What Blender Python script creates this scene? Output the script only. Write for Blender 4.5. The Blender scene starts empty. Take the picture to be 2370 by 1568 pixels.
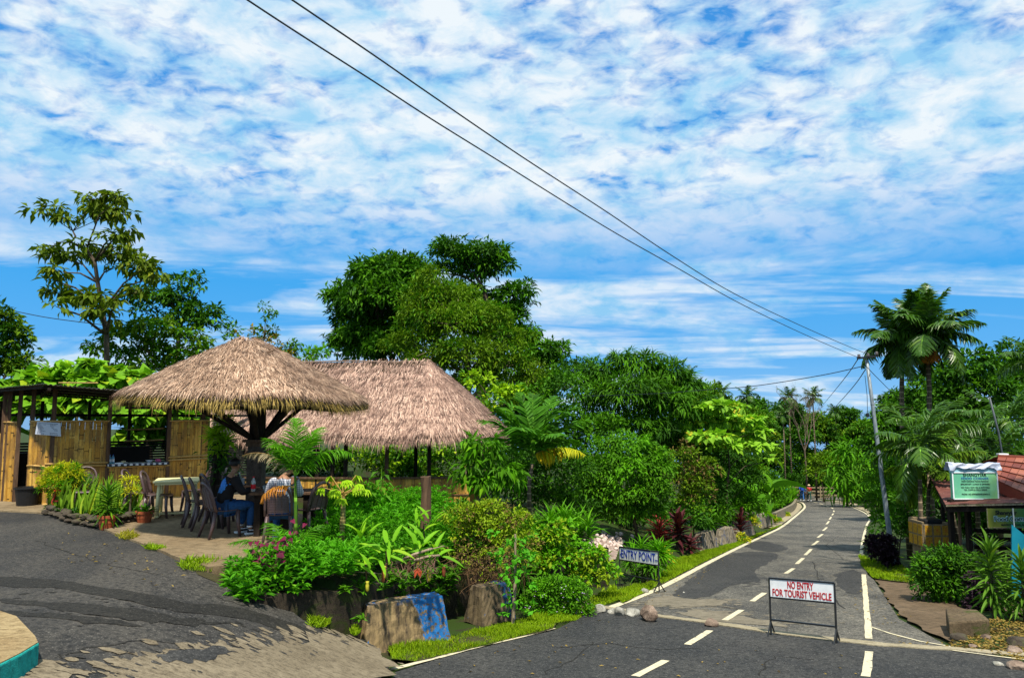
import bpy, bmesh, math, random
import numpy as np
from mathutils import Vector, Matrix, geometry

# ------------------------------------------------------------------ camera, sky, sun, exposure
SC = bpy.context.scene
COL = SC.collection
FPX, CX, CY, PITCH, EYE = 1700.0, 1184.5, 784.0, math.radians(5.81), 2.06   # focal length and centre in photo units 2369 wide
cam_data = bpy.data.cameras.new("camera")
cam = bpy.data.objects.new("camera", cam_data); COL.objects.link(cam)
cam_data.sensor_fit = 'HORIZONTAL'; cam_data.sensor_width = 36
cam_data.lens = 36 * FPX / 2369.0
cam_data.clip_start = 0.1; cam_data.clip_end = 2500
cam.location = (0, 0, EYE); cam.rotation_euler = (math.pi / 2 + PITCH, 0, 0)
SC.camera = cam
SC.view_settings.view_transform = 'Standard'; SC.view_settings.look = 'None'
SC.view_settings.exposure = 0.50; SC.view_settings.gamma = 1; SC.view_settings.use_curve_mapping = False
try:
    SC.cycles.max_bounces = 6; SC.cycles.transparent_max_bounces = 6
    SC.cycles.diffuse_bounces = 3; SC.cycles.transmission_bounces = 4; SC.cycles.glossy_bounces = 2
except Exception: pass

SUN_EL, SUN_AZ = math.radians(62), math.radians(174)      # azimuth clockwise from +Y: behind the camera, a little left
world = bpy.data.worlds.new("World"); SC.world = world; world.use_nodes = True
nt = world.node_tree; N = nt.nodes; L = nt.links
N.clear()
def wn(t, **kw):
    n = N.new(t)
    for k, v in kw.items(): setattr(n, k, v)
    return n
def wmath(op, a, b=None, clamp=False):
    n = N.new('ShaderNodeMath'); n.operation = op; n.use_clamp = clamp
    for i, v in enumerate((a, b)):
        if v is None: continue
        if isinstance(v, (int, float)): n.inputs[i].default_value = v
        else: L.new(v, n.inputs[i])
    return n.outputs[0]
def wmix(f, a, b):
    n = N.new('ShaderNodeMix'); n.data_type = 'RGBA'
    for sock, v in ((n.inputs[0], f), (n.inputs[6], a), (n.inputs[7], b)):
        if isinstance(v, (int, float)): sock.default_value = v
        elif isinstance(v, tuple): sock.default_value = (*v, 1)
        else: L.new(v, sock)
    return n.outputs[2]
def wramp(v, stops):
    n = N.new('ShaderNodeValToRGB'); L.new(v, n.inputs[0]); e = n.color_ramp.elements
    while len(e) < len(stops): e.new(0.5)
    for q, (p, c) in zip(e, stops):
        q.position = p; q.color = (c, c, c, 1) if isinstance(c, (int, float)) else (*c, 1)
    return n.outputs[0]
sky = wn('ShaderNodeTexSky', sky_type='NISHITA', sun_disc=False, sun_elevation=SUN_EL, sun_rotation=SUN_AZ, altitude=600, air_density=1.0, dust_density=0.6, ozone_density=1.6)
hs = N.new('ShaderNodeHueSaturation'); hs.inputs['Saturation'].default_value = 1.55; hs.inputs['Value'].default_value = 1.25
L.new(sky.outputs[0], hs.inputs['Color'])
tc = N.new('ShaderNodeTexCoord'); sep = N.new('ShaderNodeSeparateXYZ'); L.new(tc.outputs['Generated'], sep.inputs[0])
zc = wmath('MAXIMUM', sep.outputs[2], 0.0)
# deep azure overhead, paler towards the horizon
grad = wramp(zc, [(0.0, (2.6, 5.4, 8.7)), (0.07, (1.1, 4.2, 8.5)), (0.20, (0.40, 3.6, 8.2)), (0.40, (0.03, 2.5, 7.3)), (1.0, (0.04, 1.6, 5.6))])
grad.node.color_ramp.interpolation = 'LINEAR'
base = wmix(0.97, hs.outputs[0], grad)
zd = wmath('ADD', zc, 0.10)
zd2 = wmath('ADD', zc, 0.34); cb2 = N.new('ShaderNodeCombineXYZ')
L.new(wmath('DIVIDE', sep.outputs[0], zd2), cb2.inputs[0]); L.new(wmath('DIVIDE', sep.outputs[1], zd2), cb2.inputs[1]); L.new(wmath('MULTIPLY', zc, 1.6), cb2.inputs[2])
cb = N.new('ShaderNodeCombineXYZ')
L.new(wmath('DIVIDE', sep.outputs[0], zd), cb.inputs[0]); L.new(wmath('DIVIDE', sep.outputs[1], zd), cb.inputs[1])
def noise(scale, detail, rough, loc=(0, 0, 0), sc=(1, 1, 1), dist=0.0, rot=0.0, src=None):
    m = N.new('ShaderNodeMapping'); m.inputs['Location'].default_value = loc; m.inputs['Scale'].default_value = sc
    m.inputs['Rotation'].default_value = (0, 0, rot)
    L.new((src or cb).outputs[0], m.inputs[0])
    n = N.new('ShaderNodeTexNoise'); n.inputs['Scale'].default_value = scale; n.inputs['Detail'].default_value = detail
    n.inputs['Roughness'].default_value = rough; n.inputs['Distortion'].default_value = dist
    L.new(m.outputs[0], n.inputs['Vector']); return n.outputs['Fac']
cells = noise(19.0, 5, 0.55, loc=(3.1, 1.7, 0), sc=(1.0, 1.15, 1), dist=0.35, rot=0.6, src=cb2)
cells2 = noise(5.0, 5, 0.55, loc=(7, 2, 0), dist=0.4, src=cb2)
big = noise(1.6, 3, 0.5, loc=(2.9, 9.1, 0), src=cb2)
streak = noise(0.62, 8, 0.58, loc=(1.9, 4.4, 0), sc=(0.5, 1.3, 1), dist=0.7, rot=0.15)
cum = wmath('ADD', wmath('MULTIPLY', cells, 0.66), wmath('ADD', wmath('MULTIPLY', cells2, 0.40), wmath('MULTIPLY', big, 0.28)))
m1 = wramp(cum, [(0.49, 0.10), (0.585, 0.62), (0.68, 1.0)])
m2 = wramp(streak, [(0.45, 0.0), (0.57, 0.9)])
high = wramp(zc, [(0.17, 0.0), (0.30, 1.0)])
low = wmath('SUBTRACT', 1.0, high)
mask = wmath('MAXIMUM', wmath('MULTIPLY', m1, high), wmath('MULTIPLY', m2, wmath('MULTIPLY', low, 0.9)))
shade = noise(9.0, 6, 0.6, loc=(5, 5, 0), dist=0.3, src=cb2)
ccol = wmix(wramp(shade, [(0.35, 0.0), (0.62, 1.0)]), (3.1, 6.1, 8.6), (8.0, 8.7, 9.2))
final = wmix(mask, base, ccol)
# ground half of the sphere: dull green brown
fin2 = wmix(wramp(sep.outputs[2], [(0.0, 1.0), (0.001, 0.0)]), final, (2.2, 4.4, 7.4))
bg = N.new('ShaderNodeBackground'); bg.inputs[1].default_value = 0.076; L.new(fin2, bg.inputs[0])
wo = N.new('ShaderNodeOutputWorld'); L.new(bg.outputs[0], wo.inputs[0])

sun_d = bpy.data.lights.new("sun", 'SUN'); sun_d.energy = 5.0; sun_d.angle = math.radians(2.0); sun_d.color = (1.0, 0.93, 0.80)
sun = bpy.data.objects.new("sun", sun_d); COL.objects.link(sun)
sv = Vector((math.sin(SUN_AZ) * math.cos(SUN_EL), math.cos(SUN_AZ) * math.cos(SUN_EL), math.sin(SUN_EL)))
sun.rotation_euler = sv.to_track_quat('Z', 'Y').to_euler(); sun.location = sv * 40

# ------------------------------------------------------------------ numbers: rays, terrain heights
R = random.Random(7)
NR = np.random.RandomState(11)
def ray(px, py):
    a = (px - CX) / FPX; b = (CY - py) / FPX
    d = Vector((a, math.cos(PITCH) - b * math.sin(PITCH), math.sin(PITCH) + b * math.cos(PITCH)))
    return d / d.y
def at(px, py, Y):
    d = ray(px, py); return Vector((d.x * Y, Y, EYE + d.z * Y))
def onz(px, py, z):
    d = ray(px, py); t = (z - EYE) / d.z; return Vector((d.x * t, t, z))
def zr(Y):                                         # height of the road: it runs downhill
    return -0.19 - 0.097 * Y if Y < 40 else (-4.07 - 0.082 * (Y - 40) if Y < 85 else -7.76 - 0.03 * (Y - 85) - 0.13 * max(0, Y - 112))
def onf(px, py, fn):
    d = ray(px, py); lo, hi = 2.0, 400.0; prev = None
    t = 2.0
    while t < 300:
        if EYE + d.z * t < fn(d.x * t, t): break
        t *= 1.02
    a, b = t / 1.02, t
    for _ in range(30):
        m = (a + b) / 2
        if EYE + d.z * m < fn(d.x * m, m): b = m
        else: a = m
    return Vector((d.x * a, a, fn(d.x * a, a)))
def onroad(px, py): return onf(px, py, lambda x, y: zr(y))
LEFT_LINE = [(840, 1568), (1000, 1527), (1100, 1500), (1280, 1455), (1410, 1408), (1530, 1360), (1640, 1302), (1720, 1262), (1810, 1218), (1832, 1201), (1850, 1186), (1862, 1173), (1856, 1163), (1838, 1156)]
RIGHT_LINE = [(2003, 1568), (2010, 1480), (1998, 1330), (1993, 1270), (2004, 1218), (2012, 1200), (2000, 1186), (1965, 1171), (1920, 1160), (1885, 1154)]
RL = [onroad(*p) for p in LEFT_LINE]; RR = [onroad(*p) for p in RIGHT_LINE]
def interp(pts, Y):
    ys = [p.y for p in pts]; xs = [p.x for p in pts]
    return float(np.interp(Y, ys, xs))
def sstep(a, b, x):
    t = min(1, max(0, (x - a) / (b - a))); return t * t * (3 - 2 * t)
def zdrive(x, y):                                  # driveway: level at left, ramps down to the road
    s = sstep(-4.5, -0.9, x); return s * zr(y)
WALL = [(-3.4, 9.62), (-2.3, 10.45), (-1.85, 12.0), (-1.2, 13.35), (0.3, 15.3), (2.2, 17.7)]
def wall_x(y):
    return float(np.interp(y, [9.6, 10.45, 12.0, 13.35, 15.3, 17.7, 25, 27, 31, 38, 50, 62, 75, 90, 400], [-3.4, -2.3, -1.85, -1.2, 0.3, 2.2, 6.2, 7.3, 9.3, 12.6, 17.5, 22.5, 27, 30, 120]))
def zpatio(y):
    return 0.0 if y < 15 else (-0.75 * sstep(15, 20.5, y) if y < 20.5 else -0.75 - 0.045 * (min(y, 90) - 20.5) - 0.13 * max(0, y - 112))
def zground(x, y):
    if y < 9.45: return min(zdrive(x, y), 0) - 0.04
    wx = wall_x(y) - 0.28
    if x < wx:
        d = wx - x
        pz = zpatio(y) if x > -6.2 or y > 60 else 0.0
        if x < -6.2 and y >= 18.5: pz = -0.02 * (y - 18.5)
        hi = 0.82 if y < 17.8 else 0.12
        z = min(pz, zr(y) + hi + 0.28 * d) - 0.02
        if x < -3.35 and y < 12: z = min(z, zdrive(x, y)) - 0.02
        return z
    z = zr(y) - 0.03
    rx = interp(RR, y)
    if x > rx + 7: z += 0.10 * min(x - rx - 7, 25)
    return z
def clampz(p): return p
def ongr(px, py): return onf(px, py, zground)

# ------------------------------------------------------------------ mesh helpers
def tag(o, label=None, cat=None, group=None, kind=None):
    if label: o['label'] = label
    if cat: o['category'] = cat
    if group: o['group'] = group
    if kind: o['kind'] = kind
    return o
def empty(name, loc, label=None, cat=None, group=None, rz=0.0):
    o = bpy.data.objects.new(name, None); COL.objects.link(o)
    o.location = loc; o.rotation_euler = (0, 0, rz); o.empty_display_size = 0.2
    return tag(o, label, cat, group)
def mesh_np(V, F, name):
    """V (n,3) float, F list of (m,k) int arrays"""
    me = bpy.data.meshes.new(name)
    V = np.asarray(V, dtype=np.float32); me.vertices.add(len(V)); me.vertices.foreach_set('co', V.ravel())
    tot = sum(len(f) for f in F); me.loops.add(sum(f.size for f in F)); me.polygons.add(tot)
    me.loops.foreach_set('vertex_index', np.concatenate([f.ravel() for f in F]).astype(np.int32))
    cnt = np.concatenate([np.full(len(f), f.shape[1]) for f in F]); st = np.concatenate([[0], np.cumsum(cnt)[:-1]])
    me.polygons.foreach_set('loop_start', st.astype(np.int32))
    try: me.polygons.foreach_set('loop_total', cnt.astype(np.int32))
    except Exception: pass
    me.polygons.foreach_set('use_smooth', [False] * tot)
    me.update(calc_edges=True); me.validate()
    return me
class MB:
    """collects shapes and links them as ONE mesh object"""
    def __init__(s): s.V = []; s.F = []; s.n = 0
    def add(s, V, F):
        V = np.asarray(V, dtype=np.float64).reshape(-1, 3)
        s.V.append(V)
        if isinstance(F, np.ndarray): s.F.append(F + s.n)
        else:
            by = {}
            for f in F: by.setdefault(len(f), []).append(f)
            for k, fs in by.items(): s.F.append(np.array(fs, dtype=np.int64) + s.n)
        s.n += len(V); return s
    def box(s, c, h, rz=0.0, taper=1.0, jit=0.0, M=None):
        c = Vector(c); vs = []
        for dz in (-1, 1):
            t = taper if dz > 0 else 1.0
            for dx, dy in ((-1, -1), (1, -1), (1, 1), (-1, 1)):
                v = Vector((dx * h[0] * t, dy * h[1] * t, dz * h[2]))
                if jit: v += Vector((R.uniform(-jit, jit), R.uniform(-jit, jit), R.uniform(-jit, jit)))
                if M is not None: v = M @ v
                elif rz: v = Matrix.Rotation(rz, 3, 'Z') @ v
                vs.append(c + v)
        return s.add(vs, [(3, 2, 1, 0), (4, 5, 6, 7), (0, 1, 5, 4), (1, 2, 6, 5), (2, 3, 7, 6), (3, 0, 4, 7)])
    def beam(s, a, b, w, h=None, up=(0, 0, 1)):
        a = Vector(a); b = Vector(b); h = h or w; d = (b - a).normalized(); up = Vector(up)
        if abs(d.dot(up)) > 0.98: up = Vector((0, 1, 0))
        x = d.cross(up).normalized(); z = x.cross(d).normalized(); vs = []
        for p in (a, b):
            for i, j in ((-1, -1), (1, -1), (1, 1), (-1, 1)): vs.append(p + x * (i * w / 2) + z * (j * h / 2))
        return s.add(vs, [(0, 1, 2, 3), (7, 6, 5, 4), (4, 5, 1, 0), (5, 6, 2, 1), (6, 7, 3, 2), (7, 4, 0, 3)])
    def tube(s, pts, rad, n=8, cap=True, flat=1.0):
        pts = [Vector(p) for p in pts]
        if not isinstance(rad, (list, tuple)): rad = [rad] * len(pts)
        vs = []; up = Vector((0.13, 0.31, 0.94)); px = None
        for i, p in enumerate(pts):
            d = (pts[min(i + 1, len(pts) - 1)] - pts[max(i - 1, 0)]).normalized()
            if px is None:
                px = d.cross(up)
                if px.length < 1e-3: px = d.cross(Vector((1, 0, 0)))
            px = (px - d * px.dot(d)).normalized(); pz = d.cross(px).normalized()
            for k in range(n):
                a = 2 * math.pi * k / n; vs.append(p + px * (math.cos(a) * rad[i]) + pz * (math.sin(a) * rad[i] * flat))
        F = []
        for i in range(len(pts) - 1):
            for k in range(n): F.append((i * n + k, i * n + (k + 1) % n, (i + 1) * n + (k + 1) % n, (i + 1) * n + k))
        if cap:
            F.append(tuple(reversed(range(n)))); F.append(tuple((len(pts) - 1) * n + k for k in range(n)))
        return s.add(vs, F)
    def lathe(s, c, prof, n=20, cap=True):
        c = Vector(c); vs = []
        for r, z in prof:
            for k in range(n):
                a = 2 * math.pi * k / n; vs.append(c + Vector((r * math.cos(a), r * math.sin(a), z)))
        F = []
        for i in range(len(prof) - 1):
            for k in range(n): F.append((i * n + k, i * n + (k + 1) % n, (i + 1) * n + (k + 1) % n, (i + 1) * n + k))
        if cap:
            F.append(tuple(reversed(range(n)))); F.append(tuple((len(prof) - 1) * n + k for k in range(n)))
        return s.add(vs, F)
    def build(s, name, mat=None, parent=None, smooth=False, loc=None, bevel=0.0, label=None, subsurf=0):
        me = mesh_np(np.concatenate(s.V), s.F, name)
        if smooth: me.polygons.foreach_set('use_smooth', [True] * len(me.polygons))
        o = bpy.data.objects.new(name, me); COL.objects.link(o)
        if mat: me.materials.append(mat)
        if parent is not None:
            o.parent = parent
        if loc is not None: o.location = loc
        if bevel:
            b = o.modifiers.new('bevel', 'BEVEL'); b.width = bevel; b.segments = 2; b.limit_method = 'ANGLE'
        if subsurf:
            b = o.modifiers.new('sub', 'SUBSURF'); b.levels = b.render_levels = subsurf
        if label: o['label'] = label
        return o
def rock_bm(mb, c, r, seed, squash=(1, 1, 0.7), rough=0.25, cuts=6, rz=0.0):
    """angular stone: icosphere cut by random planes"""
    rr = random.Random(seed); bm = bmesh.new(); bmesh.ops.create_icosphere(bm, subdivisions=3, radius=1.0)
    planes = [(Vector((rr.gauss(0, 1), rr.gauss(0, 1), rr.gauss(0, 1))).normalized(), rr.uniform(0.55, 0.85)) for _ in range(cuts)]
    M = Matrix.Rotation(rz + rr.uniform(0, 6), 3, 'Z')
    for v in bm.verts:
        for n, d in planes:
            e = v.co.dot(n) - d
            if e > 0: v.co -= n * e
        v.co *= 1 + rough * 0.12 * math.sin(v.co.x * 9 + seed) * math.cos(v.co.y * 8 + v.co.z * 7)
    vs = [Vector(c) + M @ Vector((v.co.x * r * squash[0], v.co.y * r * squash[1], v.co.z * r * squash[2])) for v in bm.verts]
    F = [tuple(v.index for v in f.verts) for f in bm.faces]; bm.free()
    mb.add(vs, F)
def copy_tree(o, parent=None, loc=None, rz=None, label=None):
    c = o.copy(); COL.objects.link(c); c.parent = parent
    if loc is not None: c.location = loc
    if rz is not None: c.rotation_euler = (c.rotation_euler.x, c.rotation_euler.y, rz)
    if label: c['label'] = label
    for ch in KIDS.get(o.name, []) or [k for k in list(COL.objects) if k.parent == o]: copy_tree(ch, c)
    return c
KIDS = {}
def drape(name, poly, zf, step, mat, kind='structure', skirt=0.0, off=0.0, smooth=True, parent=None, holes=None, jag=0.0):
    """a surface sheet cut to a plan outline and laid over the height function"""
    pts = []
    n = len(poly)
    for i in range(n):
        a = Vector(poly[i][:2]); b = Vector(poly[(i + 1) % n][:2]); k = max(1, int((b - a).length / (step * 0.8)))
        nn = Vector((-(b - a).y, (b - a).x)).normalized() if (b - a).length > 1e-6 else Vector((0, 0))
        for j in range(k):
            q = a.lerp(b, j / k)
            if jag: q = q + nn * R.uniform(-jag, jag)
            pts.append(q)
    nb = len(pts)
    xs = [p.x for p in pts]; ys = [p.y for p in pts]
    def inside(x, y):
        c = False; j = nb - 1
        for i in range(nb):
            if (ys[i] > y) != (ys[j] > y) and x < (xs[j] - xs[i]) * (y - ys[i]) / (ys[j] - ys[i]) + xs[i]: c = not c
            j = i
        return c
    x = min(xs) + step / 2
    while x < max(xs):
        y = min(ys) + step / 2
        while y < max(ys):
            if inside(x, y): pts.append(Vector((x + R.uniform(-.1, .1) * step, y + R.uniform(-.1, .1) * step)))
            y += step
        x += step
    edges = [(i, (i + 1) % nb) for i in range(nb)]
    v2, e2, f2, *_ = geometry.delaunay_2d_cdt([Vector((p.x, p.y)) for p in pts], edges, [], 1, 1e-5)
    V = [(p.x, p.y, zf(p.x, p.y) + off) for p in v2]
    F = []
    for f in f2:
        a, b, c = (v2[i] for i in f[:3])
        F.append(tuple(f) if (b - a).cross(c - a) > 0 else tuple(reversed(f)))
    mb = MB(); mb.add(V, F)
    if skirt:
        ring = [(xs[i], ys[i]) for i in range(nb)]
        ar = sum(ring[i][0] * ring[(i + 1) % nb][1] - ring[(i + 1) % nb][0] * ring[i][1] for i in range(nb))
        if ar < 0: ring.reverse()
        S = []; SF = []
        for i, (a, b) in enumerate(ring): z = zf(a, b) + off; S += [(a, b, z), (a, b, z - skirt)]
        for i in range(nb):
            j = (i + 1) % nb; SF.append((2 * i, 2 * i + 1, 2 * j + 1, 2 * j))
        mb.add(S, SF)
    o = mb.build(name, mat, parent, smooth=smooth and not skirt)
    if kind: o['kind'] = kind
    return o
def ribbon_pts(line, w0, w1):
    """plan polygon along a line between side offsets w0 and w1 (left negative)"""
    ls = []; rs = []
    for i, p in enumerate(line):
        d = (Vector(line[min(i + 1, len(line) - 1)][:2]) - Vector(line[max(i - 1, 0)][:2])).normalized(); nrm = Vector((d.y, -d.x))
        q = Vector(p[:2]); ls.append(q + nrm * w0); rs.append(q + nrm * w1)
    return ls + rs[::-1]
def smoothline(pts, k=6):
    """Catmull-Rom through the points"""
    P = [Vector(p) for p in pts]; out = []
    for i in range(len(P) - 1):
        p0 = P[max(i - 1, 0)]; p1 = P[i]; p2 = P[i + 1]; p3 = P[min(i + 2, len(P) - 1)]
        for j in range(k):
            t = j / k
            out.append(0.5 * ((2 * p1) + (p2 - p0) * t + (2 * p0 - 5 * p1 + 4 * p2 - p3) * t * t + (3 * p1 - p0 - 3 * p2 + p3) * t ** 3))
    out.append(P[-1]); return out
# ------------------------------------------------------------------ materials
MATS = {}
class NT:
    def __init__(s, name):
        s.m = bpy.data.materials.new(name); s.m.use_nodes = True; s.t = s.m.node_tree; s.t.nodes.clear()
        s.out = s.t.nodes.new('ShaderNodeOutputMaterial')
    def n(s, t, **kw):
        x = s.t.nodes.new(t)
        for k, v in kw.items(): setattr(x, k, v)
        return x
    def l(s, a, b): s.t.links.new(a, b)
    def set(s, sock, v):
        if v is None: return
        if isinstance(v, (int, float)): sock.default_value = v
        elif isinstance(v, tuple): sock.default_value = (*v, 1) if len(v) == 3 and sock.type == 'RGBA' else v
        else: s.l(v, sock)
    def mix(s, f, a, b, mode='MIX'):
        x = s.n('ShaderNodeMix', data_type='RGBA', blend_type=mode); s.set(x.inputs[0], f); s.set(x.inputs[6], a); s.set(x.inputs[7], b); return x.outputs[2]
    def math(s, op, a, b=None, clamp=False):
        x = s.n('ShaderNodeMath', operation=op, use_clamp=clamp); s.set(x.inputs[0], a); s.set(x.inputs[1], b); return x.outputs[0]
    def ramp(s, v, stops, interp='LINEAR'):
        x = s.n('ShaderNodeValToRGB'); s.l(v, x.inputs[0]); e = x.color_ramp.elements; x.color_ramp.interpolation = interp
        while len(e) < len(stops): e.new(0.5)
        for q, (p, c) in zip(e, stops):
            q.position = p; q.color = (c, c, c, 1) if isinstance(c, (int, float)) else (*c, 1)
        return x.outputs[0]
    def coord(s, sc=(1, 1, 1), kind='Object', rot=(0, 0, 0), loc=(0, 0, 0)):
        c = s.n('ShaderNodeTexCoord'); m = s.n('ShaderNodeMapping'); s.l(c.outputs[kind], m.inputs[0])
        m.inputs['Scale'].default_value = sc; m.inputs['Rotation'].default_value = rot; m.inputs['Location'].default_value = loc
        return m.outputs[0]
    def world(s, sc=(1, 1, 1), rot=(0, 0, 0), loc=(0, 0, 0)):
        c = s.n('ShaderNodeNewGeometry'); m = s.n('ShaderNodeMapping'); s.l(c.outputs['Position'], m.inputs[0])
        m.inputs['Scale'].default_value = sc; m.inputs['Rotation'].default_value = rot; m.inputs['Location'].default_value = loc
        return m.outputs[0]
    def noise(s, vec, scale, detail=4, rough=0.55, dist=0.0):
        x = s.n('ShaderNodeTexNoise'); s.l(vec, x.inputs['Vector']); x.inputs['Scale'].default_value = scale
        x.inputs['Detail'].default_value = detail; x.inputs['Roughness'].default_value = rough; x.inputs['Distortion'].default_value = dist
        return x.outputs['Fac']
    def island(s): return s.n('ShaderNodeNewGeometry').outputs['Random Per Island']
    def bump(s, h, strength=0.3, dist=0.02):
        x = s.n('ShaderNodeBump'); x.inputs['Strength'].default_value = strength; x.inputs['Distance'].default_value = dist; s.l(h, x.inputs['Height']); return x.outputs[0]
    def pbr(s, col, rough=0.8, spec=0.3, normal=None, metal=0.0):
        b = s.n('ShaderNodeBsdfPrincipled'); s.set(b.inputs['Base Color'], col); s.set(b.inputs['Roughness'], rough)
        b.inputs['Specular IOR Level'].default_value = spec; b.inputs['Metallic'].default_value = metal
        if normal is not None: s.l(normal, b.inputs['Normal'])
        s.l(b.outputs[0], s.out.inputs[0]); return b
def plain(name, col, rough=0.6, spec=0.3, metal=0.0, var=0.12, scale=8.0, bump=0.0):
    """one colour broken up by a little noise"""
    if name in MATS: return MATS[name]
    t = NT(name); v = t.coord(); n = t.noise(v, scale, 5, 0.6)
    lo = tuple(c * (1 - var) for c in col); hi = tuple(min(1, c * (1 + var)) for c in col)
    c = t.mix(t.ramp(n, [(0.3, 0.0), (0.7, 1.0)]), lo, hi)
    nm = t.bump(t.noise(v, scale * 4, 4), bump, 0.01) if bump else None
    t.pbr(c, rough, spec, nm, metal); MATS[name] = t.m; return t.m
def leaf_mat(name, c1, c2, c3=None, trans=0.28, rough=0.6, spec=0.14, under=None):
    """leaf colours vary leaf by leaf; part of the light passes through"""
    if name in MATS: return MATS[name]
    c3 = c3 or tuple(min(1, c * 1.6) for c in c2)
    if trans > 0.12 and c2[1] > c2[0]: c1, c2, c3 = (tuple(min(.8, q * g * h) for q, h in zip(c, (1.12, 1.0, .5))) for c, g in ((c1, 1.35), (c2, 1.30), (c3, 1.25)))
    t = NT(name); r = t.island()
    col = t.ramp(r, [(0.0, c1), (0.45, c2), (0.9, c2), (1.0, c3)])
    w = t.noise(t.world(), 0.55, 3, 0.5)
    col = t.mix(t.ramp(w, [(0.38, 0.0), (0.62, 0.7)]), col, tuple(min(1, a * 1.35) for a in c2))
    b = t.n('ShaderNodeBsdfPrincipled'); t.l(col, b.inputs['Base Color']); b.inputs['Roughness'].default_value = rough; b.inputs['Specular IOR Level'].default_value = spec
    tr = t.n('ShaderNodeBsdfTranslucent'); t.l(t.mix(1.0, col, (1.15, 1.25, 0.55), 'MULTIPLY'), tr.inputs[0])
    ms = t.n('ShaderNodeMixShader'); ms.inputs[0].default_value = trans; t.l(b.outputs[0], ms.inputs[1]); t.l(tr.outputs[0], ms.inputs[2]); t.l(ms.outputs[0], t.out.inputs[0])
    MATS[name] = t.m; return t.m
def m_asphalt(name, dark, light, grain=1.0, dusty=0.5):
    t = NT(name); w = t.world()
    big = t.noise(w, 0.35, 6, 0.6, 0.8); big2 = t.noise(t.world(sc=(1, 0.35, 1), rot=(0, 0, 0.35)), 1.4, 6, 0.65)
    f = t.ramp(t.math('ADD', t.math('MULTIPLY', big, 0.6), t.math('MULTIPLY', big2, 0.4)), [(0.40, 0.0), (0.60, 1.0)])
    col = t.mix(f, dark, light)
    sp = t.noise(w, 48, 3, 0.75); sp2 = t.noise(w, 15, 6, 0.75)
    col = t.mix(t.ramp(sp, [(0.57, 0.0), (0.66, 1.0)]), col, tuple(min(1, c * 2.4 + 0.02) for c in light))
    col = t.mix(t.ramp(sp2, [(0.38, 0.9), (0.54, 0.0)]), col, tuple(c * 0.5 for c in dark))
    t.pbr(col, 0.85, 0.25, t.bump(t.math('ADD', sp, t.math('MULTIPLY', sp2, 0.8)), 0.75, 0.012)); return t.m
def m_concrete(name, c1, c2, cdark, scale=1.0, moss=0.0, mosscol=(0.05, 0.08, 0.01)):
    t = NT(name); w = t.world()
    a = t.noise(w, 0.9 * scale, 7, 0.65, 0.5); b = t.noise(t.world(sc=(1, 2.2, 1)), 6 * scale, 6, 0.7); g = t.noise(w, 60, 3, 0.7)
    col = t.mix(t.ramp(a, [(0.35, 0.0), (0.65, 1.0)]), c1, c2)
    col = t.mix(t.ramp(b, [(0.34, 0.85), (0.55, 0.0)]), col, cdark)
    col = t.mix(t.ramp(g, [(0.5, 0.0), (0.75, 0.5)]), col, tuple(min(1, c * 1.5) for c in c2))
    if moss:
        mm = t.noise(w, 1.7, 6, 0.7, 1.0); col = t.mix(t.ramp(mm, [(0.62 - moss * 0.3, 0.0), (0.72 - moss * 0.3, 1.0)]), col, mosscol)
    t.pbr(col, 0.9, 0.2, t.bump(t.math('ADD', b, g), 0.6, 0.015)); return t.m
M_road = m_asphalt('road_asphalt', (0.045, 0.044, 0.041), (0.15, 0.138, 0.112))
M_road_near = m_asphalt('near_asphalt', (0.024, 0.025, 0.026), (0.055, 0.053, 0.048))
M_drive = m_asphalt('driveway_asphalt', (0.022, 0.022, 0.022), (0.062, 0.056, 0.047))
M_patch = m_asphalt('patch_asphalt', (0.026, 0.026, 0.026), (0.052, 0.050, 0.046))
M_wet = m_asphalt('streak_asphalt', (0.014, 0.013, 0.011), (0.022, 0.020, 0.016))
M_dust = m_concrete('dusty_crust', (0.15, 0.13, 0.095), (0.21, 0.18, 0.13), (0.08, 0.07, 0.05))
M_patio = m_concrete('patio_concrete', (0.17, 0.12, 0.065), (0.26, 0.20, 0.12), (0.07, 0.05, 0.028))
M_apron = m_concrete('apron_concrete', (0.14, 0.112, 0.072), (0.22, 0.18, 0.12), (0.05, 0.038, 0.024), 2.0)
M_strip = m_concrete('strip_concrete', (0.26, 0.22, 0.14), (0.36, 0.31, 0.21), (0.13, 0.11, 0.07), 2.0)
M_path = m_concrete('path_concrete', (0.09, 0.062, 0.036), (0.15, 0.105, 0.065), (0.035, 0.026, 0.014), 1.0)
M_wallc = m_concrete('mossy_wall', (0.022, 0.017, 0.011), (0.05, 0.038, 0.025), (0.008, 0.007, 0.005), 3.0, 0.35, (0.03, 0.04, 0.008))
M_stonec = m_concrete('kerb_stone', (0.17, 0.14, 0.095), (0.27, 0.23, 0.16), (0.05, 0.04, 0.03), 3.0, 0.2)
M_soil = m_concrete('soil', (0.03, 0.024, 0.012), (0.05, 0.038, 0.02), (0.012, 0.01, 0.005), 2.0, 0.75, (0.022, 0.045, 0.004))
M_moss = m_concrete('mossy_ground', (0.035, 0.036, 0.010), (0.06, 0.05, 0.022), (0.022, 0.018, 0.008), 3.0, 0.4, (0.06, 0.09, 0.008))
def m_paint(name, col, wear=0.45, under=(0.09, 0.09, 0.085)):
    t = NT(name); w = t.world(); a = t.noise(w, 9, 7, 0.75); b = t.noise(w, 60, 3, 0.7)
    c = t.mix(t.ramp(a, [(wear - 0.1, 1.0), (wear, 0.0)]), col, under); c = t.mix(t.ramp(b, [(0.60, 0.0), (0.74, 0.45)]), c, tuple(q * 0.6 for q in col))
    t.pbr(c, 0.8, 0.2, t.bump(b, 0.3, 0.005)); return t.m
M_line = m_paint('line_paint', (0.56, 0.50, 0.34), 0.45)
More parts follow.
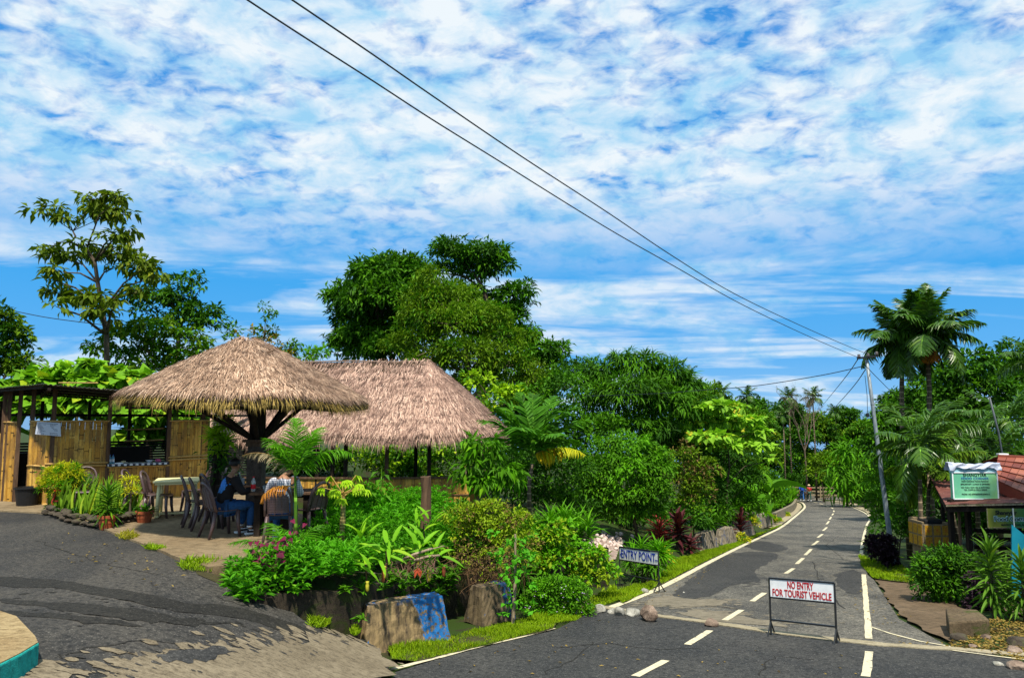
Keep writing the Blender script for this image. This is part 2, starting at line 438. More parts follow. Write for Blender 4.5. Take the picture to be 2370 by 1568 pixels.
def m_barrier(th=.535):
    t = NT('weathered_blue_paint'); o = t.coord(); w = t.coord(sc=(9, 9, 1.6))
    stripe = t.noise(w, 1.2, 8, 0.7); body = t.mix(t.ramp(stripe, [(0.38, 0.0), (0.6, 1.0)]), (0.035, 0.026, 0.018), (0.27, 0.19, 0.09) if th > .5 else (.15, .11, .06))
    sp = t.n('ShaderNodeSeparateXYZ'); t.l(o, sp.inputs[0])
    n1 = t.noise(o, 3.0, 6, 0.7); n2 = t.noise(o, 17.0, 5, 0.7)
    # the blue coat survives as a broad slanting band at the right end and flakes along the top
    bx = t.math('ADD', t.math('ADD', sp.outputs[0], t.math('MULTIPLY', sp.outputs[2], 0.32)), t.math('MULTIPLY', n1, 0.22))
    band = t.ramp(t.math('MULTIPLY', bx, 0.5), [(th, 0.0), (th + .015, 1.0)])
    top = t.math('MULTIPLY', t.ramp(sp.outputs[2], [(0.58, 0.0), (0.70, 1.0)]), t.ramp(n1, [(0.50, 0.0), (0.56, 1.0)]))
    spots = t.ramp(t.noise(o, 5.5, 3, 0.5), [(0.67, 0.0), (0.69, 1.0)])
    f = t.math('MULTIPLY', t.math('MAXIMUM', t.math('MAXIMUM', band, top), spots), t.ramp(n2, [(0.43, 0.0), (0.49, 1.0)]))
    c = t.mix(f, body, (0.012, 0.13, 0.36) if th > .5 else (.008, .045, .12))
    g = t.noise(o, 70, 3, 0.7); t.pbr(c, 0.8, 0.25, t.bump(t.math('ADD', g, stripe), 0.6, 0.01)); return t.m
M_barrier = m_barrier(); M_barrier2 = m_barrier(.37)
def m_barrier_far():
    t = NT('weathered_kerb_block'); w = t.coord(sc=(12, 12, 2)); a = t.noise(w, 1.0, 8, 0.7)
    c = t.ramp(a, [(0.36, (0.035, 0.03, 0.025)), (0.5, (0.16, 0.135, 0.10)), (0.62, (0.30, 0.25, 0.17))])
    b = t.noise(t.coord(sc=(5, 5, 1)), 1.3, 4); c = t.mix(t.ramp(b, [(0.58, 0.0), (0.66, 0.8)]), c, (0.02, 0.05, 0.13))
    t.pbr(c, 0.85, 0.2, t.bump(a, 0.5, 0.01)); return t.m
M_barrier_far = m_barrier_far()
def m_bark(name, c1, c2, ring=0.0, sc=(9, 9, 1.5)):
    t = NT(name); a = t.noise(t.coord(sc=sc), 1.6, 7, 0.7); c = t.mix(t.ramp(a, [(0.35, 0.0), (0.65, 1.0)]), c1, c2)
    h = a
    if ring:
        wv = t.n('ShaderNodeTexWave', bands_direction='Z', wave_profile='SAW'); t.l(t.coord(), wv.inputs[0]); wv.inputs['Scale'].default_value = ring; wv.inputs['Distortion'].default_value = 0.6
        c = t.mix(t.ramp(wv.outputs['Fac'], [(0.82, 0.0), (0.9, 0.9)]), c, tuple(min(1, q * 2.4) for q in c2)); h = wv.outputs['Fac']
    t.pbr(c, 0.9, 0.15, t.bump(h, 0.5, 0.02)); return t.m
M_bark = m_bark('bark', (0.035, 0.026, 0.018), (0.12, 0.09, 0.06))
M_bark_pale = m_bark('pale_bark', (0.16, 0.12, 0.08), (0.36, 0.28, 0.19))
M_palm = m_bark('palm_trunk', (0.05, 0.04, 0.028), (0.15, 0.115, 0.075), 1.7)
M_green_stem = m_bark('green_palm_stem', (0.05, 0.13, 0.01), (0.10, 0.21, 0.02), 0.8)
M_papaya = m_bark('papaya_stem', (0.13, 0.09, 0.03), (0.36, 0.27, 0.10), 6.0)
def m_bamboo():
    t = NT('split_bamboo'); r = t.island()
    v = t.coord(sc=(26, 26, 0.8)); a = t.noise(v, 1.5, 6, 0.7)
    col = t.ramp(r, [(0.0, (0.38, 0.18, 0.022)), (0.5, (0.58, 0.31, 0.045)), (1.0, (0.74, 0.44, 0.085))])
    col = t.mix(t.ramp(a, [(0.33, 0.9), (0.5, 0.0)]), col, (0.10, 0.05, 0.015))
    sc = t.noise(t.coord(sc=(4, 4, 2)), 1.1, 5, 0.6); col = t.mix(t.ramp(sc, [(0.42, 0.55), (0.56, 0.0)]), col, (0.15, 0.08, 0.03))
    g = t.noise(t.coord(sc=(60, 60, 8)), 2.0, 4, 0.7); col = t.mix(t.ramp(g, [(0.36, 0.6), (0.44, 0.0)]), col, (0.07, 0.035, 0.012))
    t.pbr(col, 0.6, 0.3, t.bump(a, 0.4, 0.01)); return t.m
M_bamboo = m_bamboo()
M_knot = plain('bamboo_knot', (0.05, 0.027, 0.010), 0.8)
M_cane = plain('bamboo_cane', (0.44, 0.27, 0.08), 0.5, 0.35, var=0.3, scale=14)
M_dwood = m_bark('dark_wood', (0.012, 0.009, 0.007), (0.038, 0.027, 0.02))
M_brown = m_bark('brown_wood', (0.06, 0.035, 0.022), (0.15, 0.09, 0.055))
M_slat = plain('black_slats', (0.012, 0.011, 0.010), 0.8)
def m_thatch(name, c1, c2, c3, c4):
    t = NT(name); r = t.island(); a = t.noise(t.world(), 1.1, 5, 0.6)
    col = t.ramp(r, [(0.0, c1), (0.3, c2), (0.75, c3), (1.0, c4)])
    col = t.mix(t.ramp(a, [(0.42, 0.0), (0.66, 0.6)]), col, c2)
    b = t.noise(t.world(sc=(1, 1, 1.6)), 4.5, 6, 0.7); col = t.mix(t.ramp(b, [(0.36, 0.75), (0.5, 0.0)]), col, c1)
    t.pbr(col, 0.75, 0.25); return t.m
M_thatch1 = m_thatch('straw_thatch', (0.075, 0.040, 0.026), (0.24, 0.145, 0.092), (0.62, 0.41, 0.275), (0.78, 0.58, 0.42))
M_thatch2 = m_thatch('pink_thatch', (0.070, 0.036, 0.028), (0.22, 0.130, 0.098), (0.57, 0.37, 0.275), (0.74, 0.53, 0.41))
M_thatchedge = m_thatch('yellow_thatch_fringe', (0.08, 0.055, 0.012), (0.24, 0.16, 0.035), (0.40, 0.28, 0.07), (0.52, 0.38, 0.12))
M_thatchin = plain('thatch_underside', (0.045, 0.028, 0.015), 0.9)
def m_corr(name, c1, c2, c3):
    t = NT(name); a = t.noise(t.coord(sc=(0.6, 3, 1)), 2.2, 6, 0.7); b = t.noise(t.coord(), 5, 6, 0.7)
    c = t.mix(t.ramp(a, [(0.35, 0.0), (0.65, 1.0)]), c1, c2); c = t.mix(t.ramp(b, [(0.56, 0.0), (0.66, 0.8)]), c, c3)
    t.pbr(c, 0.5, 0.4, None, 0.1); return t.m
M_tin = m_corr('grey_corrugated', (0.07, 0.06, 0.055), (0.16, 0.145, 0.13), (0.30, 0.28, 0.25))
M_redtin = m_corr('red_corrugated', (0.075, 0.020, 0.016), (0.14, 0.042, 0.030), (0.26, 0.14, 0.10))
def m_tile():
    t = NT('red_roof_tile'); r = t.island(); a = t.noise(t.coord(), 6, 5)
    c = t.ramp(r, [(0.0, (0.13, 0.030, 0.018)), (0.5, (0.22, 0.055, 0.032)), (1.0, (0.32, 0.11, 0.065))]); c = t.mix(t.ramp(a, [(0.4, 0.3), (0.6, 0.0)]), c, (0.12, 0.03, 0.02))
    t.pbr(c, 0.6, 0.3); return t.m
M_tile = m_tile()
M_teal = m_concrete('teal_paint', (0.01, 0.27, 0.235), (0.02, 0.35, 0.30), (0.008, 0.13, 0.115), 2.0)
M_blackmetal = plain('black_metal', (0.012, 0.014, 0.016), 0.4, 0.5)
M_white = plain('white_sheet', (0.80, 0.82, 0.84), 0.45, 0.4, var=0.03)
def m_board():
    t = NT('faded_sign_board'); v = t.coord(); a = t.noise(v, 4, 6, .7); b = t.noise(t.coord(sc=(9, 9, 1.2)), 2.5, 5, .7); c = t.mix(t.ramp(a, [(.35, 0.0), (.65, 1.0)]), (.66, .68, .70), (.80, .81, .81)); c = t.mix(t.ramp(b, [(.60, 0.0), (.74, .55)]), c, (.36, .30, .22)); t.pbr(c, .5, .4); return t.m
M_board = m_board()
M_blue = plain('blue_letter', (0.008, 0.035, 0.33), 0.5)
M_red = plain('red_letter', (0.42, 0.008, 0.010), 0.5)
M_chair = plain('brown_plastic', (0.085, 0.052, 0.052), 0.38, 0.5)
M_redplastic = plain('red_plastic', (0.50, 0.035, 0.012), 0.4, 0.5)
M_beige = plain('beige_plastic', (0.78, 0.70, 0.36), 0.4, 0.45, var=0.05)
M_pot = plain('terracotta', (0.34, 0.085, 0.032), 0.7, 0.25, var=0.25)
M_tub = plain('black_tub', (0.012, 0.012, 0.013), 0.5)
def m_galv():
    t = NT('galvanised_pole'); a = t.noise(t.coord(sc=(14, 14, 3)), 1.8, 6, 0.7)
    c = t.ramp(a, [(0.3, (0.10, 0.125, 0.145)), (0.5, (0.22, 0.26, 0.29)), (0.7, (0.36, 0.40, 0.42))])
    t.pbr(c, 0.55, 0.4, None, 0.25); return t.m
M_galv = m_galv()
M_wire = plain('wire', (0.015, 0.022, 0.028), 0.5)
M_skin = plain('skin', (0.30, 0.15, 0.085), 0.55, 0.35, var=0.05)
M_hair = plain('black_hair', (0.008, 0.006, 0.005), 0.5)
M_jacket = plain('black_cloth', (0.008, 0.008, 0.010), 0.85, var=0.3)
M_jeans = plain('blue_denim', (0.012, 0.065, 0.19), 0.85, var=0.35, scale=20)
M_leather = plain('tan_patch', (0.48, 0.24, 0.12), 0.6)
def m_rock(name, c1, c2, c3):
    t = NT(name); a = t.noise(t.world(), 5, 7, 0.7, 0.6); b = t.noise(t.world(), 40, 4, 0.7)
    c = t.ramp(a, [(0.32, c1), (0.52, c2), (0.70, c3)]); c = t.mix(t.ramp(b, [(0.36, 0.5), (0.5, 0.0)]), c, c1)
    t.pbr(c, 0.9, 0.2, t.bump(t.math('ADD', a, b), 0.5, 0.02)); return t.m
M_rock = m_rock('brown_rock', (0.06, 0.04, 0.03), (0.22, 0.16, 0.12), (0.36, 0.28, 0.22))
M_rockg = m_rock('grey_rock', (0.10, 0.09, 0.07), (0.30, 0.29, 0.25), (0.48, 0.46, 0.40))
M_rockd = m_rock('dark_mossy_rock', (0.025, 0.02, 0.014), (0.07, 0.055, 0.04), (0.07, 0.09, 0.02))
M_pebble = m_rock('white_pink_pebble', (0.38, 0.28, 0.24), (0.58, 0.46, 0.41), (0.75, 0.66, 0.62))
# foliage colours
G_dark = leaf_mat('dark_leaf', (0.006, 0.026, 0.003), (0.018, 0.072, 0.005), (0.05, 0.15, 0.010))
G_mid = leaf_mat('mid_leaf', (0.014, 0.055, 0.003), (0.040, 0.135, 0.006), (0.11, 0.26, 0.012))
G_olive = leaf_mat('olive_leaf', (0.026, 0.062, 0.004), (0.068, 0.148, 0.007), (0.16, 0.25, 0.012))
G_bright = leaf_mat('bright_leaf', (0.025, 0.095, 0.004), (0.062, 0.21, 0.007), (0.15, 0.36, 0.015), trans=0.35)
G_lime = leaf_mat('lime_leaf', (0.09, 0.20, 0.010), (0.19, 0.35, 0.018), (0.38, 0.52, 0.03), trans=0.35)
G_heart = leaf_mat('heart_leaf', (0.06, 0.18, 0.015), (0.15, 0.34, 0.03), (0.42, 0.40, 0.04), trans=0.35)
G_palm = leaf_mat('palm_leaf', (0.012, 0.038, 0.005), (0.030, 0.090, 0.010), (0.10, 0.19, 0.02), rough=0.38, spec=0.5)
G_areca = leaf_mat('areca_leaf', (0.025, 0.10, 0.006), (0.055, 0.19, 0.010), (0.17, 0.34, 0.02), rough=0.4)
G_yellow = leaf_mat('yellow_leaf', (0.42, 0.30, 0.01), (0.62, 0.45, 0.015), (0.75, 0.6, 0.05), trans=0.3)
G_gold = leaf_mat('yellow_green_leaf', (0.20, 0.28, 0.01), (0.45, 0.44, 0.015), (0.70, 0.55, 0.02), trans=0.3)
G_orange = leaf_mat('dead_orange_leaf', (0.22, 0.09, 0.015), (0.42, 0.17, 0.02), (0.50, 0.27, 0.04), trans=0.2)
G_maroon = leaf_mat('maroon_leaf', (0.025, 0.006, 0.008), (0.070, 0.014, 0.018), (0.17, 0.035, 0.045), trans=0.2)
G_redspike = leaf_mat('red_spike_leaf', (0.12, 0.02, 0.02), (0.30, 0.045, 0.04), (0.50, 0.15, 0.12), trans=0.2)
G_purple = leaf_mat('magenta_leaf', (0.04, 0.004, 0.012), (0.12, 0.008, 0.035), (0.30, 0.02, 0.10), trans=0.2)
G_blackleaf = leaf_mat('black_purple_leaf', (0.008, 0.006, 0.008), (0.020, 0.010, 0.016), (0.07, 0.03, 0.05), trans=0.05)
G_snake = leaf_mat('snake_leaf', (0.03, 0.075, 0.008), (0.07, 0.15, 0.015), (0.45, 0.46, 0.06), trans=0.15)
G_grass = leaf_mat('grass_blade', (0.05, 0.10, 0.004), (0.12, 0.22, 0.006), (0.28, 0.32, 0.02), trans=0.25)
G_drygrass = leaf_mat('mossy_blade', (0.14, 0.16, 0.01), (0.28, 0.27, 0.015), (0.42, 0.36, 0.03), trans=0.2)
G_brownleaf = leaf_mat('brown_twig_leaf', (0.05, 0.035, 0.012), (0.13, 0.09, 0.025), (0.10, 0.17, 0.015), trans=0.1)
# ------------------------------------------------------------------ the setting: ground, road, driveway, patio
def grid_coords(a, b, step, far_a, far_b, g=1.25):
    xs = list(np.arange(a, b + 1e-6, step)); s = step; x = a; lo = []
    while x > far_a: s *= g; x -= s; lo.append(x)
    s = step; x = xs[-1]; hi = []
    while x < far_b: s *= g; x += s; hi.append(x)
    return np.array(lo[::-1] + xs + hi)
gx = grid_coords(-14, 36, 0.3, -900, 900); gy = grid_coords(3, 70, 0.3, -60, 1600)
GV = np.zeros((len(gy), len(gx), 3))
for j, y in enumerate(gy):
    for i, x in enumerate(gx):
        GV[j, i] = (x, y, zground(float(x), float(y)))
ii = np.arange(len(gy) * len(gx)).reshape(len(gy), len(gx))
GF = np.stack([ii[:-1, :-1], ii[:-1, 1:], ii[1:, 1:], ii[1:, :-1]], -1).reshape(-1, 4)
g = MB(); g.add(GV.reshape(-1, 3), GF); g.build('ground', M_soil, smooth=True)['kind'] = 'structure'

def W2(px, py, fn=None):
    p = onf(px, py, fn or (lambda x, y: zr(y))); return (p.x, p.y)
RLs = smoothline([(p.x, p.y, 0) for p in RL], 5); RRs = smoothline([(p.x, p.y, 0) for p in RR], 5)
RRs = [p for p in RRs]
zroad = lambda x, y: zr(y)
# far road beyond the junction strip: old patched asphalt
strip_px = [(1385, 1405), (1480, 1421), (1560, 1432), (1660, 1445), (1800, 1466), (2010, 1491), (2200, 1504), (2420, 1522)]
strip = [W2(*p) for p in strip_px]
left_far = [(p.x, p.y) for p in RLs if p.y > strip[0][1]]
right_far = [(p.x, p.y) for p in RRs if p.y > 12.0]
tail = [(34.5, 86), (30, 98), (24, 108)], [(40, 84), (38, 98), (30, 112)]
right_edge = [W2(2420, 1522), W2(2200, 1500), W2(2080, 1432), W2(2022, 1342)] + [(p[0] + 0.10, p[1]) for p in right_far if p[1] > W2(2022, 1342)[1] + 0.3]
far_poly = strip + right_edge[1:] + tail[1] + tail[0][::-1] + [(x - 0.15, y) for x, y in left_far[::-1]]
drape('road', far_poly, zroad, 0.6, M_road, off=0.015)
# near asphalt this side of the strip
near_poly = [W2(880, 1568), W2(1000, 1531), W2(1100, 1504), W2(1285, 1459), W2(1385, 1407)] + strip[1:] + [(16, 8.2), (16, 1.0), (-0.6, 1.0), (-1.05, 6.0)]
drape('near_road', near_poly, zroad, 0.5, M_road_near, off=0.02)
# concrete strip across the road where the two asphalts meet
sl = smoothline([(x, y, 0) for x, y in strip], 6)
drape('concrete_strip', ribbon_pts([(p.x, p.y) for p in sl if p.x > -5], -0.11, 0.11), zroad, 0.25, M_strip, off=0.035, skirt=0.05, jag=0.03)
# painted lines
def painted(name, line, w, jag=0.008, off=0.024):
    o = drape(name, ribbon_pts(line, -w / 2, w / 2), zroad, 0.3, M_line, off=off, jag=jag); return o
def cut(line, a, b): return [(p.x, p.y) for p in line if a <= p.y <= b]
y_gap0, y_gap1 = RL[3].y, RL[4].y
painted('left_edge_line', cut(RLs, 7.9, y_gap0), 0.10)
painted('left_edge_line', cut(RLs, y_gap1 - 0.1, 90), 0.17)
painted('right_edge_line', cut(RRs, 5, W2(2008, 1505)[1]), 0.10)
painted('right_edge_line', cut(RRs, W2(2010, 1484)[1], W2(1996, 1318)[1]), 0.10)
painted('right_edge_line', cut(RRs, W2(1993, 1285)[1], 92), 0.10)
dl = [W2(*p) for p in ((2014, 1452), (2060, 1468), (2130, 1486), (2205, 1499))]
painted('diagonal_line', dl, 0.045)
dl = [W2(*p) for p in ((2205, 1508), (2290, 1520), (2420, 1536))]
painted('diagonal_line', dl, 0.05, off=0.03)
# centre dashes
DASH = [((1470, 1568), (1540, 1531)), ((1590, 1494), (1643, 1461)), ((1677, 1437), (1716, 1413)), ((1740, 1393), (1769, 1373)), ((1818, 1328), (1836, 1316)), ((1843, 1306), (1858, 1292)), ((1863, 1285), (1877, 1271)),
        ((1880, 1262), (1893, 1252)), ((1892, 1244), (1903, 1236)), ((1904, 1228), (1913, 1220)), ((1912, 1213), (1918, 1206)), ((1919, 1202), (1923, 1196)), ((1925, 1192), (1928, 1188)), ((1929, 1184), (1929, 1181)),
        ((1928, 1177), (1923, 1174)), ((1917, 1172), (1909, 1168.5)), ((1904, 1167), (1896, 1164.5)), ((1890, 1163), (1882, 1161)), ((1876, 1160), (1868, 1158.6))]
for a, b in DASH:
    A = W2(*a); B = W2(*b); drape('centre_dash', ribbon_pts([A, ((A[0] + B[0]) / 2, (A[1] + B[1]) / 2), B], -0.055, 0.055), zroad, 0.3, M_line, off=0.026, jag=0.006)
# dark repair patches and dusty worn patches in the old asphalt
def patch(name, px, mat, off, jag=0.05, fn=None, step=0.3):
    q = smoothline([(*W2(a, b, fn), 0) for a, b in px + [px[0]]], 5)[:-1]
    return drape(name, [(p.x, p.y) for p in q], fn or zroad, step, mat, off=off, jag=jag)
patch('asphalt_patch', [(1655, 1298), (1700, 1280), (1770, 1277), (1800, 1285), (1775, 1305), (1745, 1325), (1760, 1345), (1705, 1352), (1640, 1380), (1560, 1386), (1590, 1345)], M_patch, 0.0195, 0.06)
patch('asphalt_patch', [(1725, 1262), (1760, 1252), (1800, 1260), (1822, 1270), (1790, 1277), (1745, 1272)], M_patch, 0.0195, 0.08)
patch('asphalt_patch', [(1930, 1330), (1975, 1318), (1995, 1335), (1990, 1372), (1950, 1368)], M_patch, 0.0195, 0.06)
patch('dust_patch', [(1530, 1378), (1600, 1386), (1680, 1390), (1650, 1402), (1560, 1404), (1490, 1396)], M_dust, 0.0205, 0.09)
patch('dust_patch', [(1590, 1412), (1720, 1426), (1830, 1452), (1700, 1443), (1590, 1428)], M_dust, 0.0205, 0.09)
# the driveway, its dark streaks and the worn concrete apron
drv = lambda x, y: zdrive(x, y)
def D2(px, py): return W2(px, py, lambda x, y: min(0, zdrive(x, y)))
edge_px = [(0, 1172), (60, 1178), (115, 1190), (230, 1222), (300, 1250), (360, 1272), (420, 1300), (500, 1330), (590, 1358), (650, 1392), (700, 1432), (760, 1462), (830, 1482), (905, 1535), (880, 1568)]
edge = [D2(*p) for p in edge_px]
drive_poly = [(-19, 17.5)] + edge + [(-1.05, 6.0), (-0.6, 1.0), (-16, 1.0)]
drape('driveway', drive_poly, drv, 0.35, M_drive, off=0.0, jag=0.012)
def dpatch(name, px, mat, off, jag=0.04): return patch(name, px, mat, off, jag, drv, 0.25)
dpatch('tyre_streak', [(0, 1334), (120, 1340), (250, 1360), (400, 1388), (520, 1400), (640, 1428), (740, 1466), (760, 1490), (700, 1478), (600, 1440), (500, 1424), (380, 1408), (250, 1382), (120, 1360), (0, 1356)], M_wet, 0.004, 0.03)
dpatch('tyre_streak', [(0, 1385), (120, 1392), (260, 1402), (380, 1420), (480, 1436), (560, 1442), (470, 1446), (350, 1438), (220, 1424), (100, 1404), (0, 1394)], M_wet, 0.004, 0.05)
dpatch('tyre_streak', [(0, 1412), (110, 1418), (220, 1430), (330, 1446), (200, 1440), (90, 1428), (0, 1422)], M_wet, 0.004, 0.05)
dpatch('concrete_apron', [(215, 1600), (260, 1560), (330, 1530), (450, 1508), (560, 1494), (680, 1478), (780, 1474), (850, 1492), (905, 1530), (870, 1575), (760, 1640), (500, 1660)], M_apron, 0.008, 0.13)
dpatch('concrete_apron', [(20, 1600), (60, 1562), (95, 1535), (130, 1548), (175, 1575), (190, 1610), (100, 1640)], M_apron, 0.008, 0.08)
dpatch('tar_stain', [(360, 1522), (430, 1502), (510, 1500), (545, 1512), (480, 1526), (420, 1534)], M_patch, 0.012, 0.05)
def crumbs(name, px, mat, fn, off, n, smin=.03, smax=.14, spread=.16):
    q = [Vector(W2(a, b, fn)) for a, b in px]; mb = MB()
    for i in range(n):
        k = R.randrange(len(q)); a = q[k].lerp(q[(k + 1) % len(q)], R.random()); a = a + Vector((R.gauss(0, spread), R.gauss(0, spread * .7))); s = R.uniform(smin, smax) * R.uniform(.4, 1); m = 9
        ring = [(a.x + s * R.uniform(.6, 1.5) * math.cos(t * 6.283 / m), a.y + s * .6 * R.uniform(.5, 1.3) * math.sin(t * 6.283 / m)) for t in range(m)]
        mb.add([(x, y, fn(x, y) + off + i * 2e-6) for x, y in ring] + [(a.x, a.y, fn(a.x, a.y) + off + i * 2e-6)], [(j, (j + 1) % m, m) for j in range(m)])
    mb.build(name, mat)['kind'] = 'structure'
AP = [(215, 1600), (260, 1560), (330, 1530), (450, 1508), (560, 1494), (680, 1478), (780, 1474), (850, 1492)]
crumbs('apron_crumbs', AP[1:], M_apron, drv, .0062, 260); crumbs('worn_asphalt_spots', AP[1:], M_drive, drv, .0105, 60, .02, .06)
crumbs('apron_crumbs', [(20, 1600), (60, 1562), (95, 1535), (130, 1548), (175, 1575)], M_apron, drv, .0062, 60)
crumbs('dust_spots', [(1530, 1378), (1600, 1386), (1680, 1390), (1650, 1402), (1560, 1404), (1490, 1396), (1590, 1412), (1720, 1426), (1830, 1452)], M_dust, zroad, .0185, 220, .03, .16, .28)
crumbs('dust_spots', [(1900, 1240), (1960, 1300), (1950, 1250), (1900, 1350), (1850, 1290), (1990, 1400), (1900, 1440)], M_dust, zroad, .0185, 150, .03, .10, .6)
crumbs('tar_spots', [(1590, 1345), (1655, 1298), (1760, 1345), (1705, 1352), (1745, 1325), (1725, 1262), (1822, 1270), (1930, 1330), (1950, 1368)], M_patch, zroad, .0182, 160, .03, .18, .3)
crumbs('tar_spots', [(0, 1370), (150, 1375), (300, 1400), (450, 1420), (600, 1440), (700, 1462), (500, 1470), (250, 1450)], M_wet, drv, .0036, 60, .02, .07, .25)
def crack(px, fn, off, w=.011):
    q = []; P0 = [Vector(W2(a, b, fn)) for a, b in px]
    for a, b in zip(P0, P0[1:]):
        for k in range(8): q.append(a.lerp(b, k / 8) + Vector((R.gauss(0, .02), R.gauss(0, .02))))
    mb = MB(); V = []; F = []
    for i, p in enumerate(q):
        d = (q[min(i + 1, len(q) - 1)] - q[max(i - 1, 0)]).normalized(); ww = w * R.uniform(.4, 1.3)
        for s in (-1, 1): x, y = p.x - d.y * s * ww, p.y + d.x * s * ww; V.append((x, y, fn(x, y) + off))
    for i in range(len(q) - 1): F.append((2 * i, 2 * i + 1, 2 * i + 3, 2 * i + 2))
    mb.add(V, F); mb.build('asphalt_crack', M_wet)['kind'] = 'structure'
for c in ([(1300, 1500), (1400, 1490), (1520, 1505), (1640, 1500)], [(1750, 1568), (1790, 1520), (1900, 1530)], [(1250, 1560), (1330, 1530), (1380, 1480)]): crack(c, zroad, .0225)
for c in ([(1600, 1400), (1700, 1408), (1760, 1440)], [(1880, 1300), (1900, 1350), (1960, 1420)], [(1940, 1240), (1910, 1262), (1960, 1300)], [(1860, 1230), (1900, 1215), (1960, 1212)]): crack(c, zroad, .0172, .013)
for c in ([(80, 1250), (200, 1290), (260, 1310), (380, 1330)], [(130, 1520), (200, 1500), (330, 1480), (420, 1490)], [(500, 1380), (560, 1400), (600, 1385)]): crack(c, drv, .002)
# patio slab
zp = lambda x, y: 0.0
ped = [W2(*p, zp) for p in ((40, 1185), (115, 1190), (230, 1222), (300, 1250), (360, 1272), (420, 1296), (480, 1315), (545, 1312), (600, 1300))]
patio_poly = [(-15.5, 16.9)] + ped + [(-3.3, 10.9), (-3.4, 13.5), (-4.2, 15.2), (-5.6, 16.5), (-6.3, 18.4), (-7.0, 21), (-15.5, 22)]
drape('patio', patio_poly, zp, 0.4, M_patio, off=0.03, skirt=0.12, jag=0.01)
# dirt and moss between the patio and the driveway
moss = [W2(*p, zp) for p in ((430, 1300), (480, 1316), (545, 1313), (610, 1300), (620, 1325))]
drape('mossy_strip', moss + [(-3.75, 9.75), (-4.1, 9.9)], lambda x, y: min(0, zdrive(x, y)) + 0.0, 0.25, M_moss, off=0.008, jag=0.03)
# earth path and slab path on the right
pp = [W2(*p) for p in ((2024, 1342), (2115, 1352), (2215, 1392), (2230, 1420), (2200, 1490), (2130, 1452), (2080, 1424))]
drape('side_path', pp, zroad, 0.3, M_path, off=0.02, jag=0.06)
gy2 = [W2(*p) for p in ((2240, 1345), (2380, 1345), (2480, 1380), (2440, 1440), (2260, 1400))]
drape('shop_path', gy2, lambda x, y: zground(x, y), 0.3, M_concrete_grey if 'M_concrete_grey' in globals() else M_path, off=0.05)
# concrete shoulder inside the bend
sh = [W2(*p) for p in ((1795, 1222), (1828, 1199), (1846, 1185), (1856, 1173), (1852, 1165), (1838, 1160), (1836, 1178), (1820, 1188), (1790, 1206), (1768, 1219))]
drape('concrete_shoulder', sh, zroad, 0.4, M_strip, off=0.02)
sh2 = [W2(*p) for p in ((2016, 1200), (2004, 1184), (1966, 1168), (1920, 1158), (1940, 1158), (1980, 1165), (2012, 1180))]
drape('concrete_shoulder', sh2, zroad, 0.5, M_strip, off=0.02)
# grass verge on the left of the road, its soil sheet
gv_px = [(900, 1500), (1000, 1485), (1100, 1462), (1200, 1440), (1290, 1436), (1280, 1457), (1100, 1502), (960, 1535), (905, 1528)]
VERGE = [([W2(*p) for p in gv_px], 'bright green grass strip below the blue painted concrete block')]
VERGE.append(([W2(*p) for p in ((1440, 1398), (1425, 1372), (1520, 1345), (1560, 1300), (1620, 1280), (1700, 1258), (1760, 1235), (1810, 1215), (1790, 1222), (1708, 1264), (1624, 1304), (1512, 1363))], 'long mown grass verge between the stone kerb blocks and the white edge line'))
VERGE.append(([W2(*p) for p in ((1988, 1288), (2030, 1300), (2080, 1312), (2115, 1330), (2118, 1352), (2022, 1340), (1994, 1312))], 'low grass around the foot of the grey utility pole'))
for poly, lab in VERGE:
    drape('verge_soil', poly, lambda x, y: max(zground(x, y), zr(y)), 0.3, M_moss, off=0.03, jag=0.03)
# ------------------------------------------------------------------ walls, blocks, buildings
def wall_strip(mb, pts, ztop, zbot, th):
    """wall following plan points; ztop/zbot functions"""
    n = len(pts); A = []; B = []
    for i, p in enumerate(pts):
        d = (Vector(pts[min(i + 1, n - 1)]) - Vector(pts[max(i - 1, 0)])).normalized(); nn = Vector((d.y, -d.x))
        q = Vector(p); a = q + nn * th / 2; b = q - nn * th / 2
        A.append(((a.x, a.y, zbot(*a)), (a.x, a.y, ztop(*a)))); B.append(((b.x, b.y, zbot(*b)), (b.x, b.y, ztop(*b))))
    V = [v for a, b in zip(A, B) for v in (a[0], a[1], b[1], b[0])]; F = []
    for i in range(n - 1):
        o = 4 * i; F += [(o, o + 4, o + 5, o + 1), (o + 1, o + 5, o + 6, o + 2), (o + 2, o + 6, o + 7, o + 3)]
    F += [(0, 1, 2, 3), tuple(4 * (n - 1) + k for k in (3, 2, 1, 0))]
    mb.add(V, F)
mb = MB(); wl = smoothline([(*p, 0) for p in WALL], 6); wl = [(p.x + R.uniform(-.02, .02), p.y) for p in wl]
wall_strip(mb, wl, lambda x, y: zr(y) + 0.85 + (0.0 if x > -2.2 else 0.06 * (-2.2 - x)) + R.uniform(-0.015, 0.015), lambda x, y: zr(y) - 0.5, 0.16)
tag(mb.build('retaining_wall', M_wallc), 'dark mossy concrete retaining wall holding up the raised garden bed', 'wall')

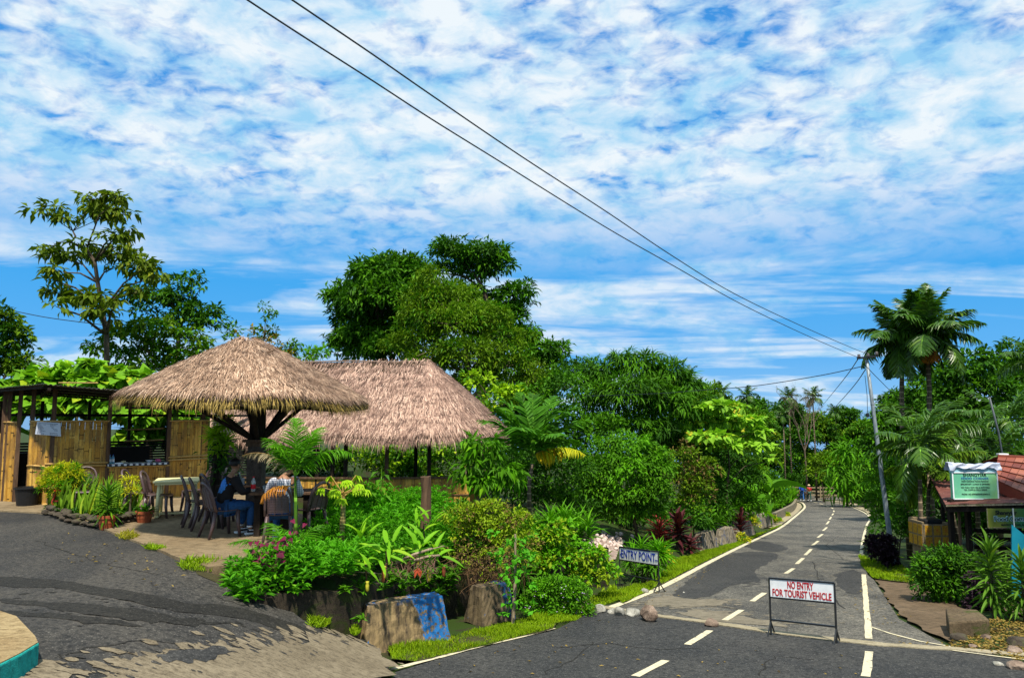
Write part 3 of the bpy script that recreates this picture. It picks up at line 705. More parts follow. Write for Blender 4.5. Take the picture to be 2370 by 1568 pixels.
def barrier(name, a, b, h, th, top=0.62, mat=None):
    """tapered kerb block between two ground points"""
    a = Vector(a); b = Vector(b); d = (b - a); ln = d.length; ang = math.atan2(d.y, d.x)
    bm = bmesh.new(); nx, ny, nz = 14, 6, 8
    mb = MB(); V = []; F = []
    def P(u, v, w):                                  # u along, v depth, w height 0..1
        k = 1 - (1 - top) * w; kk = 1 - 0.45 * w
        x = ln / 2 + (u - 0.5) * ln * k; y = (v - 0.5) * th * kk
        j = 0.010
        return (x + R.uniform(-j, j), y + R.uniform(-j, j), w * h + R.uniform(-j, j) * 0.8)
    idx = {}
    def vid(i, j, k):
        if (i, j, k) not in idx: idx[(i, j, k)] = len(V); V.append(P(i / nx, j / ny, k / nz))
        return idx[(i, j, k)]
    for i in range(nx):
        for k in range(nz):
            F.append((vid(i, 0, k), vid(i + 1, 0, k), vid(i + 1, 0, k + 1), vid(i, 0, k + 1))); F.append((vid(i + 1, ny, k), vid(i, ny, k), vid(i, ny, k + 1), vid(i + 1, ny, k + 1)))
        for j in range(ny): F.append((vid(i, j, nz), vid(i + 1, j, nz), vid(i + 1, j + 1, nz), vid(i, j + 1, nz)))
    for j in range(ny):
        for k in range(nz):
            F.append((vid(0, j + 1, k), vid(0, j, k), vid(0, j, k + 1), vid(0, j + 1, k + 1))); F.append((vid(nx, j, k), vid(nx, j + 1, k), vid(nx, j + 1, k + 1), vid(nx, j, k + 1)))
    mb.add(V, F); o = mb.build(name, mat); o.location = a; o.rotation_euler = (0, 0, ang); return o
a = onroad(826, 1502); b = onroad(1026, 1478); a.z -= 0.03; b.z = a.z
tag(barrier('kerb_block', a, b, 0.64, 0.50, 0.86, M_barrier), 'large tapered concrete kerb block with peeling blue paint nearest the driveway', 'kerb block', 'tapered concrete blocks along the road edge')
a = onroad(1094, 1440); b = onroad(1172, 1428); a.z -= 0.02
tag(barrier('kerb_block', a, b, 0.60, 0.50, 0.80, M_barrier2), 'tapered concrete block with a blue end half hidden behind the climbing vine', 'kerb block', 'tapered concrete blocks along the road edge')
for (x0, y0, x1, y1, h, lab) in ((1610, 1277, 1648, 1270, .60, 'stone grey tapered kerb block nearest the entry point sign'), (1664, 1262, 1692, 1257, .60, 'grey kerb block standing second behind the entry point sign'),
        (1702, 1246, 1736, 1241, .62, 'kerb block with a maroon plant growing in front of it'), (1752, 1222, 1782, 1217, .7, 'farthest grey kerb block, beside the planter of yellow shrubs')):
    a = onroad(x0, y0); b = onroad(x1, y1)
    tag(barrier('kerb_block', a, b, h, 0.5, 0.68, M_barrier_far), lab, 'kerb block', 'tapered concrete blocks along the road edge')
# low stone kerb behind the far blocks
mb = MB(); ks = [onroad(1508, 1312), onroad(1560, 1292), onroad(1612, 1268), onroad(1690, 1246), onroad(1745, 1220), onroad(1770, 1210)]
wall_strip(mb, [(p.x - 0.5, p.y + .3) for p in ks], lambda x, y: zr(y) + 0.24, lambda x, y: zr(y) - 0.2, 0.16)
tag(mb.build('low_kerb', M_stonec), 'low broken stone kerb running behind the grey kerb blocks', 'kerb')
# curved planter wall inside the bend
mb = MB(); ps = [W2(*p) for p in ((1772, 1219), (1796, 1204), (1820, 1190), (1835, 1180), (1841, 1168), (1840, 1158))]
pl = [(p.x, p.y) for p in smoothline([(*p, 0) for p in ps], 4)]
wall_strip(mb, pl, lambda x, y: zr(y) + 0.55, lambda x, y: zr(y) - 0.2, 0.22)
tag(mb.build('planter_wall', M_stonec), 'curved low stone planter wall at the inside of the bend', 'wall')
mb = MB(); ps = [W2(*p) for p in ((1742, 1206), (1768, 1195), (1786, 1188))]
wall_strip(mb, [(x - 0.4, y) for x, y in ps], lambda x, y: zr(y) + 0.9, lambda x, y: zr(y) - 0.2, 0.2)
tag(mb.build('low_wall', M_stonec), 'short low wall behind the yellow shrubs in the planter', 'wall')
mb = MB(); ps = [W2(*p) for p in ((1972, 1158), (1990, 1163), (2012, 1171))]
wall_strip(mb, [(x + 1.4, y + 1) for x, y in ps], lambda x, y: zr(y) + 0.7, lambda x, y: zr(y) - 0.3, 0.3)
tag(mb.build('low_wall', M_stonec), 'short stone wall outside the far bend under the bamboo', 'wall')
mb = MB(); c = onroad(1904, 1151); mb.box((c.x, c.y, c.z + 0.35), (0.8, 0.5, 0.35), jit=0.06)
tag(mb.build('culvert_block', M_stonec, bevel=0.05), 'pale stone block in the grass beyond the bend', 'block')
# raised teal kerb platform at the lower left corner
tp = [onz(-60, 1402, 0.14), onz(0, 1412, 0.14), onz(40, 1425, 0.14), onz(84, 1471, 0.14), onz(91, 1486, 0.14), onz(48, 1512, 0.14), onz(0, 1536, 0.14), onz(-80, 1580, 0.14)]
ring = [(p.x, p.y) for p in tp] + [(-7.5, 5.0), (-8.5, 8.0)]
root = empty('raised_platform', (tp[4].x, tp[4].y, -0.1), 'concrete platform corner with a turquoise painted edge at the lower left', 'platform')
def local(root, o): o.parent = root; o.matrix_parent_inverse = Matrix.Translation(-root.location); return o
def prism(mb, ring, z0, z1):
    n = len(ring); V = [(x, y, z0) for x, y in ring] + [(x, y, z1) for x, y in ring]
    mb.add(V, [tuple(range(n - 1, -1, -1)), tuple(range(n, 2 * n))] + [(i, (i + 1) % n, n + (i + 1) % n, n + i) for i in range(n)])
def ccw(r): return r if sum(r[i][0] * r[(i + 1) % len(r)][1] - r[(i + 1) % len(r)][0] * r[i][1] for i in range(len(r))) > 0 else r[::-1]
PZ = 0.14
mb = MB(); prism(mb, ccw(ring), -0.35, PZ - 0.002); local(root, mb.build('painted_edge', M_teal, bevel=0.015))
cen = (sum(p[0] for p in ring) / len(ring), sum(p[1] for p in ring) / len(ring))
ins = [(cen[0] + (x - cen[0]) * 0.988, cen[1] + (y - cen[1]) * 0.988) for x, y in ring]
mb = MB(); prism(mb, ccw(ins), PZ - 0.02, PZ + 0.006); local(root, mb.build('platform_top', m_concrete('platform_concrete', (0.22, 0.15, 0.07), (0.33, 0.25, 0.13), (0.12, 0.08, 0.035), 1.5)))

# ---- thatch
STRAW = np.array([(-0.5, 0, 0), (0.5, 0, 0), (0.35, 0.55, 0.02), (0.0, 1.0, -0.02), (-0.35, 0.55, 0.02)])
def frames(D, U):
    y = D / np.linalg.norm(D, axis=1, keepdims=True); x = np.cross(y, U); ln = np.linalg.norm(x, axis=1, keepdims=True)
    x = np.where(ln > 1e-5, x / np.maximum(ln, 1e-5), np.array([[1.0, 0, 0]])); z = np.cross(x, y); return x, y, z
def scatter(T, F, P, D, U, W, Ln, Z=None):
    """place template T (unit leaf along +y) at points P with directions D, up vectors U, widths W, lengths Ln"""
    x, y, z = frames(D, U); Z = W if Z is None else Z
    V = (P[:, None, :] + T[None, :, 0:1] * x[:, None, :] * W[:, None, None] + T[None, :, 1:2] * y[:, None, :] * Ln[:, None, None] + T[None, :, 2:3] * z[:, None, :] * Z[:, None, None])
    n, k = V.shape[:2]; idx = (F[None] + (np.arange(n) * k)[:, None, None]).reshape(-1, F.shape[1]); return V.reshape(-1, 3), idx
def thatch(root, tops, bots, mat, mat_edge, n, bulge=0.10, ln=0.30, w=0.018, fringe=0.24, closed=True, drop=None):
    """roof between a top line and an eave line; bots/tops same length"""
    T = np.array([tuple(p) for p in tops], float); B = np.array([tuple(p) for p in bots], float)
    m = len(T); nv = 8; vs = np.linspace(0, 1, nv + 1)
    def S(u, v):
        u = np.asarray(u); v = np.asarray(v)
        if closed: i = np.floor(u * m).astype(int) % m; j = (i + 1) % m
        else: i = np.minimum(np.floor(u * (m - 1)).astype(int), m - 2); j = i + 1
        f = (u * m - np.floor(u * m)) if closed else (u * (m - 1) - i)
        f = f[:, None]; t = T[i] * (1 - f) + T[j] * f; b = B[i] * (1 - f) + B[j] * f
        p = t * (1 - v[:, None]) + b * v[:, None]; p[:, 2] += bulge * np.sin(np.pi * v) * 4 * 0.25; return p
    # solid body: outer skin and underside
    V = []; F = []
    for i in range(m):
        u = i / m if closed else i / (m - 1) - (1e-9 if i == m - 1 else 0)
        V.append(S(np.full(nv + 1, min(u, 0.999999)), vs))
    V = np.concatenate(V); inner = V.copy(); inner[:, 2] -= 0.14; cen = V.mean(0)
    k = nv + 1; rng = range(m if closed else m - 1)
    for i in rng:
        j = (i + 1) % m
        for q in range(nv): F.append((i * k + q, i * k + q + 1, j * k + q + 1, j * k + q))
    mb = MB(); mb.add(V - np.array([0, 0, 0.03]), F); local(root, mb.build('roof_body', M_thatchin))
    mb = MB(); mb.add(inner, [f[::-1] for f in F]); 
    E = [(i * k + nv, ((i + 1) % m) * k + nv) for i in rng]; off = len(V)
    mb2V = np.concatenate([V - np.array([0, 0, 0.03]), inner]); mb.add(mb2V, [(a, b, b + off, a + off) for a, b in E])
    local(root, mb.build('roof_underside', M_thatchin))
    # straw layer
    seg = np.linalg.norm(np.roll(B, -1, 0) - B, axis=1)
    if not closed: seg = seg[:-1]
    cum = np.concatenate([[0], np.cumsum(seg)]); 
    def su(cnt):
        r = NR.rand(cnt) * cum[-1]; i = np.searchsorted(cum, r, side='right') - 1; i = np.minimum(i, len(seg) - 1); f = (r - cum[i]) / seg[i]
        return (i + f) / (m if closed else (m - 1)) * 0.999999
    u = su(n); v = np.sqrt(NR.rand(n)) * 0.98; KC = 9; v = np.where(NR.rand(n) < .55, np.minimum(.98, (np.floor(v * KC) + .45 * NR.rand(n) + .06 * np.sin(u * 80)) / KC), v); v = np.maximum(v, .004)
    P = S(u, v); P2 = S(u, np.minimum(v + 0.03, 1.03)); D = P2 - P
    D /= np.linalg.norm(D, axis=1, keepdims=True)
    nrm = np.cross(S((u + 0.004) % 0.999, v) - P, D); ln_ = np.linalg.norm(nrm, axis=1, keepdims=True); nrm = np.where(ln_ > 1e-7, nrm / np.maximum(ln_, 1e-7), np.array([[0, 0, 1.0]]))
    nrm *= np.sign(nrm[:, 2:3] + 1e-9)
    side = np.cross(D, nrm); clump = np.sin(u * 190 + 3 * np.sin(v * 9)) * 0.10 + NR.normal(0, 0.20, n)
    D2 = D + side * clump[:, None] + nrm * (NR.rand(n)[:, None] ** 2 * 0.14 - 0.015)
    lens = ln * (0.6 + 0.8 * NR.rand(n)); P = P - D * lens[:, None] * 0.25 + nrm * (0.0 + 0.035 * NR.rand(n))[:, None]
    FT = np.array([(0, 1, 2, 4), (4, 2, 3, 3)])[:1]; 
    Vq, Fq = scatter(STRAW, np.array([(0, 1, 2, 4)]), P, D2, nrm, w * (0.6 + 0.9 * NR.rand(n)), lens, Z=np.full(n, 1.0))
    Ft = (np.array([(4, 2, 3)])[None] + (np.arange(n) * 5)[:, None, None]).reshape(-1, 3)
    mb = MB(); mb.V.append(Vq); mb.F += [Fq, Ft]; mb.n = len(Vq); local(root, mb.build('straw_cover', mat))
    # weathered crest of bundled straw
    # shaggy fringe
    nf = int(cum[-1] * 300); u = su(nf); P = S(u, np.full(nf, 0.955) + 0.05 * NR.rand(nf)); P[:, 2] -= 0.10 * NR.rand(nf)
    out = S(u, np.full(nf, 1.0)) - S(u, np.full(nf, 0.9)); out[:, 2] = 0; out /= np.maximum(np.linalg.norm(out, axis=1, keepdims=True), 1e-6)
    tuft = 0.55 + 0.45 * np.sin(u * 61 + 1.3) * np.sin(u * 23) + 0.35 * np.sin(u * 171)
    D = out * (0.25 + 0.35 * NR.rand(nf))[:, None] + np.array([0, 0, -1.0]) + NR.normal(0, 0.16, (nf, 3))
    Lf = fringe * (0.45 + 0.75 * NR.rand(nf)) * (0.7 + 0.6 * np.clip(tuft, 0, 1.2)); Lf = np.where(NR.rand(nf) < 0.05, Lf * 1.6, Lf)
    Vq, Fq = scatter(STRAW, np.array([(0, 1, 2, 4)]), P, D, out, w * 0.9 * (0.6 + 0.8 * NR.rand(nf)), Lf, Z=np.full(nf, 1.0))
    Ft = (np.array([(4, 2, 3)])[None] + (np.arange(nf) * 5)[:, None, None]).reshape(-1, 3)
    mb = MB(); mb.V.append(Vq); mb.F += [Fq, Ft]; mb.n = len(Vq); local(root, mb.build('thatch_fringe', mat_edge))

# ---- umbrella shelter: round thatched roof on one post
uc = onz(588, 1222, 0.03); UX, UY = uc.x + 0.0, uc.y
top = at(562, 785, UY); RX = at(571, 900, UY).x
root = empty('thatched_umbrella_shelter', (UX, UY, 0), 'round thatched shelter roof on a single concrete post over the patio', 'shelter')
n = 40; tops = []; bots = []
for i in range(n):
    a = 2 * math.pi * i / n
    tops.append((RX - .05 + 0.16 * math.cos(a), UY + 0.16 * math.sin(a), top.z - 0.02 + 0.03 * math.sin(3 * a)))
    rr = 2.08 * (1 + 0.025 * math.sin(3 * a + 1) + 0.02 * math.sin(7 * a)); bots.append((RX + rr * math.cos(a), UY + rr * math.sin(a), 2.31 + 0.03 * math.sin(5 * a) + 0.05 * math.cos(a - 3.6)))
thatch(root, tops, bots, M_thatch1, M_thatchedge, 40000, bulge=0.03, ln=0.25, w=0.011, fringe=0.18)
mb = MB(); mb.lathe((RX, UY, top.z - 0.12), [(0.42, -0.16), (0.30, -0.04), (0.18, 0.06), (0.03, 0.10)], 18); local(root, mb.build('crown_cap', M_thatch1))
mb = MB(); p0 = Vector((RX - 0.55, UY - 0.38, top.z - 0.22)); mb.tube([p0, p0 + Vector((0.30, -0.05, -0.05)), p0 + Vector((0.68, -0.1, -0.06))], [0.016, 0.014, 0.01], 6)
mb.tube([(RX + 0.35, UY - 0.5, top.z - 0.34), (RX + 0.62, UY - 0.45, top.z - 0.24)], [0.015, 0.01], 6)
local(root, mb.build('tie_branch', M_brown))
mb = MB(); mb.box((UX, UY, 0.75), (0.135, 0.135, 0.73), jit=0.006); local(root, mb.build('post', m_concrete('post_concrete', (0.06, 0.045, 0.035), (0.12, 0.09, 0.07), (0.03, 0.022, 0.018), 2.0), bevel=0.01))
mb = MB(); mb.box((UX, UY, 1.52), (0.155, 0.155, 0.04)); mb.box((UX, UY, 1.58), (0.20, 0.20, 0.025)); local(root, mb.build('post_capital', M_brown, bevel=0.008))
mb = MB(); mb.box((UX, UY, 2.15), (0.11, 0.11, 0.56)); local(root, mb.build('upper_post', M_dwood))
for i in range(8):
    a = 2 * math.pi * (i + 0.5) / 8; mb = MB()
    mb.beam((UX + 0.12 * math.cos(a), UY + 0.12 * math.sin(a), 1.62), (RX + 1.25 * math.cos(a), UY + 1.25 * math.sin(a), 2.42), 0.065); local(root, mb.build('strut', M_dwood))
for rr, zz in ((1.25, 2.44), (1.95, 2.16)):
    mb = MB()
    for i in range(20): mb.beam(*[(RX + rr * math.cos(2 * math.pi * k / 20), UY + rr * math.sin(2 * math.pi * k / 20), zz) for k in (i, i + 1)], 0.03)
    local(root, mb.build('ring_batten', M_dwood))

# ---- long thatched hut behind
root = empty('thatched_hut', (-4, 23, -0.75), 'long thatched hut with hipped rounded end and bamboo half walls behind the garden', 'hut')
R1 = at(990, 834, 24.6); R0 = Vector((-9.8, 25.6, R1.z + 0.05))
hw = 2.75; tops = []; bots = []; ax = (R1 - R0); ax.z = 0; L_ = ax.length; ax.normalize(); nr = Vector((ax.y, -ax.x, 0))   # nr: towards the camera
def eavez(s): return 1.12 + s
K = 26
for i in range(K):
    t = i / (K - 1); c = R0.lerp(R1, t); c.z = R1.z + 0.03 * math.sin(t * 9)
    tops.append(c); q = c + nr * hw * (1 + 0.02 * math.sin(t * 17)); bots.append((q.x, q.y, 1.36 + 0.05 * math.sin(t * 11)))
for i in range(1, 16):
    a = math.pi * i / 16; q = R1 + (nr * math.cos(a) + ax * math.sin(a) * 0.98) * hw * 1.02
    tops.append(R1); bots.append((q.x, q.y, 1.36 + 0.10 * math.sin(a)))
for i in range(K):
    t = 1 - i / (K - 1); c = R0.lerp(R1, t); q = c - nr * hw; tops.append(Vector((c.x, c.y, R1.z))); bots.append((q.x, q.y, 1.3))
thatch(root, tops, bots, M_thatch2, M_thatch2, 80000, bulge=0.09, ln=0.34, w=0.017, fringe=0.30, closed=False)
mb = MB(); pr = [R0.lerp(R1, t) + Vector((0, 0, 0.05 + 0.02 * math.sin(t * 13))) - nr * 0.0 for t in np.linspace(0, 1.02, 14)]
mb.tube([p + nr * 0.07 + Vector((0, 0, -.075)) for p in pr], 0.024, 6); local(root, mb.build('ridge_pole', plain('weathered_pole', (.22, .15, .11), .8)))
FZ = -0.75
for px in (735, 770, 800, 895, 962, 993, 1084):
    p = at(px, 1050, 22.75 if px not in (962, 1084) else 24.4); mb = MB(); mb.box((p.x, p.y, 0.35), (0.055, 0.055, 1.1)); local(root, mb.build('hut_post', M_dwood if px != 895 else M_brown))
    if px in (735, 800): 
        mb = MB(); mb.box((p.x - 1.9, p.y + 3.6, 0.28), (0.055, 0.055, 1.05)); local(root, mb.build('hut_post', M_dwood))
def bamboo_panel(root, a, b, z0, z1, sw=0.075, name='bamboo_panel', knots=True, zf=None):
    """flattened bamboo: upright strips of uneven width with dark knot marks"""
    a = Vector((a[0], a[1], 0)); b = Vector((b[0], b[1], 0)); d = (b - a).normalized(); n = Vector((d.y, -d.x, 0)); Lw = (b - a).length
    if n.y > 0: n = -n
    mb = MB(); kb = MB(); x = 0.0
    while x < Lw - 0.01:
        w = min(R.uniform(0.6, 1.5) * sw, Lw - x); p = a + d * (x + w / 2) + n * R.uniform(-0.006, 0.006)
        zz = z0
        while zz < z1 - 0.01:
            h = min(R.uniform(0.35, 1.1), z1 - zz)
            if z1 - zz - h < 0.2: h = z1 - zz
            q = p + n * R.uniform(-0.004, 0.004)
            mb.beam((q.x, q.y, zz), (q.x, q.y, zz + h - 0.002), w - R.uniform(0.003, 0.007), 0.012, up=n)
            if knots and R.random() < 0.8:
                kz = zz + R.uniform(0.05, max(0.06, h - 0.05)); kw = w * R.uniform(0.7, 1.3)
                c = q + n * 0.009; kb.beam(c - d * kw / 2 + Vector((0, 0, kz)), c + d * kw / 2 + Vector((0, 0, kz + R.uniform(-.004, .004))), 0.012, 0.010, up=n)
                for s in (-1, 1):
                    if R.random() < 0.5:
                        e = c + d * s * kw / 2 + Vector((0, 0, kz)); kb.beam(e + Vector((0, 0, -0.03)), e + Vector((0, 0, 0.03)), 0.008, 0.006, up=n)
            zz += h
        x += w
    o = mb.build(name, M_bamboo); local(root, o)
    if knots: k = kb.build('knot_marks', M_knot); k.parent = o
    return n
def cane(root, a, b, r=0.022, name='bamboo_rail'):
    a = Vector(a); b = Vector(b); mb = MB(); L_ = (b - a).length; k = max(3, int(L_ / 0.28)); pts = []; rad = []
    for i in range(k + 1):
        p = a.lerp(b, i / k) + Vector((0, 0, R.uniform(-0.006, 0.006)))
        if 0 < i < k:
            e = (b - a).normalized() * 0.012; pts += [p - e, p, p + e]; rad += [r, r * 1.18, r]
        else: pts.append(p); rad.append(r)
    mb.tube(pts, rad, 8); return local(root, mb.build(name, M_cane, smooth=True))
# half walls of the long hut
hroot = root
def P2(px, Y): p = at(px, 1100, Y); return (p.x, p.y)
hw_pts = [P2(560, 22.8), P2(730, 22.7), P2(868, 22.6), P2(1086, 22.9)]
segs = [(hw_pts[0], hw_pts[1]), (hw_pts[1], hw_pts[2]), (hw_pts[2], hw_pts[3]), (hw_pts[3], (hw_pts[3][0] + 0.35, hw_pts[3][1] + 3.5))]
for a, b in segs:
    n = bamboo_panel(hroot, a, b, FZ, 0.10, sw=0.055, knots=True)
    for z, r in ((0.12, .03), (-0.40, .022)):
        mb = MB(); mb.beam(Vector((*a, z)) + n * 0.02, Vector((*b, z)) + n * 0.02, 0.06 if z > 0 else 0.035, 0.06 if z > 0 else 0.03); local(hroot, mb.build('wall_rail', M_brown))
# ---- food shed on the left
A = onz(108, 1170, 0.0); ang = math.atan2(1, 1.48); dx = Vector((math.cos(ang), math.sin(ang), 0))
sroot = empty('food_shed', (A.x, A.y, 0), 'open bamboo food shed with a serving hatch and a grey corrugated roof', 'shed')
def SW(px):                                          # point on the front wall line seen at px
    r = ray(px, 1000); t = (A.x - r.x * A.y) / (r.x * dx.y - dx.x); return A + dx * t
zt = 1.89; zsill = 0.86
c0, c1, c2, c3 = SW(108), SW(252), SW(391), SW(482)
nn = bamboo_panel(sroot, c0, c1, 0.0, zt); bamboo_panel(sroot, c1, c2, 0.0, zsill - 0.02); bamboo_panel(sroot, c2, c3, 0.0, zt)
side0 = at(68, 1000, A.y + 0.25); side0.z = 0; bamboo_panel(sroot, side0, A, -0.02, zt)
l0 = at(7, 1000, A.y + 0.75); l1 = at(43, 1000, A.y + 0.55); bamboo_panel(sroot, l0, l1, -0.02, 1.88)
l00 = at(-60, 1000, A.y + 1.1); bamboo_panel(sroot, l00, l0, -0.02, 1.60)
o = nn * 0.03
def rl(p, q, z, zz=None, r=0.022): cane(sroot, p + o + Vector((0, 0, z)), q + o + Vector((0, 0, zz if zz is not None else z)), r)
rl(c0, c1, zt); rl(c2, c3, zt); rl(side0, A, zt); rl(Vector(l0[:2] + (0,)) if False else Vector((l0.x, l0.y, 0)), Vector((l1.x, l1.y, 0)), 1.86)
rl(c0, c1, 0.93, 0.93); rl(c0 + o * 0.4, c1, 0.86); rl(c1, c2 + dx * 0.06, zsill - 0.05); rl(c2, c3, 1.0, 1.02); rl(c2, c3, 0.93, 0.95); rl(side0, A, 0.88)
rl(c1, c3, 0.42, 0.46); rl(c0, c1, 0.40); rl(c1, c3, 0.03); rl(c0, c1, 0.03, r=0.03)
for p in (c1, c2): 
    mb = MB(); mb.box((p.x, p.y, 1.25), (0.04, 0.04, 1.25), rz=ang); local(sroot, mb.build('shed_post', M_brown))
l0.z = l1.z = 0
for p, h in ((A + dx * 0.03 - nn * 0.03, 2.62), (side0 + Vector((0.02, 0.05, 0)), 2.64), (SW(470) - nn * 0.04, 2.4), (l1, 2.66), (l0, 2.66), (at(18, 1000, A.y + .72), 2.65)):
    mb = MB(); mb.box((p.x, p.y, h / 2), (0.045, 0.045, h / 2), rz=ang); local(sroot, mb.build('shed_post', M_brown))
for t in (0.3, 1.2, 2.3, 3.3, 4.3, 5.4):
    p = A + dx * t - nn * 3.6 - dx * 1.3; mb = MB(); mb.box((p.x, p.y, 1.2), (0.04, 0.04, 1.2), rz=ang); local(sroot, mb.build('shed_post', M_dwood))
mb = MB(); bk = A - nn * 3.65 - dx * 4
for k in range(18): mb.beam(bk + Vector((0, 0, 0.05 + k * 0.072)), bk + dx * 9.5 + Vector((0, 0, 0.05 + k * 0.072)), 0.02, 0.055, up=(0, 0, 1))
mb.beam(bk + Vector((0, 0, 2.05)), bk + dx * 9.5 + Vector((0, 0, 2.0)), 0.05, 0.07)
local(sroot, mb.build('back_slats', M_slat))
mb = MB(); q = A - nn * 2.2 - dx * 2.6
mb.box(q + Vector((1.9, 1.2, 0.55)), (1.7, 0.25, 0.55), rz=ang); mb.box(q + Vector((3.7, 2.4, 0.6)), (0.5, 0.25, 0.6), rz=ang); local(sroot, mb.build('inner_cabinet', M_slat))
for z in (1.62, 1.30): cane(sroot, SW(330) - nn * 3.4 + Vector((0, 0, z)), SW(330) - nn * 3.4 + dx * 1.0 + Vector((0, 0, z + 0.02)))
# serving counter
mb = MB(); m0 = c1.lerp(c2, 0.5) - nn * 0.16; mb.box((m0.x, m0.y, zsill), ((c2 - c1).length / 2 + 0.02, 0.24, 0.016), rz=ang); local(sroot, mb.build('counter', M_tub))
def m_check():
    t = NT('checked_cloth'); ch = t.n('ShaderNodeTexChecker'); t.l(t.coord(), ch.inputs[0]); ch.inputs['Scale'].default_value = 16
    ch.inputs[1].default_value = (0.55, 0.6, 0.66, 1); ch.inputs[2].default_value = (0.02, 0.03, 0.06, 1); t.pbr(ch.outputs[0], 0.5); return t.m
M_check = m_check()
mb = MB(); mb.box((0, 0, 0), ((c2 - c1).length / 2, 0.25, 0.004)); mb.box((0, -0.253, -0.02), ((c2 - c1).length / 2, 0.003, 0.022))
tc_ = mb.build('tablecloth', M_check); tc_.location = (m0.x, m0.y, zsill + 0.022); tc_.rotation_euler = (0, 0, ang)
tag(tc_, 'black and white checked cloth on the serving hatch counter', 'tablecloth')
# corrugated roof
C = at(103, 888, 15.6); Lr = at(-60, 903, 18.2); Rr = C + dx * 4.6; Rr.z = C.z - 0.34
back = -nn * 5.2
def corr_sheet(P00, P10, P01, P11, wl, amp, th=0.006):
    """P00-P10 front edge, P01-P11 back edge; ridges run front to back"""
    P00, P10, P01, P11 = map(Vector, (P00, P10, P01, P11)); k = int((P10 - P00).length / wl * 6); V = []; F = []
    for i in range(k + 1):
        u = i / k; w = math.sin(2 * math.pi * i / 6) * amp; f = P00.lerp(P10, u); b = P01.lerp(P11, u)
        for p in (f, b): V += [(p.x, p.y, p.z + w), (p.x, p.y, p.z + w - th)]
    for i in range(k):
        a = 4 * i; c = a + 4; F += [(a, c, c + 2, a + 2), (a + 1, a + 3, c + 3, c + 1), (a, a + 1, c + 1, c), (a + 2, c + 2, c + 3, a + 3)]
    return V, F
mb = MB(); B0 = C + back + Vector((0, 0, -0.06)); B1 = Rr + back + Vector((0, 0, -0.05))
mb.add(*corr_sheet(C, Rr, B0, B1, 0.09, 0.012)); local(sroot, mb.build('corrugated_roof', M_tin))
mb = MB(); mb.add(*corr_sheet(Lr, C + Vector((0, 0, 0.01)), Lr + back * 0.7, B0 + Vector((0, 0, 0.01)), 0.09, 0.014)); local(sroot, mb.build('corrugated_roof', M_tin))
mb = MB()
for t in (0.05, 0.35, 0.65, 0.95):
    mb.beam(C.lerp(B0, t) + Vector((0, 0, -0.05)), Rr.lerp(B1, t) + Vector((0, 0, -0.05)), 0.05); mb.beam(Lr.lerp(Lr + back * .7, t) + Vector((0, 0, -0.06)), C.lerp(B0, t) + Vector((0, 0, -0.06)), 0.05)
for t in (0.02, 0.33, 0.66, 0.98): mb.beam(C.lerp(Rr, t) + Vector((0, 0, -0.10)), B0.lerp(B1, t) + Vector((0, 0, -0.10)), 0.06)
local(sroot, mb.build('rafters', M_dwood))
mb = MB(); mb.tube([C + dx * 0.25 + nn * 0.05 + Vector((0, 0, 0.03)), C + dx * 1.0 - nn * 0.15 + Vector((0, 0, 0.05))], 0.014, 6); local(sroot, mb.build('roof_cane', M_cane))
# open plank gate
d0 = onz(-20, 1155, 0); d1 = onz(46, 1143, 0); mb = MB(); dv = (d1 - d0); k = 6
for i in range(k): p = d0 + dv * ((i + 0.5) / k); mb.beam((p.x, p.y, 0.08), (p.x, p.y, 0.92 + 0.04 * i / k), dv.length / k - 0.006, 0.02, up=Vector((dv.y, -dv.x, 0)))
for z in (0.18, 0.80): mb.beam(d0 + Vector((0, -0.02, z)), d1 + Vector((0, -0.02, z + 0.03)), 0.025, 0.07)
local(sroot, mb.build('plank_gate', M_dwood))
# menu sheet on the wall
ms = SW(112) + nn * 0.05; a = at(86, 975, ms.y - 0.15); b = at(139, 978, ms.y + 0.1); cc = at(140, 1009, ms.y + 0.1); dd = at(81, 1004, ms.y - 0.15)
mb = MB(); V = [a, b, cc, dd] + [v + Vector((0.005, 0.01, 0)) for v in (a, b, cc, dd)]
mb.add(V, [(0, 3, 2, 1), (4, 5, 6, 7), (0, 1, 5, 4), (1, 2, 6, 5), (2, 3, 7, 6), (3, 0, 4, 7)])
menu = tag(mb.build('menu_sheet', plain('laminated_paper', (0.55, 0.60, 0.70), 0.35, 0.5, var=0.04)), 'laminated white menu sheet pinned to the bamboo wall of the food shed', 'sign')
mb = MB()
for col_ in (0, 1):
    for r_ in range(9):
        v = 0.09 + r_ * 0.10; u0 = 0.08 + 0.5 * col_; u1 = u0 + R.uniform(0.14, 0.33)
        if col_ == 0 and r_ == 0: u0, u1 = 0.08, 0.92
        f = lambda u, v: a.lerp(b, u).lerp(dd.lerp(cc, u), v) + Vector((0, -0.006, 0))
        x = u0
        while x < u1:
            x2 = min(u1, x + R.uniform(0.03, 0.07)); mb.add([f(x, v), f(x2, v), f(x2, v + 0.035), f(x, v + 0.035)], [(0, 3, 2, 1)]); x = x2 + 0.015
t_ = mb.build('menu_lines', plain('dark_ink', (0.05, 0.06, 0.12), 0.8)); t_.parent = menu

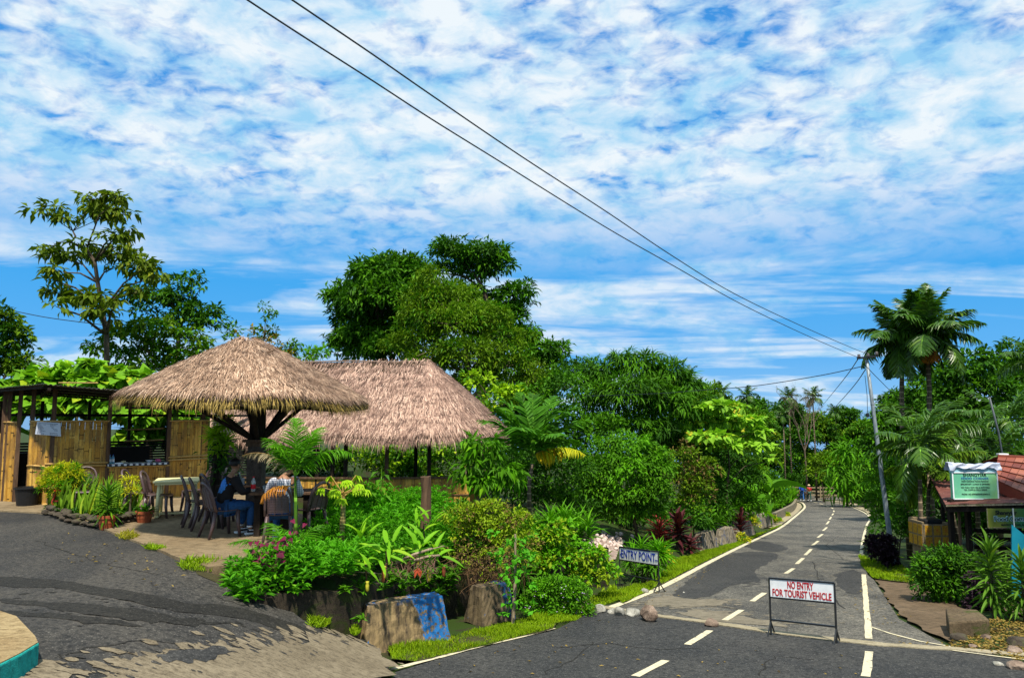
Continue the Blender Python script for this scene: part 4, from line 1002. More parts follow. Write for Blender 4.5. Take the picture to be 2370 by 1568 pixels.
# ---- text helper
def text_mesh(s, size, weight=0.0, extrude=0.002, xs=1.0, align='CENTER', shear=0.0):
    cu = bpy.data.curves.new('lettering', 'FONT'); cu.body = s; cu.size = size; cu.align_x = align; cu.align_y = 'CENTER'; cu.extrude = extrude; cu.offset = weight; cu.shear = shear
    o = bpy.data.objects.new('lettering', cu); COL.objects.link(o); dg = bpy.context.evaluated_depsgraph_get(); dg.update()
    me = bpy.data.meshes.new_from_object(o.evaluated_get(dg)); bpy.data.objects.remove(o); bpy.data.curves.remove(cu)
    for v in me.vertices: v.co.x *= xs
    return me
def place_text(s, size, mat, parent, loc, rot, name='lettering', **k):
    me = text_mesh(s, size, **k); me.materials.clear(); me.materials.append(mat); o = bpy.data.objects.new(name, me); COL.objects.link(o)
    o.parent = parent; o.location = loc; o.rotation_euler = rot; return o
HP = math.pi / 2
# ---- right hand food stall: red corrugated roof on posts
f0 = at(2187, 1166, 16.6); f1 = at(2480, 1160, 15.6); b0 = at(2152, 1104, 20.4); b1 = at(2480, 1098, 19.6)
rroot = empty('food_stall', (f0.x + 1.5, f0.y + 1, zr(17.5)), 'open food stall with a low rusty red corrugated roof on dark posts', 'stall')
mb = MB(); dxs = (f1 - f0)
# ridges run along the long side here, as in the photograph
mb.add(*corr_sheet(f0, b0, f1, b1, 0.16, 0.018)); local(rroot, mb.build('corrugated_roof', M_redtin))
mb = MB(); mb.beam(f0 + Vector((0, -0.02, -0.03)), f1 + Vector((0, -0.02, -0.03)), 0.015, 0.035); local(rroot, mb.build('pale_roof_edge', M_stonec))
mb = MB(); mb.beam(f0 + Vector((0.1, 0.1, -0.12)), f1 + Vector((0, 0.1, -0.12)), 0.08, 0.12); mb.beam(f0 + Vector((0.1, 0.1, -0.12)), b0 + Vector((0.1, 0, -0.10)), 0.07, 0.10); mb.beam(b0 + Vector((0, 0, -0.12)), b1 + Vector((0, 0, -0.12)), 0.08, 0.1); local(rroot, mb.build('roof_beam', M_dwood))
for px, Y, m, w in ((2200, 17.1, M_dwood, .10), (2219, 16.9, M_brown, .045), (2240, 17.4, M_dwood, .09), (2236, 20.0, M_dwood, .07), (2355, 18.0, M_dwood, .09), (2182, 19.7, M_dwood, .07)):
    p = at(px, 1200, Y); g0 = zground(p.x, p.y) - 0.1; mb = MB(); tt = (Y - 16.6) / 3.8; ztop = f0.z * (1 - tt) + b0.z * tt - 0.03
    mb.box((p.x, p.y, (g0 + ztop) / 2), (w / 2, w / 2, (ztop - g0) / 2)); local(rroot, mb.build('stall_post', m))
for i in range(5):
    mb = MB(); z = zr(19.5) + 0.15 + i * 0.22; p = at(2250, 1200, 20.2); q = at(2480, 1200, 19.6); mb.beam((p.x, p.y, z), (q.x, q.y, z + R.uniform(-.04, .04)), 0.05, 0.10); local(rroot, mb.build('back_plank', M_dwood))
# blue side panel
pnl = [at(2341, 1213, 14.6), at(2341, 1372, 14.6), at(2600, 1500, 13.9), at(2600, 1420, 13.9), at(2420, 1278, 14.3)]
mb = MB(); mb.add(pnl + [p + Vector((0.01, 0.04, 0)) for p in pnl], [(0, 1, 2, 3, 4), (9, 8, 7, 6, 5)] + [(i, 5 + i, 5 + (i + 1) % 5, (i + 1) % 5) for i in range(5)])
pnlo = local(rroot, mb.build('blue_side_panel', plain('cyan_board', (0.005, 0.20, 0.29), 0.5, var=0.08)))
p = at(2344, 1190, 14.65); mb = MB(); mb.beam(p + Vector((0, 0, 0.12)), p + Vector((0, 0, -0.3)), 0.02); local(rroot, mb.build('hanging_bar', M_galv))
mb = MB(); p = at(2420, 1350, 15.4); mb.box((p.x, p.y, zr(15) + 0.35), (1.4, 0.5, 0.35)); local(rroot, mb.build('stall_counter', M_tub))
# tiled roof above, of the house at the right edge
hx = at(2310, 1056, 18.6); h2 = at(2520, 1062, 18.0); e0 = at(2306, 1078, 17.6); e1 = at(2440, 1180, 15.9)
troot = empty('tiled_roof_house', (hx.x + 1.5, hx.y, zr(18)), 'house corner with a bright red tiled hip roof at the right edge', 'house')
def tile_slope(p00, p10, p01, p11, name, rows, cols):
    """p00-p10 upper edge, p01-p11 lower edge"""
    mb = MB(); nrm = (p10 - p00).cross(p01 - p00).normalized()
    if nrm.z < 0: nrm = -nrm
    for r in range(rows):
        for c in range(cols):
            q = [p00.lerp(p10, u).lerp(p01.lerp(p11, u), v) for u, v in ((c / cols, r / rows), ((c + .94) / cols, r / rows), ((c + .94) / cols, (r + 1.18) / rows), (c / cols, (r + 1.18) / rows))]
            lift = [nrm * 0.01, nrm * 0.01, nrm * 0.045, nrm * 0.045]; j = nrm * R.uniform(0, 0.008)
            t = [a + l + j for a, l in zip(q, lift)]; bq = [a - nrm * 0.012 for a in t]
            mb.add(t + bq, [(0, 1, 2, 3), (7, 6, 5, 4), (3, 2, 6, 7), (0, 3, 7, 4), (1, 5, 6, 2)])
    return local(troot, mb.build(name, M_tile))
g0 = at(2560, 1240, 15.0); tile_slope(hx, at(2620, 1072, 17.4), at(2298, 1108, 17.2), at(2520, 1205, 14.8), 'tiled_slope', 5, 14)
mb = MB(); a1 = at(2298, 1110, 17.15); a2 = at(2520, 1208, 14.75); mb.beam(a1 + Vector((0, 0, -0.10)), a2 + Vector((0, 0, -0.10)), 0.04, 0.24); local(troot, mb.build('red_fascia', plain('red_fascia_paint', (0.22, 0.035, 0.02), 0.6)))
mb = MB(); mb.beam(hx + Vector((-0.02, 0, 0.02)), at(2620, 1072, 17.4) + Vector((0, 0, 0.02)), 0.14, 0.07); local(troot, mb.build('ridge_cap', M_tile))
mb = MB(); mb.box(hx + Vector((0.1, 0, 0.06)), (0.12, 0.06, 0.02)); local(troot, mb.build('white_ridge_end', M_white))
tile_slope(hx, at(2620, 1072, 17.4), hx + Vector((0.2, 3, -0.9)), at(2620, 1072, 17.4) + Vector((0.5, 3, -0.9)), 'rear_tiled_slope', 5, 14)
mb = MB(); w0 = at(2440, 1180, 16.6); zt_ = a2.z; zg_ = zr(16) - 0.3; mb.box((w0.x + 1.6, 17.2, (zt_ + zg_) / 2 - 0.2), (1.5, 0.6, (zt_ - zg_) / 2 - 0.2)); local(troot, mb.build('house_wall', M_dwood))
# sign box standing on the stall roof
sA = at(2205, 1090, 16.75); sB = at(2308, 1095, 16.75); wS = (sB - sA).length; sc_ = at(2256, 1123, 16.75)
hS = at(2205, 1085, 16.75).z - at(2205, 1146, 16.75).z
sr = empty('food_corner_sign', (sc_.x, sc_.y, sc_.z), 'green food corner sign box under a silver cover standing on the red stall roof', 'sign')
def m_banner(name, c1, c2, c3, sx=1.0):
    t = NT(name); sp = t.n('ShaderNodeSeparateXYZ'); t.l(t.coord(), sp.inputs[0]); n = t.noise(t.coord(), 2.2, 3)
    f = t.math('ADD', t.math('MULTIPLY', sp.outputs[0], sx), t.math('MULTIPLY', n, 0.8)); c = t.ramp(f, [(0.15, c1), (0.45, c2), (0.75, c3)]); t.pbr(c, 0.4, 0.4); return t.m
mb = MB(); mb.box((0, 0.05, 0), (wS / 2, 0.05, hS / 2)); o_ = mb.build('sign_face', m_banner('green_banner', (0.12, 0.42, 0.26), (0.22, 0.60, 0.34), (0.30, 0.62, 0.22), 0.5)); o_.parent = sr
mb = MB()
for s in (-1, 1): mb.beam((s * wS / 2, -0.006, -hS / 2), (s * wS / 2, -0.006, hS / 2), 0.025, 0.02); mb.beam((-wS / 2, -0.006, s * hS / 2), (wS / 2, -0.006, s * hS / 2), 0.02, 0.02)
o_ = mb.build('sign_frame', M_white); o_.parent = sr
mb = MB(); mb.box((0, 0.05, hS / 2 + 0.06), (wS / 2 + .01, 0.05, 0.06)); o_ = mb.build('upper_box', plain('pale_blue_sheet', (0.25, 0.45, 0.52), 0.4)); o_.parent = sr
# crumpled silver cover
V = []; F = []; nxs, nzs = 24, 6
for j in range(nzs + 1):
    for i in range(nxs + 1):
        u = i / nxs; v = j / nzs; e = 0.07 * (abs(u - .5) * 2) ** 4
        V.append(((u - .5) * (wS + 0.10 + e), -0.02 - 0.03 * v + 0.018 * math.sin(u * 19 + v * 5), hS / 2 + 0.20 - 0.10 * v - (0.07 * v if abs(u - .5) > .4 else 0) + 0.012 * math.sin(u * 31 + v * 3) + 0.02 * math.cos((u - .5) * 6.3) * -1))
nb = len(V); V += [(x, y * -1 + 0.10, z) for x, y, z in V]
for j in range(nzs):
    for i in range(nxs):
        a_ = j * (nxs + 1) + i; F.append((a_, a_ + nxs + 1, a_ + nxs + 2, a_ + 1)); F.append((nb + a_, nb + a_ + 1, nb + a_ + nxs + 2, nb + a_ + nxs + 1))
for i in range(nxs): F.append((i, i + 1, nb + i + 1, nb + i))
mb = MB(); mb.add(V, F); o_ = mb.build('silver_cover', plain('silver_foil', (0.42, 0.46, 0.58), 0.35, 0.6, var=0.25, scale=18), smooth=True); o_.parent = sr
M_dk = plain('black_letter', (0.01, 0.012, 0.012), 0.6); M_bl = plain('banner_blue_letter', (0.01, 0.09, 0.38), 0.6)
for s_, z, sz, m_, xs in (('SHANGYIAR', .40, .125, M_dk, 1.05), ('FOOD CORNER', .275, .095, M_bl, 1.25), ('MAIN PARKING MAWLYNNONG', .165, .062, M_dk, .92), ('(BREAKFAST, LUNCH & DINNER)', .06, .062, M_dk, 1.0), ('VEG THALI, NON VEG & ROTI THALI', -.065, .062, M_dk, .88),
                      ('TEA, COFFE & COLD DRINK', -.155, .062, M_dk, .92), ('PHONE .NO: 8787582064/8262904512', -.32, .062, M_dk, .86)):
    k = hS / 1.0
    place_text(s_, sz * hS * 1.25, m_, sr, (0, -0.008, z * k), (HP, 0, 0), weight=0.0, xs=xs)
mb = MB(); mb.box((0, 0.02, -hS / 2 - 0.05), (wS / 2 + 0.10, 0.07, 0.045), jit=0.01); o_ = mb.build('base_plank', M_dwood); o_.parent = sr
# hanging banner under the roof
bA = at(2282, 1176, 15.9); bw, bh = 1.5, at(2282, 1172, 15.9).z - at(2282, 1216, 15.9).z
br = empty('hanging_banner', (bA.x + bw / 2, bA.y, bA.z - bh / 2), 'green and blue banner hanging under the stall roof edge at the right', 'sign')
mb = MB(); mb.box((0, 0, 0), (bw / 2, 0.012, bh / 2)); o_ = mb.build('banner_face', m_banner('green_blue_banner', (0.13, 0.16, 0.02), (0.03, 0.17, 0.05), (0.01, 0.12, 0.17), 0.55)); o_.parent = br
mb = MB(); mb.beam((-bw / 2, -0.014, -bh / 2), (bw / 2, -0.014, -bh / 2), 0.012, 0.012); mb.beam((-bw / 2, -0.014, -bh / 2), (-bw / 2, -0.014, bh / 2), 0.01, 0.012); o_ = mb.build('banner_edge', M_stonec); o_.parent = br
M_wt = plain('pale_outline', (0.35, 0.55, 0.55), 0.6)
place_text('Shangyiar', bh * 0.30, M_dk, br, (-bw / 2 + 0.40, -0.016, bh * .28), (HP, 0, 0), weight=0.004)
place_text('Food Corner', bh * 0.36, M_wt, br, (-bw / 2 + 0.52, -0.015, -bh * .04), (HP, 0, 0), name='lettering_outline', weight=0.012)
place_text('Food Corner', bh * 0.36, M_dk, br, (-bw / 2 + 0.52, -0.021, -bh * .04), (HP, 0, 0), weight=0.001)
place_text('MAWLYNNONG, MAIN PARKING', bh * 0.14, M_dk, br, (-bw / 2 + 0.70, -0.016, -bh * .35), (HP, 0, 0), weight=0.001)
# yellow tiled planter box with the palms
p0 = at(2139, 1213, 18.6); gz = zr(18.6); zt2 = at(2139, 1213, 18.6).z + 0.0
bxr = empty('tiled_planter_box', (p0.x + 0.3, p0.y + 0.35, gz), 'square planter box faced with yellow ornamental tiles beside the stall post', 'planter')
wB = 0.64; zb = at(2139, 1266, 18.6).z
def m_ytile():
    t = NT('yellow_tile'); n = t.noise(t.coord(), 22, 4); c = t.mix(t.ramp(n, [(0.45, 0.0), (0.6, 1.0)]), (0.42, 0.24, 0.012), (0.30, 0.13, 0.01)); t.pbr(c, 0.5); return t.m
M_yt = m_ytile(); M_orn = plain('orange_ornament', (0.40, 0.10, 0.01), 0.5)
mb = MB(); hb = (p0.z - zb)
for s, c_, h_ in ((0, (0, -wB / 2, 0), (wB / 2, 0.03, hb / 2)), (1, (-wB / 2, 0, 0.03), (0.03, wB / 2, hb / 2 + .03)), (2, (0, wB / 2, 0.05), (wB / 2, 0.03, hb / 2 + .05)), (3, (wB / 2, 0, 0.02), (0.03, wB / 2, hb / 2 + .02))):
    mb.box((c_[0], c_[1], zb - gz + hb / 2 + c_[2]), h_)
mb.box((0, 0, (zb - gz) / 2 - .05), (wB / 2 - .03, wB / 2 - .03, (zb - gz) / 2 + .05)); o_ = mb.build('box_wall', m_concrete('planter_concrete', (0.16, 0.12, 0.07), (0.26, 0.20, 0.12), (0.08, 0.06, 0.03), 3.0), bevel=0.008); o_.parent = bxr
for i in range(3):
    for j in range(2):
        mb = MB(); cx_ = -wB / 2 + wB * (i + .5) / 3; cz_ = zb - gz + hb * (j + .5) / 2; mb.box((cx_, -wB / 2 - 0.032, cz_), (wB / 6 - 0.025, 0.008, hb / 4 - 0.022)); o_ = mb.build('face_tile', M_yt); o_.parent = bxr
        mb2 = MB(); mb2.box((cx_, -wB / 2 - 0.043, cz_ + .02), (0.022, 0.003, 0.028), taper=0.3); mb2.box((cx_, -wB / 2 - 0.043, cz_ - .03), (0.035, 0.003, 0.008)); q_ = mb2.build('ornament', M_orn); q_.parent = o_
        mb = MB(); mb.box((-wB / 2 - 0.032, cx_, cz_ + .01), (0.008, wB / 6 - 0.025, hb / 4 - 0.022)); o_ = mb.build('face_tile', M_yt); o_.parent = bxr
mb = MB(); mb.box((0, 0, zb - gz + hb - 0.08), (wB / 2 - .03, wB / 2 - .03, 0.03)); o_ = mb.build('box_soil', M_soil); o_.parent = bxr
mb = MB(); mb.box((0.12, 0.1, zb - gz + hb + 0.0), (0.26, 0.18, 0.07)); o_ = mb.build('dark_trough', M_tub, bevel=0.02); o_.parent = bxr
# flat slab at the right foreground
mb = MB(); s0 = onroad(2186, 1500); s1 = at(2182, 1402, s0.y + 0.4); a_ = onroad(2200, 1480)
zt3 = a_.z + 0.24; q0 = onz(2187, 1404, zt3); q1 = onz(2262, 1409, zt3); q2 = onz(2290, 1432, zt3); q3 = onz(2195, 1438, zt3)
ring3 = ccw([(q0.x, q0.y), (q1.x, q1.y), (q2.x, q2.y), (q3.x, q3.y)]); prism(mb, ring3, zt3 - 0.45, zt3)
tag(mb.build('concrete_slab', m_concrete('slab_concrete', (.085, .06, .035), (.15, .11, .065), (.03, .024, .012), 2.5, .3, (.04, .06, .008)), bevel=0.03), 'low mossy concrete slab at the end of the side path', 'slab')
# bamboo rail fence at the far bend
fp = [at(1836, 1145, 88), at(1870, 1146, 88)]; fr = empty('rail_fence', (fp[0].x, 88, zr(86)), 'pale wooden rail fence behind the walkers at the bend', 'fence')
M_rail = plain('pale_rail', (0.25, 0.20, 0.12), 0.8)
for k in range(3):
    mb = MB(); z = EYE + ray(1840, (1127, 1135, 1144)[k]).z * 88; mb.beam((fp[0].x - 0.2, 88, z), (fp[0].x + 5.2, 88.3, z - .1), 0.08, 0.14); local(fr, mb.build('rail', M_rail))
for k in range(4):
    mb = MB(); x = fp[0].x + 1.6 * k; mb.beam((x, 88.1, zr(86) - 1.0), (x, 88.1, EYE + ray(1840, 1124).z * 88), 0.12); local(fr, mb.build('fence_post', M_rail))
# ------------------------------------------------------------------ foliage library
T_LEAF = np.array([(0, 0, 0), (-0.5, 0.42, 0.14), (0, 1, -0.10), (0.5, 0.42, 0.14), (0, 0.5, 0.0)]); F_LEAF = np.array([(0, 4, 1), (4, 2, 1), (0, 3, 4), (4, 3, 2)])
T_DIA = np.array([(0, 0, 0), (-0.5, 0.45, 0.10), (0, 1, -0.08), (0.5, 0.45, 0.10)]); F_DIA = np.array([(0, 2, 1), (0, 3, 2)])
T_HEART = np.array([(0, 0.10, 0), (-0.34, 0.0, 0.04), (-0.52, 0.30, 0.10), (0, 1, -0.16), (0.52, 0.30, 0.10), (0.34, 0, 0.04), (0, 0.5, -0.02)]); F_HEART = np.array([(0, 6, 2), (0, 2, 1), (6, 3, 2), (0, 4, 6), (0, 5, 4), (6, 4, 3)])
def strip_T(n, droop=0.25, taper=(0.55, 1.0, 0.9, 0.0), fold=0.1):
    """long leaf: n segments, curving down"""
    V = []; F = []
    for i in range(n + 1):
        t = i / n; w = np.interp(t, np.linspace(0, 1, len(taper)), taper) / 2; z = -droop * t * t; y = t * (1 - 0.18 * droop * t)
        V += [(-w, y, z + fold * w), (0, y, z), (w, y, z + fold * w)]
    for i in range(n):
        a = 3 * i; b = a + 3; F += [(a, a + 1, b + 1, b), (a + 1, a + 2, b + 2, b + 1)]
    return np.array(V), np.array(F)
T_BLADE, F_BLADE = strip_T(3, 0.35, (0.6, 1.0, 0.7, 0.02)); T_STRAP, F_STRAP = strip_T(4, 0.30, (0.5, 1.0, 1.0, 0.75, 0.02)); T_BAN, F_BAN = strip_T(7, 0.55, (0.12, 0.9, 1.0, 1.0, 0.95, 0.75, 0.05), 0.35)
KINDS = {'leaf': (T_LEAF, F_LEAF), 'dia': (T_DIA, F_DIA), 'heart': (T_HEART, F_HEART), 'blade': (T_BLADE, F_BLADE), 'strap': (T_STRAP, F_STRAP), 'banana': (T_BAN, F_BAN)}
class Leaves:
    def __init__(s): s.mb = MB()
    def add(s, kind, P, D, U, W, Ln):
        P = np.asarray(P, float).reshape(-1, 3); n = len(P)
        if n == 0: return s
        D = np.broadcast_to(np.asarray(D, float), (n, 3)); U = np.broadcast_to(np.asarray(U, float), (n, 3)); W = np.broadcast_to(np.asarray(W, float), (n,)); Ln = np.broadcast_to(np.asarray(Ln, float), (n,))
        T, F = KINDS[kind]; V, Fi = scatter(T, F, P, D, U, W, Ln, Z=Ln); s.mb.V.append(V); s.mb.F.append(Fi + s.mb.n); s.mb.n += len(V); return s
    def build(s, name, mat, parent=None): return s.mb.build(name, mat, parent)
def rand_dirs(n):
    v = NR.normal(0, 1, (n, 3)); return v / np.linalg.norm(v, axis=1, keepdims=True)
def unit(v): return v / np.maximum(np.linalg.norm(v, axis=-1, keepdims=True), 1e-9)
def clump_points(blobs, per_m2, rs, flat=0.75):
    """sub-clump centres spread over the surfaces of the crown's lobes: (centre, radius, outward)"""
    C = []; Rr = []; O = []; blobs = [(c, tuple(max(.3 * q, q - .22 * rs) for q in r)) for c, r in blobs]
    for c, r in blobs:
        c = np.array(c, float); r = np.array(r, float); area = 4 * math.pi * ((r[0] * r[1]) ** 1.6 / 3 + (r[0] * r[2]) ** 1.6 / 3 + (r[1] * r[2]) ** 1.6 / 3) ** (1 / 1.6)
        n = max(3, int(area * per_m2)); d = rand_dirs(n); d[:, 2] = np.where(d[:, 2] < -0.35, -d[:, 2] * 0.8, d[:, 2]); d = unit(d)
        k = 0.72 + 0.28 * NR.rand(n) ** 0.7
        inner = NR.rand(n) < 0.22; k = np.where(inner, k * 0.55, k); k = np.where(NR.rand(n) < .08, 1.0 + .4 * NR.rand(n), k)
        C.append(c + d * r * k[:, None]); Rr.append(rs * NR.uniform(0.55, 1.25, n)); O.append(d)
    return np.concatenate(C), np.concatenate(Rr), np.concatenate(O)
def fill_clumps(lv, C, Rr, O, kind, nleaf, size, aspect=0.45, droop=0.3, flat=0.6, outw=0.6):
    n = len(C); d = rand_dirs(n * nleaf); Cn = np.repeat(C, nleaf, 0); Rn = np.repeat(Rr, nleaf); On = np.repeat(O, nleaf, 0)
    d = unit(d + On * 0.5 + np.array([0, 0, 0.25])); q = Rn * (0.35 + 0.65 * NR.rand(len(Rn)) ** 0.5) * np.where(NR.rand(len(Rn)) < .16, 1.55, 1.0)
    P = Cn + d * q[:, None] * np.array([1, 1, flat])
    D = unit(d * outw + On * 0.25 + NR.normal(0, 0.45, d.shape) + np.array([0, 0, -droop]))
    U = unit(np.array([0, 0, 1.0]) + d * 0.45 + NR.normal(0, 0.35, d.shape))
    S = size * NR.uniform(0.65, 1.3, len(P)); lv.add(kind, P, D, U, S * aspect, S)
def limbs(base, blobs, r0, C=None, twigs=60, lean=None, mat=None, trunk_pts=None, wig=0.04):
    """tapered trunk, a limb to every lobe, twigs to some clumps; one mesh"""
    mb = MB(); base = Vector(base); tops = [Vector(b[0]) for b in blobs]; H = max(t.z for t in tops) - base.z; cen = sum(tops, Vector()) / len(tops)
    if trunk_pts is None:
        k = 6; tip = Vector((cen.x, cen.y, base.z + H * 0.8)); trunk_pts = []
        for i in range(k + 1):
            t = i / k; p = base.lerp(tip, t); trunk_pts.append(p + Vector((R.uniform(-1, 1), R.uniform(-1, 1), 0)) * H * wig * t)
    tp = [Vector(p) for p in trunk_pts]; k = len(tp) - 1; rad = [r0 * (1.25 if i == 0 else 1.0) * (1 - 0.75 * i / k) for i in range(k + 1)]; mb.tube(tp, rad, 9)
    nodes = []
    for t in tops:
        j = min(range(1, k + 1), key=lambda i: (tp[i] - t).length + max(0, tp[i].z - t.z + (tp[i] - t).length * 0.35) * 2); s = tp[j]; rr = max(rad[j] * 0.6, 0.015)
        m = s.lerp(t, 0.5) + Vector((R.uniform(-.1, .1), R.uniform(-.1, .1), 0.12)) * (t - s).length; mb.tube([s, s.lerp(m, .5), m, m.lerp(t, .6), t], [rr, rr * .85, rr * .65, rr * .45, rr * .25], 6); nodes.append((m, rr * .4)); nodes.append((t, rr * .3))
    if C is not None and twigs:
        for i in NR.choice(len(C), min(twigs, len(C)), replace=False):
            c = Vector(C[i]); s, rr = min(nodes, key=lambda q: (q[0] - c).length); m = s.lerp(c, .5) + Vector((0, 0, 0.08 * (c - s).length)); rr = max(rr * 0.6, 0.006); mb.tube([s, m, c], [rr, rr * .7, rr * .3], 4, cap=False)
    return mb
def pxblobs(lst, Y):
    """lobes given as seen: (px, py, half width, half height, depth offset)"""
    out = []
    for b in lst:
        px, py, rx, ry = b[:4]; dy = b[4] if len(b) > 4 else 0; y = Y + dy; p = at(px, py, y); s = y / FPX
        out.append((tuple(p), (rx * s, max(rx, ry) * s * 0.9, ry * s)))
    return out
def tree(name, label, cat, base, blobs, r0, leafmat, kind='leaf', size=0.25, nleaf=16, per=1.6, rs=0.45, aspect=0.45, droop=0.3, flat=0.6, group=None, mix=None, bark=None, twigs=60, trunk_pts=None, wig=0.04, outw=0.6):
    root = empty(name, base, label, cat, group); C, Rr, O = clump_points(blobs, per * 1.5, rs); nleaf = int(nleaf * 1.4)
    lv = Leaves(); sel = np.ones(len(C), bool)
    if mix:
        sel = NR.rand(len(C)) > mix[1]; sel[0] = True; sel[-1] = False; l2 = Leaves(); fill_clumps(l2, C[~sel], Rr[~sel], O[~sel], kind, nleaf, size, aspect, droop, flat, outw)
        local(root, l2.build('crown', mix[0]))
    fill_clumps(lv, C[sel], Rr[sel], O[sel], kind, nleaf, size, aspect, droop, flat, outw); local(root, lv.build('crown', leafmat))
    mb = limbs(base, blobs, r0, C, twigs, trunk_pts=trunk_pts, wig=wig); local(root, mb.build('trunk', bark or M_bark, smooth=True)); return root
def frond(lv, stem, base, az, elev, Lf, n, ll, lw, droop=0.9, hang=0.5, sr=0.02, twist=0.0, narrow=0.0, vee=0.3, curl=0.0):
    """feather frond: arching rachis and two rows of leaflets"""
    base = np.array(base, float); h = np.array([math.cos(az), math.sin(az), 0]); pts = []; p = base.copy(); k = 12; e = elev
    for i in range(k + 1):
        pts.append(p.copy()); e_i = elev - droop * (i / k) ** 1.4; p = p + (h * math.cos(e_i) + np.array([0, 0, 1]) * math.sin(e_i)) * Lf / k
    pts = np.array(pts); stem.tube([Vector(q) for q in pts], [sr * (1 - 0.85 * i / k) for i in range(k + 1)], 5, cap=False)
    t = np.linspace(0.14, 1.0, n); f = t * k; i = np.minimum(f.astype(int), k - 1); fr = (f - i)[:, None]; P = pts[i] * (1 - fr) + pts[i + 1] * fr; T = unit(pts[np.minimum(i + 1, k)] - pts[i])
    side = unit(np.cross(T, np.array([0, 0, 1.0]))); upv = np.cross(side, T)
    prof = np.sin(np.clip((t + 0.12) / 1.12, 0, 1) * math.pi) ** 0.55 * (1 - 0.3 * t)
    for s in (-1, 1):
        D = side * s * (1 - narrow) + T * (0.55 + 0.6 * t[:, None]) + upv * vee + np.array([0, 0, -hang]) * (0.5 + NR.rand(n)[:, None]) + NR.normal(0, 0.17, (n, 3))
        lv.add('blade', P, unit(D), unit(upv + side * s * -0.3), lw * (0.7 + 0.5 * NR.rand(n)), ll * prof * NR.uniform(0.8, 1.1, n) + 0.02)
def palm(name, label, cat, trunk_pts, r, crown_r, nf, mat, ll=0.5, lw=0.05, n=34, group=None, bark=None, shaft=None, elev=(0.2, 1.35), droop=(0.7, 1.5), hang=0.5, dead=0, seed=0, az0=0.0, azs=None, sr=0.025, dead_mat=None):
    rr = random.Random(seed); tp = [Vector(p) for p in trunk_pts]; root = empty(name, tp[0], label, cat, group); mb = MB()
    mb.tube(tp, [r * (1.3 if i == 0 else 1.0) * (1 - 0.25 * i / (len(tp) - 1)) for i in range(len(tp))], 10); local(root, mb.build('trunk', bark or M_palm, smooth=True)); top = tp[-1]
    if shaft:
        d = (tp[-1] - tp[-2]).normalized(); mb = MB(); mb.tube([top, top + d * shaft * .5, top + d * shaft], [r * .9, r * 1.05, r * .5], 10); local(root, mb.build('crown_shaft', M_green_stem, smooth=True)); top = top + d * shaft
    lv = Leaves(); st = MB(); dl = Leaves(); ds = MB()
    for i in range(nf):
        t = i / max(1, nf - 1); az = az0 + i * 2.39996 if azs is None else azs[i]
        el = elev[1] + (elev[0] - elev[1]) * t + rr.uniform(-.12, .12); dr = droop[0] + (droop[1] - droop[0]) * t
        frond(lv, st, top, az, el, crown_r * rr.uniform(.85, 1.1), n, ll * rr.uniform(.85, 1.1), lw, dr, hang * (0.5 + t), sr)
    local(root, lv.build('crown', mat)); local(root, st.build('frond_stems', M_green_stem))
    if dead:
        for i in range(dead): frond(dl, ds, top - Vector((0, 0, 0.25)), rr.uniform(3.5, 6.0), -0.3, crown_r * .5, 20, ll * .8, lw * .7, 1.2, 1.6, sr)
        o = dl.build('dead_fronds', dead_mat or G_orange); local(root, o); o['label'] = 'orange dead fronds hanging under the crown'; ds_ = ds.build('dead_frond_stems', M_brown); local(root, ds_)
    return root
def rosette(lv, c, n, ln, w, elev=(0.1, 1.4), kind='strap', rise=0.0, rr=R):
    """leaves radiating from a point or up a short stem"""
    c = np.array(c, float); P = []; D = []; U = []; W = []; Ls = []
    for i in range(n):
        t = i / max(1, n - 1); a = i * 2.39996 + rr.uniform(-.3, .3); e = elev[0] + (elev[1] - elev[0]) * t + rr.uniform(-.15, .15)
        d = np.array([math.cos(a) * math.cos(e), math.sin(a) * math.cos(e), math.sin(e)]); P.append(c + np.array([0, 0, rise * t])); D.append(d); U.append(np.array([0, 0, 1.0]) + np.array([math.cos(a), math.sin(a), 0]) * -0.4); k = rr.uniform(.75, 1.15); W.append(w * k); Ls.append(ln * k)
    lv.add(kind, P, D, U, W, Ls)
def dracaena(label, base, h, ln, w, mat, n=60, group=None, name='dracaena', kind='strap', lean=(0, 0), stems=1, spread=0.0, elev=(-0.5, 1.3), bare=0.25):
    root = empty(name, base, label, 'plant', group); lv = Leaves(); mb = MB(); base = Vector(base)
    for s in range(stems):
        o = Vector((R.uniform(-1, 1) * spread, R.uniform(-1, 1) * spread, 0)) if s else Vector((0, 0, 0)); hh = h * (1 if s == 0 else R.uniform(.55, .9))
        mb.tube([base + o * .3, base + o * .7 + Vector((lean[0] * .5, lean[1] * .5, hh * .5)), base + o + Vector((lean[0], lean[1], hh))], [0.03, 0.025, 0.015], 7)
        for k in range(n // stems):
            t = k / (n / stems); c = base + o * (.3 + .7 * t) + Vector((lean[0] * t, lean[1] * t, hh * (bare + (1 - bare) * t))); a = k * 2.39996; e = elev[0] + (elev[1] - elev[0]) * t + R.uniform(-.2, .2)
            d = Vector((math.cos(a) * math.cos(e), math.sin(a) * math.cos(e), math.sin(e))); kk = R.uniform(.8, 1.1); lv.add(kind, [tuple(c)], [tuple(d)], [(-d.x * .4, -d.y * .4, 1)], w * kk, ln * kk)
    local(root, lv.build('leaves', mat)); local(root, mb.build('stem', M_bark)); return root
def mound(name, label, cat, base, blobs, mat, kind='leaf', size=0.12, nleaf=14, per=8, rs=0.18, aspect=0.45, droop=0.2, mix=None, group=None, flat=0.8, twigs=30, r0=0.03, outw=0.6):
    return tree(name, label, cat, base, blobs, r0, mat, kind, size, nleaf, per, rs, aspect, droop, flat, group, mix, twigs=twigs, wig=0.01, outw=outw)
